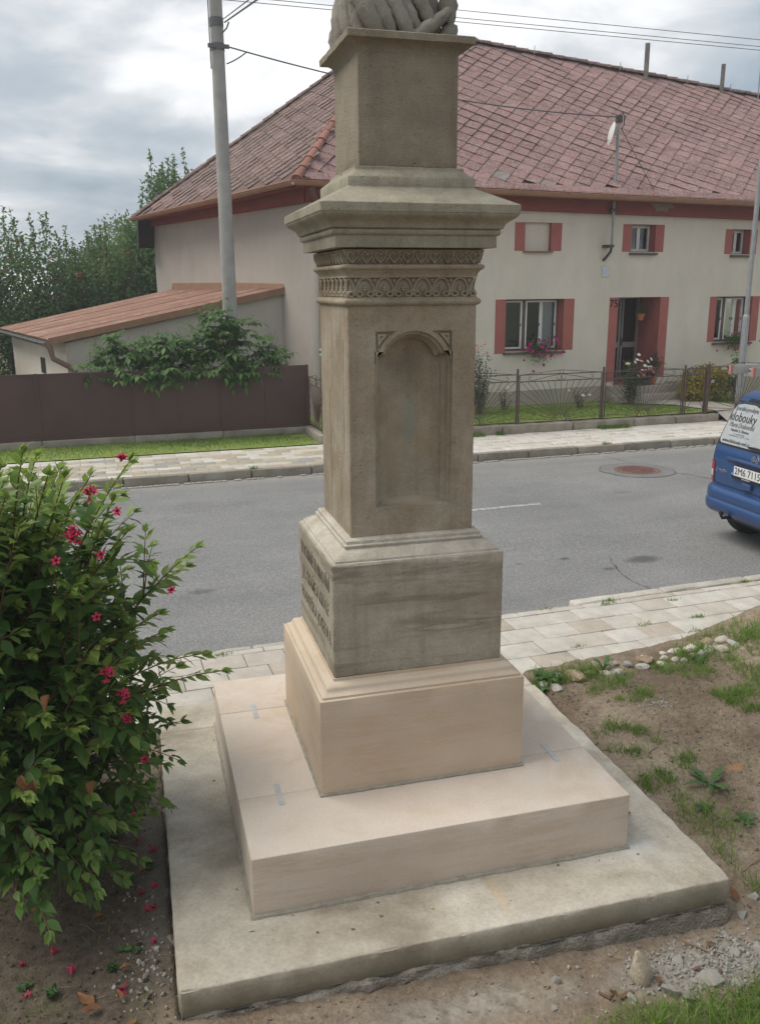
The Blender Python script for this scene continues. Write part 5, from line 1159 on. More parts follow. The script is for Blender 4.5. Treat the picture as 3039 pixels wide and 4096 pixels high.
for sg in (1, -1):                                      # side glazing
    for x0, x1, nm in ((.45, 1.25, 'side_window'), (1.32, 2.25, 'front_side_window')):
        m = MB(); vs = [(x0+.05+.12*(0 if nm != 'side_window' else k), sg*(vk(1.16+.42*k)[3]+.004), 1.16+.42*k) for k in (0, .33, .66, 1)]+[(x1-.1*k*(3 if nm != 'side_window' else 0), sg*(vk(1.16+.42*k)[3]+.004), 1.16+.42*k) for k in (0, .33, .66, 1)]; m.add(vs, [(i, i+1, 5+i, 4+i) for i in range(3)]); m.build(nm, VG, VAN)
for x in (.95, 1.85):
    m = MB(); m.box(x-.02, x+.02, -.62, .62, 1.93, 1.965); 
    for y in (-.58, .58): m.box(x-.03, x+.03, y-.03, y+.03, 1.74, 1.93)
    m.build('roof_bar', BLK, VAN)
ALUL = simple('weathered_aluminium', (.47, .46, .44), (.38, .37, .36), 9, .45, .4, metal=.35); CAPR_ = simple('faded_red_cap', (.42, .20, .17), None, rough=.6)
LAD = street('ladder', 5.5, 3.58, 1.97, 'aluminium extension ladder with red end caps on the van roof', 'ladder', rz=math.radians(-4))
for y, z, x0 in ((.20, .08, -.22), (.47, .045, -.02), (-.18, .08, -.22)):
    MB().box(x0, 2.5, y-.014, y+.014, z-.005, z+.085 if y != .47 else z+.028).build('rail', ALUL, LAD); MB().box(x0-.022, x0+.012, y-.018, y+.018, z-.008, z+.09 if y != .47 else z+.032).build('end_cap', CAPR_, LAD)
MB().box(-.02, 2.4, -.47, -.44, .02, .06).build('rail', ALUL, LAD)
for k in range(9): MB().tube([(.0+k*.28, -.19, .115), (.0+k*.28, .21, .115)], .013, 6).build('rung', ALUL, LAD)
for k in range(8): MB().tube([(.12+k*.28, -.45, .045), (.12+k*.28, .47, .055)], .013, 6).build('rung', ALUL, LAD)
# ------------------------------------------------------------------ plants
LEAFV = [(0, 0), (.14, .30), (.34, .47), (.56, .40), (.76, .21), (.89, .08), (1.0, 0)]          # along, half width
def leaf_geo(L, wd, fold=.25, curl=.25, wave=.0, seed=0.0):
    vs, fs = [], []; n = len(LEAFV)
    for i, (u, h) in enumerate(LEAFV):
        z = -curl*L*u*u; hw = h*wd; wv = wave*L*math.sin(i*2.4+seed)
        vs += [(u*L, 0, z), (u*L, hw, z+fold*hw+wv), (u*L, -hw, z+fold*hw-wv)]
    for i in range(n-1):
        a_, b_ = i*3, i*3+3
        for sd in (1, 2):
            if i == 0: fs.append((a_, b_, b_+sd) if sd == 2 else (a_, b_+sd, b_))
            elif i == n-2: fs.append((a_, b_, a_+sd) if sd == 1 else (a_, a_+sd, b_))
            else: fs.append((a_, b_, b_+sd, a_+sd) if sd == 1 else (a_, a_+sd, b_+sd, b_))
    return vs, fs
def frame_dir(d, up, roll=0.0):
    x = d.normalized(); y = up.cross(x)
    if y.length < 1e-4: y = Vector((0, 1, 0)).cross(x)
    y.normalize(); z = x.cross(y)
    if roll: q = Matrix.Rotation(roll, 3, x); y, z = q @ y, q @ z
    return Matrix((x, y, z)).transposed()
def bez(a, b, c, n): return [(1-t)**2*a+2*t*(1-t)*b+t*t*c for t in [i/n for i in range(n+1)]]
UPV = Vector((0, 0, 1))
NOFIX[0] = True
def rv(k=1.0): return Vector((R.gauss(0, 1), R.gauss(0, 1), R.gauss(0, 1)))*k

# the flowering weigela beside the slab
WB = Vector((-2.12, .10, .13))
WEI = empty('weigela_bush', WB, 0, 'large leafy shrub with red trumpet flowers beside the stone slab', 'shrub')
BARK = simple('reddish_bark', (.16, .075, .045), (.11, .06, .04), 14, .8, .2); BARKG = simple('grey_bark', (.12, .095, .07), (.08, .065, .05), 14, .9, .15, .5, 40)
WLEAF = leafmat('weigela_leaf', (.048, .108, .03), (.105, .21, .046), (.27, .38, .085), .45, .42, .35)
tips = [(-1.05, -.05, 1.74), (-1.10, .05, 1.62), (-.95, .05, 1.02), (-1.05, -.02, 1.16), (-1.33, -.28, 2.24), (-1.42, -.22, 2.05), (-1.28, -.45, .80), (-1.36, -.42, .66), (-1.60, -.45, 2.22), (-1.72, -.3, 2.29), (-1.85, -.45, 2.27), (-1.95, -.35, 2.24), (-1.25, -.15, 1.45), (-1.36, -.30, 1.92), (-1.40, -.46, 1.10), (-1.50, -.58, 1.50), (-1.58, -.62, 1.78), (-1.62, -.62, .80), (-1.75, -.72, 1.25), (-1.85, -.72, .55), (-1.75, -.68, .95), (-1.95, -.66, 1.05), (-1.45, -.40, 1.72), (-1.22, .0, 1.30), (-1.22, .10, .95), (-1.50, -.60, .62), (-1.95, -.75, 1.55), (-1.78, -.62, 2.05), (-2.05, -.70, .75), (-2.05, -.75, 1.9), (-1.55, -.52, .98), (-1.42, -.48, 1.36), (-1.45, -.45, .50), (-1.62, -.66, .50), (-1.80, -.80, .72), (-1.92, -.82, .45), (-2.1, -.85, .55), (-1.70, -.72, .38), (-2.0, -.80, 1.15), (-1.62, -.66, 1.15), (-1.38, -.30, .62), (-1.34, .15, .60), (-1.40, .35, 1.0), (-1.85, -.8, .95), (-1.75, -.5, 2.34), (-1.9, -.55, 2.32), (-2.02, -.6, 2.26), (-1.66, -.5, 2.24), (-1.5, -.38, 2.2), (-1.82, -.6, 2.18), (-1.6, -.55, 2.06), (-1.42, -.52, .36), (-1.5, -.62, .34), (-1.36, -.25, .45), (-1.6, -.78, .42), (-1.8, -.9, .35), (-1.38, -.1, .8), (-1.35, -.2, 1.05), (-1.32, .05, 1.15)]
for i in range(80):
    th = R.uniform(0, 2*PI); ph = R.uniform(-.5, 1.35); k = R.uniform(.78, 1.02)
    tips.append((WB.x-.02+.86*k*math.cos(th)*math.cos(ph*.8), WB.y+.05+.82*k*math.sin(th)*math.cos(ph*.8), 1.18+1.02*k*math.sin(ph)))
leaves = []; canes = MB()
def twig(pts, r0, r1, start, dens, lsz, young):
    n = len(pts); canes.tube([p-WB for p in pts], [r0+(r1-r0)*i/(n-1) for i in range(n)], 5, False)
    ln = sum((b_-a_).length for a_, b_ in zip(pts, pts[1:])); m_ = max(2, int(ln*(1-start)/dens)); ang = R.uniform(0, PI)
    for q in range(m_+1):
        u = start+(1-start)*q/m_; f = u*(n-1); i = min(int(f), n-2); p = pts[i].lerp(pts[i+1], f-i); d = (pts[i+1]-pts[i]).normalized()
        ang += PI/2+R.uniform(-.3, .3); side = d.cross(UPV)
        if side.length < .1: side = Vector((1, 0, 0))
        side.normalize(); s2 = side.cross(d); tip = q/m_
        for sg in (0, PI):
            o_ = side*math.cos(ang*.35+sg)+s2*math.sin(ang*.35+sg)*.7
            dr = (o_*(1.0-.55*tip**4)+d*(.45+.9*tip**4)+rv(.13)-UPV*.10).normalized(); L_ = lsz*R.uniform(.55, 1.25)*(1-.45*tip**3)*(.75+.25*min(1, u*3))
            y_ = min(1, max(0, .20+R.uniform(-.18, .25)+young*(.18+.8*max(0, tip-.5)/.5))); leaves.append((p+o_*.006, dr, L_, y_, R.uniform(-.5, .5)))
    if n > 3:
        d = (pts[-1]-pts[-2]).normalized()
        for q in range(3): leaves.append((pts[-1], (d+rv(.35)).normalized(), lsz*.5, min(1, .45+.5*young), R.uniform(-1, 1)))
for i, tp in enumerate(tips):
    tp = Vector(tp); b0 = WB+Vector((R.uniform(-.16, .16), R.uniform(-.14, .14), 0)); h = tp.z-WB.z
    mid = WB.lerp(tp, .42)+Vector((0, 0, .30+.16*h))+rv(.06); pts = bez(b0, mid, tp, 12); out_ = (Vector((tp.x, tp.y, 0))-Vector((WB.x, WB.y, 0)))
    twig(pts, .010, .0025, .36, .050, .118, 1.0 if tp.z > .9 else .5)
    for q in range(4 if i < 32 else 3):
        u = R.uniform(.40, .88); k_ = int(u*12); p = pts[k_]; d = (pts[k_+1]-pts[k_]).normalized(); o_ = rv(1); o_ = (o_-d*o_.dot(d)).normalized(); L_ = R.uniform(.16, .36)
        e_ = p+(d*.8+o_*.75+Vector((0, 0, .1)))*L_; m_ = p.lerp(e_, .5)+Vector((0, 0, .04)); twig(bez(p, m_, e_, 5), .004, .0018, .12, .046, .108, .8 if e_.z > 1.1 else .35)
canes.build('stems', BARK, WEI, smooth=True, ang=80)
# the nearest leaves stand singly, the rest of the foliage is one mass
def vis_rank(lf):
    p = lf[0]; d = (p-CAM); o_ = p-Vector((WB.x, WB.y, 1.2)); return d.length-.45*(o_.dot(-d.normalized()))-8*lf[2]+(3 if cr_.dot(d)/cf_.dot(d) < -.44 else 0)
leaves.sort(key=vis_rank)
LM = []
for q in range(8):
    vs, fs = leaf_geo(1, .50, .10+.07*(q % 3), .14+.08*(q % 4), .022, q); mb = MB(); mb.add(vs, fs, (.08, .15, .22, .30, .40, .55, .75, .95)[q]); LM.append(mb.mesh('leaf', WLEAF, True, 60))
fol = MB(); ty = (.08, .15, .22, .30, .40, .55, .75, .95)
for i, (p, d, L_, y_, ro) in enumerate(leaves):
    mt = frame_dir(d, UPV, ro)
    if i < 300:
        q = min(range(8), key=lambda k: abs(ty[k]-y_)); o = inst('leaf', LM[q], WEI, p-WB, mt.to_euler(), (L_, L_, L_))
    else:
        vs, fs = leaf_geo(L_, L_*.50, R.uniform(.05, .3), R.uniform(.1, .42), .022, ro); fol.add([p-WB+mt @ Vector(v) for v in vs], fs, y_)
tag(fol.build('foliage', WLEAF, WEI, smooth=True, ang=60), kind='stuff')
PET = NM('red_petal', .6, .3); at = PET.n('ShaderNodeAttribute'); at.attribute_name = 'tint'; PET.col(PET.ramp(at.outputs['Fac'], [(0, (.28, .012, .04)), (1, (.47, .03, .085))])); PET = PET.m
def trumpet(L=.036, n=5):
    mb = MB(); vs = []; prof = [(.0025, 0), (.004, .45), (.008, .8)]
    for r, u in prof:
        for k in range(10): a_ = 2*PI*k/10; vs.append((u*L, r*math.cos(a_), r*math.sin(a_)))
    mb.add(vs, [(i*10+k, i*10+(k+1) % 10, (i+1)*10+(k+1) % 10, (i+1)*10+k) for i in range(2) for k in range(10)], .2)
    for k in range(n):
        a_ = 2*PI*k/n; c_, s_ = math.cos(a_), math.sin(a_); t_ = Vector((0, -s_, c_)); o_ = Vector((0, c_, s_)); b0 = Vector((.8*L, 0, 0))
        mb.add([b0+o_*.007-t_*.005, b0+o_*.007+t_*.005, b0+Vector((.2*L, 0, 0))+o_*.016+t_*.006, b0+Vector((.16*L, 0, 0))+o_*.023, b0+Vector((.2*L, 0, 0))+o_*.016-t_*.006], [(0, 1, 2, 3, 4)], 1.0)
    return mb
def cluster(k, spread, sz=1.0):
    mb = MB()
    for i in range(k):
        d = (Vector((0, -.55, .75))+rv(spread)).normalized(); mt = frame_dir(d, UPV, R.uniform(0, 6)); t_ = trumpet(.036*sz*R.uniform(.8, 1.15)); o_ = rv(.006)
        b_ = len(mb.v); mb.v += [tuple(o_+mt @ Vector(v)) for v in t_.v]; mb.f += [tuple(j+b_ for j in q) for q in t_.f]; mb.t += t_.t
    return mb.mesh('flower_cluster', PET)
CLS = [cluster(6, .6, .85), cluster(4, .6, .8), cluster(2, .5, .75), cluster(9, .75, .92)]
for p, q in (((-1.50, -.46, 2.14), 0), ((-1.571, -.62, 2.00), 3), ((-1.39, -.40, 2.03), 2), ((-1.366, -.35, 2.26), 1), ((-1.49, -.56, 1.34), 0), ((-1.43, -.50, 1.20), 0), ((-1.642, -.62, 1.89), 2), ((-1.505, -.55, 1.60), 2), ((-1.473, -.48, 1.86), 2), ((-1.178, -.1, 1.54), 2), ((-1.435, -.45, 1.05), 1), ((-1.35, -.47, .84), 2)):
    inst('flower_cluster', CLS[q], WEI, Vector(p)-WB, (0, 0, R.uniform(-.5, .5)))
DRYL = simple('dry_leaf_brown', (.24, .115, .05), (.16, .08, .04), 30, .85, .15)
vs, fs = leaf_geo(.075, .045, .9, .5, .03, 2); mb = MB(); mb.add(vs, fs); DRY = mb.mesh('dry_leaf', DRYL, True, 60)
for p in ((-1.72, -.74, 1.36), (-1.86, -.76, 1.02), (-1.82, -.74, .98), (-1.60, -.62, .86)): inst('withered_leaf', DRY, WEI, Vector(p)-WB, (R.uniform(0, 1), 1.2+R.uniform(-.3, .3), R.uniform(0, 6)))

# generic foliage: leaf quads through a set of ellipsoid clumps
def small_leaf(mb, p, d, L_, wd, tint, bend=.2):
    mt = frame_dir(d, UPV, R.uniform(-1, 1)); q = [(0, 0, 0), (.45*L_, wd/2, .1*wd), (L_, 0, -bend*L_), (.45*L_, -wd/2, .1*wd)]; mb.add([p+mt @ Vector(v) for v in q], [(0, 1, 2, 3)], tint)
def tree(name, s, t, zb, clumps, nleaf, L_, mat, label, cat, group=None, bark=None, apples=0, sprouts=0, trunk_r=.11, zt=None, amat=None):
    o = street(name, s, t, zb, label, cat, group); base = Vector((0, 0, 0)); st_ = MB(); lf = MB(); zt = zt or 1.2
    top = Vector((R.uniform(-.1, .1), R.uniform(-.1, .1), zt)); st_.tube([(0, 0, -.15), (0, 0, zt*.5), top], [trunk_r*1.2, trunk_r, trunk_r*.8], 8); limbs = MB()
    wt = [c[3]*c[4]*c[5] for c in clumps]; tw = sum(wt); pts_all = []
    for (x, y, z, rx, ry, rz_), w_ in zip(clumps, wt):
        c = Vector((x-s, y-t, z-zb)); limbs.tube(bez(top*.7, top.lerp(c, .5)+Vector((0, 0, .1)), c, 6), [trunk_r*.55*(1-i/7) for i in range(7)], 6)
        for q in range(3): e_ = c+Vector((R.uniform(-.8, .8)*rx, R.uniform(-.8, .8)*ry, R.uniform(-.5, .8)*rz_)); limbs.tube([top.lerp(c, .7), c.lerp(e_, .5), e_], [trunk_r*.3, trunk_r*.15, .004], 4)
        for q in range(int(nleaf*w_/tw)):
            d = rv(1).normalized(); r = R.random()**.38; nn = 1+.28*nz(d*2.1+c, 1.0, 3); p = c+Vector((d.x*rx, d.y*ry, d.z*rz_))*r*nn
            if nz(p+c, 2.6, 7) < -.22: continue
            tn = min(1, max(0, .45+.5*nz(p, 1.4, 2)+R.uniform(-.2, .2))); small_leaf(lf, p, (d*.6+rv(.7)).normalized(), L_*R.uniform(.7, 1.25), L_*.55, tn)
            if r > .75: pts_all.append(p)
    for q in range(sprouts):
        p = R.choice([k for k in pts_all if k.z > 0] or pts_all); cand = sorted(R.sample(pts_all, min(12, len(pts_all))), key=lambda k: -k.z); p = cand[0]; h = R.uniform(.35, .95); e_ = p+Vector((R.uniform(-.12, .12), R.uniform(-.12, .12), h)); limbs.tube([p-Vector((0, 0, .3)), e_], [.012, .003], 4)
        for k in range(int(h*46)): u = R.random(); small_leaf(lf, p.lerp(e_, u)+rv(.012), (rv(.8)+UPV*.5).normalized(), L_*1.1*(1-.3*u), L_*.5, R.uniform(.3, .8))
    st_.build('trunk', bark or BARKG, o, smooth=True, ang=80); limbs.build('limbs', bark or BARKG, o, smooth=True, ang=80)
    tag(lf.build('crown', mat, o), kind='stuff')
    if apples:
        am = MB(); ic = [(0, 0, 1), (.894, 0, .447), (.276, .851, .447), (-.724, .526, .447), (-.724, -.526, .447), (.276, -.851, .447), (.724, .526, -.447), (-.276, .851, -.447), (-.894, 0, -.447), (-.276, -.851, -.447), (.724, -.526, -.447), (0, 0, -1)]
        fc = [(0, 1, 2), (0, 2, 3), (0, 3, 4), (0, 4, 5), (0, 5, 1), (1, 6, 2), (2, 7, 3), (3, 8, 4), (4, 9, 5), (5, 10, 1), (6, 7, 2), (7, 8, 3), (8, 9, 4), (9, 10, 5), (10, 6, 1), (11, 7, 6), (11, 8, 7), (11, 9, 8), (11, 10, 9), (11, 6, 10)]
        for q in range(apples):
            p = R.choice(pts_all)
            for k in range(R.choice((1, 1, 2, 3))): pp = p+rv(.05)+Vector((0, -.06, -.05)); am.add([pp+Vector(v)*.037 for v in ic], fc, R.random())
        tag(am.build('apples', amat, o, smooth=True, ang=90), kind='stuff')
    return o
APL = NM('apple_skin', .4, .4); at = APL.n('ShaderNodeAttribute'); at.attribute_name = 'tint'; APL.col(APL.ramp(at.outputs['Fac'], [(0, (.34, .05, .045)), (.75, (.40, .10, .07)), (1, (.36, .20, .09))])); APL = APL.m
TLEAF = leafmat('apple_leaf', (.09, .16, .062), (.15, .25, .09), (.22, .32, .125), .5, .65, .2)
AL = 'apple trees behind the shed'
tree('apple_tree', -3.3, 22.6, .28, [(-3.6, 22.4, 2.5, 1.9, 1.6, 2.2), (-2.3, 22.8, 2.8, 1.5, 1.4, 1.7), (-4.3, 22.6, 3.0, 1.2, 1.3, 1.5), (-2.9, 21.9, 1.7, 1.3, 1.2, 1.2)], 17000, .135, TLEAF, 'red apple tree standing at the left edge of the photo', 'tree', AL, apples=120, sprouts=26, amat=APL)
tree('apple_tree', -.9, 23.2, .28, [(-1.1, 23.0, 2.6, 1.6, 1.4, 1.6), (-.2, 23.3, 2.7, 1.5, 1.4, 1.8), (-1.6, 22.8, 2.0, 1.2, 1.2, 1.3)], 15000, .135, TLEAF, 'lower apple tree filling the gap left of the tall one', 'tree', AL, apples=70, sprouts=10, amat=APL)
tree('apple_tree', 1.5, 24.6, .28, [(1.2, 24.2, 3.2, 1.7, 1.6, 1.9), (1.7, 24.8, 4.7, 1.2, 1.3, 1.7), (.5, 24.0, 2.4, 1.4, 1.4, 1.5), (2.4, 24.6, 4.6, 1.1, 1.2, 1.4), (1.2, 24.4, 5.6, .65, .7, .9), (2.3, 24.4, 5.6, .8, .8, .8), (.3, 24.2, 4.0, .9, 1.0, 1.0)], 28000, .135, TLEAF, 'tallest apple tree with upright shoots beside the house gable', 'tree', AL, apples=110, sprouts=36, amat=APL)
tree('apple_tree', -5.9, 19.5, .28, [(-5.8, 19.4, 2.0, 1.6, 1.6, 1.6), (-4.9, 20.0, 1.2, 1.3, 1.2, 1.0)], 9000, .13, TLEAF, 'low apple branches at the far left below the shed eaves', 'tree', AL, apples=60, sprouts=5, amat=APL)
TL2 = leafmat('walnut_leaf', (.11, .16, .06), (.165, .23, .09), (.23, .29, .125), .5, .65, .2); TL3 = leafmat('spruce_leaf', (.022, .045, .03), (.035, .065, .045), (.055, .085, .06), .15, .7, .2)
tree('broadleaf_tree', .45, 29, .28, [(.4, 29, 4.3, 1.5, 1.5, 1.3), (1.6, 29.4, 4.6, 1.3, 1.3, 1.3), (.1, 29, 3.2, 1.7, 1.5, 1.4)], 8000, .14, TL2, 'pale green rounded tree behind the apple trees', 'tree', None)
tree('distant_dark_tree', -.85, 36, .28, [(-.7, 36, 3.8, 1.0, 1.0, 1.2), (-1.3, 36, 3.2, 1.0, 1.0, 1.0)], 4000, .14, TL3, 'small dark distant tree on the skyline between the apple trees', 'tree', None)
tree('broadleaf_tree', 4.2, 27.0, .28, [(3.4, 27, 5.2, 1.4, 1.4, 1.6), (4.5, 27, 5.4, 1.4, 1.4, 1.5)], 6000, .12, TL2, 'green tree crown just showing above the left roof slope', 'tree', None)

# ash-leaved saplings growing over the brown fence
VLEAF = leafmat('sapling_leaf', (.065, .135, .04), (.11, .215, .062), (.18, .30, .09), .45, .55, .25)
VO = street('climbing_sapling', .5, 13.5, .28, 'bright green compound-leaved sapling spilling over the brown fence', 'shrub'); stv, lfv = MB(), MB(); OFF = Vector((.5, 13.5, .28))
def comp_leaf(p, d, L_, n=3):
    d = d.normalized(); side = d.cross(UPV); side = side.normalized() if side.length > .05 else Vector((1, 0, 0)); stv.tube([p, p+d*L_*.5-UPV*.01, p+d*L_-UPV*L_*.12], [.004, .003, .0015], 4, False)
    for k in range(n+1):
        u = .3+.7*k/n; q = p+d*L_*u-UPV*L_*.12*u*u; tn = min(1, max(0, R.gauss(.5, .2)))
        for sg in ((-1, 1) if k < n else (0,)):
            dr = (side*sg*.9+d*.55+rv(.12)-UPV*.28).normalized(); vs, fs = leaf_geo(L_*R.uniform(.42, .56), L_*.235, .15, .3); mt = frame_dir(dr, UPV); lfv.add([q+mt @ Vector(v) for v in vs], fs, tn)
for (s, t, z, rs, rz_, k) in ((-1.05, 13.3, 1.55, .35, .30, 26), (-.75, 13.4, 1.85, .33, .33, 30), (-.25, 13.4, 1.62, .40, .26, 34), (.15, 13.45, 1.85, .35, .35, 30), (.55, 13.4, 1.65, .42, .30, 38), (.85, 13.5, 2.15, .30, .34, 30), (1.10, 13.55, 2.40, .25, .20, 14), (1.25, 13.3, 1.75, .35, .34, 34), (1.55, 13.35, 2.1, .16, .25, 12), (1.75, 13.3, 1.55, .35, .2, 20), (2.15, 13.4, 1.68, .26, .2, 18), (.3, 12.95, 1.42, .9, .07, 20), (1.3, 12.95, 1.42, .7, .07, 16), (-.6, 12.95, 1.40, .5, .08, 12)):
    for q in range(k):
        p = Vector((s+R.gauss(0, rs*.55), t+R.gauss(0, .16), z+R.gauss(0, rz_*.55))); d = Vector((R.gauss(0, 1), R.gauss(-.5, .6), R.gauss(.1, .45)))
        if t < 13: d.y = -abs(d.y)-.3; p.y = 12.96
        elif p.y < 13.12: p.y = 13.12
        comp_leaf(p-OFF, d, R.uniform(.24, .40))
        if q % 3: comp_leaf(p-OFF+rv(.06)*.5+Vector((0, .05, 0)), Vector((R.gauss(0, 1), R.gauss(-.3, .6), R.gauss(0, .4))), R.uniform(.22, .36))
for s, t in ((-1.0, 13.4), (-.5, 13.5), (.1, 13.45), (.7, 13.5), (1.2, 13.4), (1.9, 13.4)):
    for q in range(4): stv.tube(bez(Vector((s, t, .28))-OFF, Vector((s+R.uniform(-.1, .1), t, 1.1))-OFF, Vector((s+R.uniform(-.4, .4), t+R.uniform(-.2, .2), R.uniform(1.5, 2.3)))-OFF, 6), [.012, .011, .01, .008, .006, .005, .003], 5, False)
stv.build('stems', BARKG, VO, smooth=True, ang=80); tag(lfv.build('foliage', VLEAF, VO, smooth=True, ang=60), kind='stuff')

# garden plants in front of the house
GLEAF = leafmat('garden_leaf', (.05, .09, .035), (.08, .14, .05), (.14, .20, .075), .35, .5, .3)
YLEAF = leafmat('golden_variegated_leaf', (.10, .15, .03), (.46, .39, .06), (.68, .55, .10), .35, .5, .3)
def blossom(n, r, tilt=.5):
    mb = MB()
    for ring, (k, rr, up_) in enumerate(((n, r, .25), (n, r*.72, .6), (max(3, n-2), r*.42, 1.0))):
        for i in range(k):
            a_ = 2*PI*i/k+ring*.6; o_ = Vector((math.cos(a_), math.sin(a_), 0)); t_ = Vector((-math.sin(a_), math.cos(a_), 0)); e_ = o_*rr+Vector((0, 0, rr*up_)); mb.add([Vector((0, 0, 0)), o_*rr*.6+t_*rr*.42+Vector((0, 0, rr*up_*.5)), e_, o_*rr*.6-t_*rr*.42+Vector((0, 0, rr*up_*.5))], [(0, 1, 2, 3)], .5)
    return mb
PINKM = simple('magenta_petal', (.55, .025, .25), (.42, .015, .17), 40, .6, .2); WHT = simple('white_petal', (.75, .73, .66), None, rough=.6); CRM = simple('cream_petal', (.72, .58, .42), None, rough=.6); REDP = simple('scarlet_petal', (.58, .025, .02), None, rough=.6); PNK = simple('pink_petal', (.62, .25, .24), None, rough=.6); ORG = simple('coral_petal', (.62, .20, .10), None, rough=.6)
BL = {k: blossom(6, .036).mesh('blossom', mt) for k, mt in (('m', PINKM), ('w', WHT), ('c', CRM), ('r', REDP), ('p', PNK), ('o', ORG))}
def plant(name, s, t, z, label, cat, stems, nleaf, spread, L_, mat, flowers=(), fs=1.0, group=None, lean=0.2, wd=.5, low=.2):
    o = street(name, s, t, z, label, cat, group); st_, lf = MB(), MB()
    for (x, y, h) in stems:
        e_ = Vector((x, y, h)); b0 = Vector((x*lean, y*lean, -.05)); pts = bez(b0, Vector((x*.5, y*.5, h*.6)), e_, 8); st_.tube(pts, [.009*(1-i/10) for i in range(9)], 5, False)
        for q in range(nleaf): u = R.uniform(low, 1); i = min(7, int(u*8)); p = pts[i].lerp(pts[i+1], u*8-i); d = rv(1); d.z = d.z*.5+.15; small_leaf(lf, p+rv(spread*.5), d.normalized(), L_*R.uniform(.6, 1.2), L_*wd, min(1, max(0, R.gauss(.5, .22))))
    st_.build('stems', BARKG, o, smooth=True, ang=80); tag(lf.build('foliage', mat, o), kind='stuff')
    for (x, y, z_, k, sz) in flowers: inst('blossom', BL[k], o, (x, y, z_), (R.uniform(.3, 1.0), R.uniform(-.4, .4), R.uniform(-.4, .4)), (sz*fs,)*3)
    return o
plant('rose_bush', 6.50, 12.9, .31, 'tall straggly coral rose bush beside the pedestal shaft', 'rose bush', [(R.uniform(-.42, .30), R.uniform(-.2, .2), R.uniform(.7, 1.5)) for q in range(16)], 95, .10, .055, GLEAF, [(-.15, -.1, 1.48, 'o', 1.0), (.04, -.1, 1.5, 'o', 1.0), (-.2, -.12, 1.38, 'o', .9), (.1, -.1, 1.32, 'o', .8)])
plant('rose_bush', 10.45, 13.15, .33, 'white rose bush in front of the doorway', 'rose bush', [(R.uniform(-.30, .35), R.uniform(-.2, .2), R.uniform(.6, .98)) for q in range(15)], 90, .10, .06, GLEAF, [(-.22, -.1, .93, 'c', 1.9), (.0, -.12, 1.02, 'w', 1.3), (.12, -.1, .98, 'c', 1.7), (-.05, -.12, .97, 'w', 1.3), (.30, -.1, .97, 'w', 1.5), (.40, -.08, 1.02, 'w', 1.4), (.22, -.12, .88, 'w', 1.3), (.05, -.1, 1.13, 'w', 1.3), (.33, -.1, .85, 'w', 1.0), (.40, -.1, .84, 'w', 1.0), (.16, -.12, .78, 'w', 1.0), (.06, -.12, .66, 'c', 1.1), (.09, -.15, .72, 'r', 1.5)])
plant('rose_bush', 7.35, 13.45, .31, 'small white rose by the wall left of the fence middle', 'rose bush', [(R.uniform(-.15, .2), R.uniform(-.1, .1), R.uniform(.2, .5)) for q in range(7)], 22, .05, .05, GLEAF, [(.05, -.05, .5, 'w', 1.0), (.12, -.05, .36, 'c', .8)])
plant('rose_bush', 9.05, 13.05, .31, 'low cream rose on the lawn behind the sunray panel', 'rose bush', [(R.uniform(-.2, .2), R.uniform(-.1, .1), R.uniform(.2, .45)) for q in range(8)], 22, .05, .05, GLEAF, [(-.33, -.05, .42, 'c', 1.2), (.0, -.1, .3, 'w', 1.3), (.17, -.1, .3, 'w', 1.2)])
o = tree('golden_shrub', 12.45, 13.15, .33, [(12.2, 13.1, .72, .48, .4, .40), (12.75, 13.15, .75, .45, .4, .36), (12.45, 13.0, .95, .35, .3, .25), (12.0, 13.1, .6, .32, .3, .28)], 5200, .075, YLEAF, 'rounded golden variegated shrub behind the gate post', 'shrub', trunk_r=.03, zt=.3)
plant('sunflower_plant', 12.95, 12.75, .33, 'tall broad-leaved green stalk beside the lamp post', 'plant', [(R.uniform(-.15, .15), R.uniform(-.1, .1), R.uniform(.8, 1.15)) for q in range(7)], 10, .05, .16, VLEAF, lean=.7, wd=.7)
# petunias on the sills
def petunia(s, z, wdt, k, label):
    o = street('petunia_box', s, 13.9, z, label, 'flower box'); MB().bbox(-wdt*.5, wdt*.5, -.02, .11, -.03, .07, .008).build('trough', BROWNP, o); lf = MB()
    for q in range(int(1100*wdt)): p = Vector((R.gauss(0, wdt*.30), R.uniform(-.16, .02), R.gauss(.03, .12)-.05)); small_leaf(lf, p, rv(1).normalized(), .05, .03, R.uniform(.5, 1))
    tag(lf.build('foliage', VLEAF, o), kind='stuff')
    for q in range(k): x = R.gauss(0, wdt*.42); inst('blossom', BL['m'], o, (x, R.uniform(-.20, -.06), R.gauss(.0, .16)-.03), (1.2+R.uniform(-.4, .4), R.uniform(-.3, .3), R.uniform(-.6, .3)), (R.uniform(.9, 1.35),)*3)
petunia(8.42, 1.60, .52, 34, 'magenta petunias spilling from the sill of the wide triple window'); petunia(13.85, 1.68, .50, 16, 'magenta petunias on the sill of the right-hand window')
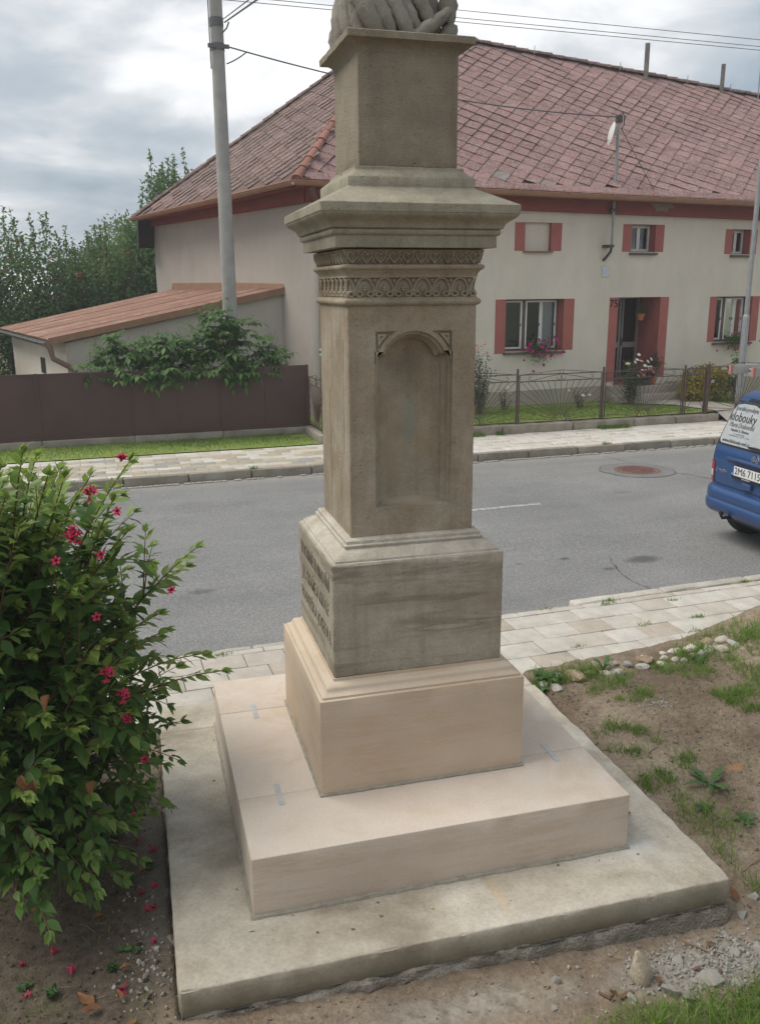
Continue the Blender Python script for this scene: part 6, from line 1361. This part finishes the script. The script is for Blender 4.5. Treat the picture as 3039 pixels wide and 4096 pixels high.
# pots at the entrance
TERRA = simple('terracotta_pot', (.42, .16, .07), (.36, .13, .06), 8, .8, .2); DARKPOT = simple('dark_planter', (.06, .045, .04), None, rough=.7)
def pot(name, s, t, z, r, h, label, mat=TERRA, hang=False):
    o = street(name, s, t, z, label, 'flower pot'); MB().lathe([(.001, 0), (r*.68, 0), (r*.95, h*.8), (r*1.05, h*.8), (r*1.05, h), (r*.9, h), (r*.85, h*.85), (.001, h*.85)], 16).build('pot', mat, o, smooth=True, ang=40); return o
o = pot('hanging_pot', 11.33, 14.28, 2.18, .10, .15, 'terracotta pot hanging in the doorway with a small plant'); lf = MB()
for q in range(90): small_leaf(lf, Vector((R.gauss(0, .07), R.gauss(0, .06), .15+abs(R.gauss(.08, .08)))), rv(1).normalized(), .07, .03, R.uniform(.2, .7))
tag(lf.build('foliage', GLEAF, o), kind='stuff'); MB().tube([(0, 0, .12), (0, .0, .55)], .004, 4).build('cord', BLK, o)
o = pot('flower_pot', 11.46, 13.82, .672, .10, .16, 'terracotta pot on the doorstep right of the geraniums')
lf = MB(); st_ = MB()
for q in range(16):
    e_ = Vector((R.uniform(-.28, .30), R.uniform(-.15, .15), R.uniform(.45, .85))); st_.tube([(0, 0, .1), e_*.5+Vector((0, 0, .1)), e_], .004, 4)
    for k in range(14): u = R.uniform(.4, 1); small_leaf(lf, e_*u+Vector((0, 0, .1*(1-u))), (rv(.7)+UPV*.2).normalized(), .13, .022, R.uniform(.1, .5))
tag(lf.build('foliage', GLEAF, o), kind='stuff'); st_.build('stems', BARKG, o)
o = street('geranium_box', 11.16, 13.80, .672, 'dark planter of red and pink geraniums on the doorstep', 'flower box'); MB().bbox(-.20, .20, -.08, .08, 0, .15, .008).build('trough', DARKPOT, o); lf = MB()
for q in range(260): small_leaf(lf, Vector((R.uniform(-.22, .22), R.gauss(0, .06), .14+abs(R.gauss(.06, .06)))), rv(1).normalized(), .05, .04, R.uniform(.2, .7))
tag(lf.build('foliage', GLEAF, o), kind='stuff')
for x, z, k in ((-.16, .22, 'r'), (.14, .20, 'r'), (-.02, .24, 'p'), (.20, .36, 'p'), (.10, .40, 'p'), (.27, .40, 'p'), (.17, .44, 'p'), (.02, .36, 'p'), (-.08, .20, 'p'), (.25, .3, 'p')): inst('blossom', BL[k], o, (x, -.08, z), (R.uniform(.4, 1), 0, 0), (1.3,)*3)
# ------------------------------------------------------------------ grass
GRASSM = leafmat('grass_blade', (.12, .21, .035), (.19, .32, .055), (.30, .40, .10), .5, .65, .2)
def blade(mb, p, h, w_, lean, tint):
    a_ = R.uniform(0, 2*PI); sd = Vector((math.cos(a_), math.sin(a_), 0))*w_; p = Vector(p); l1 = Vector((lean.x*.35, lean.y*.35, h*.6)); l2 = Vector((lean.x, lean.y, h))
    mb.add([p-sd, p+sd, p+l1+sd*.7, p+l1-sd*.7, p+l2], [(0, 1, 2, 3), (3, 2, 4)], tint)
def grass(name, label, n, fn, hmin, hmax, w_, org, st_=True):
    mb = MB()
    for q in range(n):
        r_ = fn()
        if r_ is None: continue
        p, k = r_; h = R.uniform(hmin, hmax)*k; blade(mb, p, h, w_*R.uniform(.6, 1.3), Vector((R.gauss(0, .75)*h, R.gauss(0, .75)*h, 0)), min(1, max(0, R.gauss(.45, .22)+.4*nz(p, 1.3, 2))))
    o = mb.build(name, GRASSM, rot=(0, 0, A if st_ else 0)); tag(o, label, 'grass', kind='stuff')
def f_verge():
    s, t = R.uniform(-6.5, 2.72), R.uniform(11.60, 12.93); k = .5+.7*sst(t, 11.7, 12.3); return ((s, t, .135), k) if nz((s, t, 0), 1.7, 3) > -.45 else None
grass('verge_grass', 'trodden green grass strip below the brown fence', 11000, f_verge, .018, .05, .0045, None)
def f_lawn():
    s, t = R.uniform(5.2, 14.5), R.uniform(11.62, 13.9)
    if 11.05 < s-(13.6-t)*.15 and s < 12.6 and True:
        if s > 11.5-(t-11.6)*.45 and s < 12.75-(t-11.6)*.25: return None
    if s > 10.15 and t > 13.3: return None
    if s < 10 and t > 13.35-.25*nz((s, 0, 0), .8): return None
    return (s, t, .315), 1.0
grass('lawn_grass', 'green lawn behind the iron garden fence', 15000, f_lawn, .025, .07, .0048, None)
def f_edge():
    s = R.uniform(5.0, 9.2); t = 11.42-abs(R.gauss(0, .06)); return ((s, t, .128), 1.0) if nz((s, 3, 0), 1.5) > .0 else None
grass('pavement_edge_weeds', 'green weeds along the foot of the low fence wall', 3500, f_edge, .03, .09, .006, None)
TUFT = [(x, y, R.uniform(.6, 1.3)) for x, y in [(R.uniform(1.42, 3.9), R.uniform(-1.25, 1.0)) for q in range(420)] if nz((x, y, 0), 1.6, 9)+.16*(x-2.3) > .02]
def f_soil():
    x, y, k = R.choice(TUFT); x += R.gauss(0, .035); y += R.gauss(0, .03)
    if x < 1.36: return None
    return (x, y, soil_z(x, y)-.004), k
grass('soil_grass_tufts', 'sparse grass tufts on the bare soil right of the slab', 15000, f_soil, .02, .075, .0022, None, False)
def f_thin():
    x, y = R.uniform(1.42, 4.0), R.uniform(-1.2, 1.05)
    if nz((x, y, 0), 2.2, 31)+.1*(x-2.2) < -.12: return None
    return (x, y, soil_z(x, y)-.003), R.uniform(.5, 1.1)
grass('thin_soil_grass', 'thin scattered grass seedlings over the bare soil', 6500, f_thin, .012, .05, .0017, None, False)
def f_mound():
    x, y = R.uniform(2.75, 5.2), R.uniform(.25, 1.25); t = -SA*x+CA*y
    if t > 1.2 or nz((x, y, 0), 2, 4)+.5*(x-3.3) < -.05: return None
    return (x, y, soil_z(x, y)-.004), .6+.5*sst(x, 3.0, 3.8)
grass('bank_grass', 'lush grass on the bank beside the near pavement', 8000, f_mound, .05, .17, .0026, None, False)
def f_front():
    x, y = R.uniform(-.15, 1.9), R.uniform(-2.1, -1.55); e = nz((x, y, 0), 3.2, 5)
    lim = -1.70+.10*(x-.5)+.10*e
    if y > lim or x < .18-.4*e: return None
    if R.random() < .35*(1+e): return None
    return (x, y, soil_z(x, y)-.004), .5+.8*sst(lim-y, 0, .2)
grass('front_grass', 'fresh grass at the lower right corner of the photo', 9000, f_front, .04, .13, .0024, None, False)
mb = MB()
for q in range(16):
    x, y = .52+R.gauss(0, .06), -1.86+R.gauss(0, .05); blade(mb, (x, y, soil_z(x, y)), R.uniform(.12, .24), .008, Vector((R.gauss(0, .06), R.gauss(0, .05), 0)), R.uniform(.3, .7))
for q in range(8):
    x, y = .80+R.gauss(0, .03), -1.90+R.gauss(0, .03); blade(mb, (x, y, soil_z(x, y)), R.uniform(.1, .16), .008, Vector((R.gauss(0, .04), R.gauss(0, .04), 0)), R.uniform(.3, .7))
tag(mb.build('broad_grass_blades', GRASSM), 'broad upright grass blades at the bottom edge', 'grass', kind='stuff')
def f_side():
    x, y = R.uniform(1.50, 2.5), R.uniform(-1.5, -.55)
    if nz((x, y, 0), 3.0, 8) < .08: return None
    return (x, y, soil_z(x, y)-.004), 1
grass('trench_grass', 'thin grass in the hollow right of the slab corner', 2600, f_side, .05, .16, .0022, None, False)
def f_left():
    x, y = R.uniform(-2.4, -1.36), R.uniform(-1.9, .3)
    if nz((x, y, 0), 3.4, 12) < .12: return None
    return (x, y, soil_z(x, y)-.003), 1
grass('shade_grass', 'thin shaded grass under the flowering shrub', 900, f_left, .02, .07, .0018, None, False)
WEEDM = leafmat('weed_leaf', (.045, .10, .03), (.075, .15, .045), (.13, .21, .08), .3, .55, .3)
mb = MB()
for q in range(70):
    x, y = R.uniform(-2.4, -1.38), R.uniform(-1.7, .35)
    if nz((x, y, 0), 2.6, 20) < .05: continue
    z = soil_z(x, y); h = R.uniform(.01, .05)
    for k in range(R.randint(4, 9)): a_ = R.uniform(0, 6.28); L_ = R.uniform(.010, .022); vs, fs = leaf_geo(L_, L_*.6, .1, .2); mt = frame_dir(Vector((math.cos(a_), math.sin(a_), R.uniform(-.1, .6))), UPV); mb.add([Vector((x+R.gauss(0, .012), y+R.gauss(0, .012), z+h*R.random()+.004))+mt @ Vector(v) for v in vs], fs, R.uniform(.1, .6))
tag(mb.build('ground_weeds', WEEDM), 'tiny green weeds on the dark soil under the shrub', 'weeds', kind='stuff')
# weeds in the paving joints
mb = MB()
for s, t, k in ((2.95, 2.42, 16), (3.6, 2.30, 10), (3.55, 1.86, 22), (3.05, 2.49, 14), (2.35, 2.49, 8), (2.18, 1.62, 8), (3.9, 1.70, 14), (4.3, 1.45, 30), (2.98, 1.86, 7), (-.62, 2.44, 16), (4.6, 2.5, 20), (3.3, 1.59, 8)):
    for q in range(k*3): p = W(s+R.gauss(0, .04), t+R.gauss(0, .012), .1); blade(mb, p, R.uniform(.01, .04), .003, Vector((R.gauss(0, .02), R.gauss(0, .02), 0)), R.uniform(.2, .8))
tag(mb.build('joint_weeds', GRASSM), 'little weed tufts in the joints of the near paving', 'weeds', kind='stuff')
mb = MB()
for q in range(46):
    s, t = R.uniform(5, 12), 9.91+.297*R.randint(0, 5)+.148
    for k in range(20): blade(mb, (s+R.uniform(-.16, .16), t+R.gauss(0, .01), .125), R.uniform(.008, .025), .004, Vector((R.gauss(0, .01), R.gauss(0, .01), 0)), R.uniform(.2, .7))
for s in (1.0, 7.6):
    for k in range(60): blade(mb, (s+R.gauss(0, .05), 9.70+R.gauss(0, .03), .13), R.uniform(.02, .07), .005, Vector((R.gauss(0, .03), R.gauss(0, .03), 0)), R.uniform(.3, .8))
tag(mb.build('far_joint_weeds', GRASSM, rot=(0, 0, A)), 'grass in the joints of the far pavement', 'weeds', kind='stuff')

# ------------------------------------------------------------------ stones, rubble, litter
def nth(n): return str(n)+('th' if 10 <= n % 100 <= 20 else {1: 'st', 2: 'nd', 3: 'rd'}.get(n % 10, 'th'))
def rock(sx, sy, sz, seed, flat=1.0, sub=2, ang=.35):
    bm = bmesh.new(); bmesh.ops.create_icosphere(bm, subdivisions=sub, radius=1)
    for v in bm.verts: k = 1+ang*nz(v.co, 1.1, seed)+.12*nz(v.co, 3, seed+4); v.co = Vector((v.co.x*k*sx, v.co.y*k*sy, v.co.z*k*sz))
    me = bpy.data.meshes.new('stone'); bm.to_mesh(me); bm.free(); me.shade_smooth(); me.set_sharp_from_angle(angle=math.radians(38)); return me
def stonemat(name, a, b): return simple(name, a, b, 25, .9, .2, .5, 90, rnd=.35)
SM = [stonemat('pale_fieldstone', (.42, .38, .31), (.52, .48, .41)), stonemat('brown_fieldstone', (.25, .18, .125), (.33, .25, .18)), stonemat('grey_fieldstone', (.30, .285, .26), (.38, .365, .335))]
SR_ = [rock(.075, .055, .045, 1), rock(.06, .055, .04, 5), rock(.09, .05, .038, 9), rock(.05, .045, .035, 14)]
SRM = []
for me in SR_:
    for mt in SM: c_ = me.copy(); c_.materials.append(mt); SRM.append(c_)
STN = [(1.40, .98, 1.0, 0, 3), (1.47, .90, 1.0, 2, 0), (1.67, 1.0, 1.55, 1, 0), (1.80, 1.02, .7, 1, 2), (1.90, 1.0, .8, 0, 2), (1.98, .96, .95, 0, 2), (2.12, 1.03, .9, 2, 1), (2.20, .97, .9, 2, 0), (2.27, 1.06, 1.25, 1, 2), (2.35, .95, .9, 0, 1), (2.42, 1.03, .8, 0, 3), (2.48, .97, .7, 0, 1), (2.57, 1.11, .9, 0, 2), (2.54, .95, .8, 2, 3), (2.69, 1.08, 1.3, 0, 2), (2.64, .98, .9, 1, 1), (2.72, .98, .9, 2, 0), (2.80, 1.02, 1.0, 0, 0), (2.87, 1.13, 1.05, 1, 0), (2.88, .98, .9, 0, 2), (2.97, 1.10, 1.1, 0, 1), (3.0, 1.0, .9, 2, 2), (2.46, 1.10, .7, 0, 1), (2.05, 1.09, .7, 2, 3), (1.56, 1.06, .8, 0, 2), (2.3, 1.12, .6, 0, 3)]
for x, y, k, mt, sh_ in STN:
    o = inst('field_stone', SRM[sh_*3+mt], None, (x, y, soil_z(x, y)+.004*k), (R.uniform(-.3, .3), R.uniform(-.3, .3), R.uniform(0, 6)), (k*.78,)*3)
    tag(o, '%s field stone, %s from the slab in the row edging the pavement' % (('pale', 'brown', 'grey')[mt], nth(1+sum(q[0] < x for q in STN))), 'stone', 'field stones edging the soil')
me = rock(.058, .042, .092, 77, sub=3, ang=.25); me.materials.append(SM[1] if False else stonemat('beige_fieldstone', (.36, .30, .22), (.44, .375, .29)))
for v in me.vertices: k = 1-.62*max(0, v.co.z/.1+.35)/1.35; v.co.x *= k; v.co.y *= k
NOFIX[0] = True
o = inst('pointed_stone', me, None, (.67, -1.53, soil_z(.67, -1.53)+.055), (math.radians(-10), math.radians(-6), .3)); tag(o, 'pointed beige stone standing in the grey rubble', 'stone')
NOFIX[0] = True
CH = [stonemat('grey_rubble', (.27, .25, .22), (.38, .36, .325))]
RK = [rock(1, .8, .6, 30+q, sub=1, ang=.7) for q in range(5)]
for me in RK: me.materials.append(CH[0])
RUB_ = [(.90, -1.47, .036), (1.19, -1.50, .040), (.97, -1.61, .050), (.83, -1.66, .040), (1.22, -1.38, .03), (1.37, -1.30, .032), (1.05, -1.42, .022), (.76, -1.63, .045), (1.30, -1.52, .034), (1.42, -1.42, .03), (1.08, -1.66, .03), (.30, -1.46, .028), (1.12, -1.47, .02), (1.50, -1.20, .03), (.58, -1.62, .028), (.22, -1.60, .02)]
for i, (x, y, k) in enumerate(RUB_):
    o = inst('rubble_stone', RK[i % 5], None, (x, y, soil_z(x, y)+k*.15), (R.uniform(-.4, .4), R.uniform(-.4, .4), R.uniform(0, 6)), (k,)*3); tag(o, '%s grey rubble stone, %s from the left in front of the slab' % ('large' if k > .035 else 'small', nth(1+sum(q[0] < x for q in RUB_))), 'stone', 'rubble stones by the slab')
mb = MB(); bv = [[tuple(v.co) for v in me.vertices] for me in RK]; bf = [[tuple(q.vertices) for q in me.polygons] for me in RK]
def grit(x, y, k):
    q = R.randrange(5); mt = Euler((R.uniform(0, 6), R.uniform(0, 6), R.uniform(0, 6))).to_matrix(); c_ = Vector((x, y, soil_z(x, y)+k*.2)); mb.add([c_+mt @ Vector(v)*k for v in bv[q]], bf[q])
for q in range(900):
    x, y = R.gauss(1.05, .26), R.gauss(-1.52, .09); grit(x, y, R.uniform(.003, .014)) if y < -1.31 else None
for q in range(160): grit(R.uniform(-1.2, .6), R.uniform(-1.75, -1.33), R.uniform(.002, .009))
for q in range(130): grit(R.gauss(-1.45, .1), R.gauss(-.75, .45), R.uniform(.002, .010)) if True else None
for q in range(60): grit(R.gauss(1.98, .09), R.gauss(.42, .05), R.uniform(.004, .014))
for q in range(260): grit(R.uniform(1.4, 3.6), R.uniform(-1.0, .9), R.uniform(.002, .008))
for q in range(60): grit(R.gauss(-1.42, .06), R.gauss(-.95, .12), R.uniform(.005, .016))
tag(mb.build('gravel', CH[0], smooth=False), 'loose grey gravel around the foundation', 'gravel', kind='stuff')
mb = MB()
def f_row():
    x = R.uniform(1.35, 3.3); y = R.gauss(1.02, .07)-.0*x
    return ((x, y, soil_z(x, y)-.003), 1.0) if nz((x, 1, 0), 3, 2) > -.15 and -SA*x+CA*y < 1.2 else None
grass('stone_row_grass', 'grass growing between the stones along the pavement edge', 3000, f_row, .03, .10, .0026, None, False)
for q in range(5500):
    x, y = R.uniform(1.33, 4.2), R.uniform(-1.9, 1.05)
    if q % 4 == 0: x, y = R.uniform(-2.4, -1.31), R.uniform(-1.9, .9)
    elif q % 9 == 0: x, y = R.uniform(-1.3, 1.6), R.uniform(-1.95, -1.33)
    grit(x, y, R.uniform(.002, .0095)*(2.0 if R.random() < .10 else 1))
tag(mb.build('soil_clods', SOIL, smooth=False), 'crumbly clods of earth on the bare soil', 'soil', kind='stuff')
LIT = simple('straw_litter', (.30, .225, .14), (.20, .145, .09), 30, .95); mb = MB()
for q in range(700):
    x, y = R.uniform(1.33, 3.8), R.uniform(-1.7, .95)
    if q % 3 == 0: x, y = R.uniform(-2.3, 1.4), R.uniform(-1.95, -1.33)
    if q % 5 == 0: x, y = R.uniform(-2.3, -1.32), R.uniform(-1.6, .6)
    a_ = R.uniform(0, 6.28); L_ = R.uniform(.006, .028); d = Vector((math.cos(a_), math.sin(a_), R.uniform(-.15, .2)))*L_; n_ = Vector((-math.sin(a_), math.cos(a_), 0))*R.uniform(.0007, .0022); c_ = Vector((x, y, soil_z(x, y)+.007)); mb.add([c_-d-n_, c_+d-n_*.4, c_+d+n_*.4, c_-d+n_], [(0, 1, 2, 3)])
tag(mb.build('straw_litter', LIT), 'bits of straw and bark scattered on the soil', 'litter', kind='stuff')
# fallen flowers and dry leaves
TR = trumpet(.04).mesh('fallen_flower', PET)
FLW = ((-1.39, .38), (-1.43, .2), (-1.39, -.16), (-1.55, -.25), (-1.45, -.43), (-1.38, -.47), (-1.37, -.56), (-1.38, -.62), (-1.39, -.84), (-1.78, -.76), (-1.95, -.80), (-1.73, -.94), (-1.5, -1.04), (-1.92, -1.02), (-1.68, -.2), (-1.42, -.02), (-1.9, -1.2))
for x, y in FLW:
    o = inst('fallen_flower', TR, None, (x, y, soil_z(x, y)+.012), (R.uniform(-.4, .4), R.uniform(-.3, .4), R.uniform(0, 6)), (R.uniform(.8, 1.15),)*3); tag(o, 'fallen red flower on the dark soil, %s nearest to the camera' % nth(1+sum(q[1] < y for q in FLW)), 'flower', 'fallen flowers')
DL = []
for q in range(4):
    vs, fs = leaf_geo(.10, .055, .5+.2*q, .25*(q-1.5), .04, q); m_ = MB(); m_.add(vs, fs); DL.append(m_.mesh('dry_leaf', DRYL, True, 60))
DLV = ((-1.63, -1.13, 1.1), (-1.60, -1.15, .9), (-1.52, -1.14, .6), (-1.65, -.61, .7), (-1.46, -1.26, .8), (-1.80, -.62, .6), (-1.53, -.96, .5), (-1.75, -1.24, .6), (-1.44, -.34, .7), (-1.95, -.45, .7), (1.12, -1.43, .5), (1.39, -1.22, .9), (.52, -1.62, .7), (.76, -1.56, .5))
for x, y, k in DLV:
    o = inst('dry_leaf', R.choice(DL), None, (x, y, soil_z(x, y)+.02), (R.uniform(-.5, .5), R.uniform(-.4, .4), R.uniform(0, 6)), (k,)*3); tag(o, 'curled brown dry leaf on the ground, %s from the left' % nth(1+sum(q[0] < x for q in DLV)), 'leaf', 'dry leaves on the soil')
OL = simple('orange_leaf', (.45, .19, .05), None, rough=.7); vs, fs = leaf_geo(.055, .04, .8, .5, .03); m_ = MB(); m_.add(vs, fs); me = m_.mesh('fallen_leaf', OL)
tag(inst('fallen_leaf', me, None, (1.10, -.71, .268), (.5, .3, 2.2)), 'single orange dry leaf on the right side of the slab', 'leaf')
m_ = MB(); vs, fs = leaf_geo(.016, .012, .2, .2); m_.add(vs, fs); tag(inst('yellow_petal', m_.mesh('yellow_petal', simple('yellow_petal', (.6, .42, .06), None)), None, (-.155, -1.10, .256)), 'tiny yellow petal on the front of the slab', 'petal')
CR_ = simple('slab_crumbs', (.12, .09, .06), (.2, .16, .11), 30, .95); mb = MB()
for q in range(110):
    x, y = R.choice(((R.gauss(.98, .18), R.gauss(-1.02, .1)), (R.gauss(-.5, .4), R.gauss(-1.08, .06)), (R.uniform(-.8, .9), R.gauss(-.985, .02)), (R.gauss(-1.0, .03), R.uniform(-1, .8)), (R.gauss(1.08, .1), R.uniform(-.8, .2)), (R.uniform(-1.2, 1.2), R.uniform(-1.22, -1.0))))
    if abs(x) > 1.26 or y < -1.26 or (abs(x) < .965 and abs(y) < .965): continue
    k = R.uniform(.0009, .003); mt = Euler((R.uniform(0, 6), R.uniform(0, 6), R.uniform(0, 6))).to_matrix(); qn = R.randrange(5); st_ = (R.choice((1, 1, 1, 5)), 1, 1); mb.add([Vector((x, y, .2515+k*.4))+Euler((0, 0, R.uniform(0, 6))).to_matrix() @ Vector((v[0]*k*st_[0], v[1]*k, v[2]*k*.6)) for v in bv[qn]], bf[qn])
tag(mb.build('slab_debris', CR_), 'crumbs of soil and bits of straw on the slab', 'debris', kind='stuff')
TWG = simple('dry_twig', (.26, .19, .12), (.2, .145, .095), 20, .9)
for i, (p, q, r, lb) in enumerate((((.98, -1.385, .11), (1.12, -1.52, .07), .007, 'pale dry stick leaning on the slab foundation'), ((1.62, -.06, .19), (1.72, -.02, .20), .004, 'short dry twig on the soil halfway along the slab'), ((1.70, -.18, .19), (1.73, -.08, .2), .004, 'bent straw-coloured twig beside the slab on the soil'), ((1.55, -1.05, .12), (1.75, -.98, .14), .005, 'brown root end lying near the slab corner'), ((-1.62, .0, .15), (-1.45, -.12, .16), .004, 'thin dry twig under the flowering shrub'))):
    p, q = Vector(p), Vector(q); c_ = (p+q)/2; c_.z = soil_z(c_.x, c_.y)+.008; o = empty('twig', c_, 0, lb, 'twig', 'dry twigs'); MB().tube([p-(p+q)/2, Vector((.004, .006, .004)), q-(p+q)/2], [r, r*.9, r*.6], 6).build('stick', TWG, o, smooth=True)
BK_ = simple('red_bark_chip', (.15, .085, .058), (.12, .07, .05), 20, .9)
BCH = ((1.30, -1.27, .045), (.93, -1.55, .03), (.56, -1.60, .04), (.47, -1.58, .03), (1.02, -1.60, .03))
for x, y, k in BCH:
    o = rbox(-k, k, -k*.25, k*.25, 0, .008, .003, .05, .004, .0, 30, x).build('bark_chip', BK_, None, (x, y, soil_z(x, y)+.004), (.2, R.uniform(-.4, .4), R.uniform(0, 3))); tag(o, 'reddish brown bark chip by the slab, %s from the left' % nth(1+sum(q[0] < x for q in BCH)), 'bark chip', 'bark chips in the rubble')
# thistle and dock weeds
def rosette(name, x, y, n, L_, wd, label, jag=True, up=.35, mat=WEEDM):
    z = soil_z(x, y); o = empty(name, (x, y, z), 0, label, 'weed')
    for q in range(n):
        a_ = 2*PI*q/n+R.uniform(-.3, .3); l_ = L_*R.uniform(.6, 1.1); mb = MB(); N_ = 14; vs = []; tn = R.uniform(.35, .8)
        for i in range(N_+1):
            u = i/N_; hw = wd*(.25+.9*math.sin(PI*min(1, u*1.02))**.8)*(1.0 if not jag else (.45 if i % 2 else 1.15)); hw = 0.002 if i == N_ else hw; zc = up*l_*math.sin(u*2.1)*.55; vs += [(u*l_, 0, zc), (u*l_+(.01 if jag and i % 2 == 0 else 0), hw, zc+.22*hw+.004*math.sin(i*1.7)), (u*l_+(.01 if jag and i % 2 == 0 else 0), -hw, zc+.22*hw-.004*math.sin(i*1.7))]
        fs = []
        for i in range(N_): k = i*3; fs += [(k, k+3, k+4, k+1), (k, k+2, k+5, k+3)]
        mb.add(vs, fs, tn); mb.build('leaf', mat, o, (0, 0, .005), (0, R.uniform(-.15, .1), a_), smooth=True, ang=60)
rosette('thistle_weed', 1.80, -.42, 8, .16, .019, 'large jagged thistle rosette on the soil right of the slab'); rosette('thistle_weed', 1.64, -.60, 6, .075, .013, 'small jagged thistle between the big rosette and the slab'); rosette('thistle_weed', 1.82, -.73, 7, .085, .014, 'jagged thistle below the big rosette near the hollow')
rosette('dock_weed', 1.44, 1.03, 9, .12, .022, 'smooth-leaved dock clump beside the brown stone', False, .9); rosette('dock_weed', 1.36, .93, 6, .10, .02, 'pale dock leaves at the rear slab corner', False, .8); rosette('dock_weed', 1.92, 1.04, 7, .11, .012, 'narrow-leaved weed clump in the middle of the stone row', False, 1.2); rosette('dock_weed', 2.62, .90, 8, .09, .010, 'grassy weed clump in front of the right end of the stones', False, .8)
rosette('dock_weed', 1.95, .86, 6, .06, .014, 'low round-leaved weed in front of the stone row', False, .4); rosette('seedling', -1.51, -.83, 2, .045, .016, 'pale yellow-green seedling on the dark soil', False, .3); rosette('seedling', -1.46, -.84, 4, .03, .009, 'small dark green seedling next to the pale one', False, .3)
# ------------------------------------------------------------------ added haze volume, lifts dark tones in place of lens veiling
m = bpy.data.materials.new('added_veil_haze'); m.use_nodes = True; t_ = m.node_tree; t_.nodes.clear()
vo = t_.nodes.new('ShaderNodeVolumePrincipled'); ou = t_.nodes.new('ShaderNodeOutputMaterial'); t_.links.new(vo.outputs[0], ou.inputs['Volume'])
vo.inputs['Color'].default_value = (.93, .95, .97, 1); vo.inputs['Density'].default_value = .002
o = MB().box(-170, 170, -140, 190, -1.2, 11.6).build('haze', m); tag(o, 'added thin haze lifting the dark tones over the whole street', 'haze', kind='stuff')
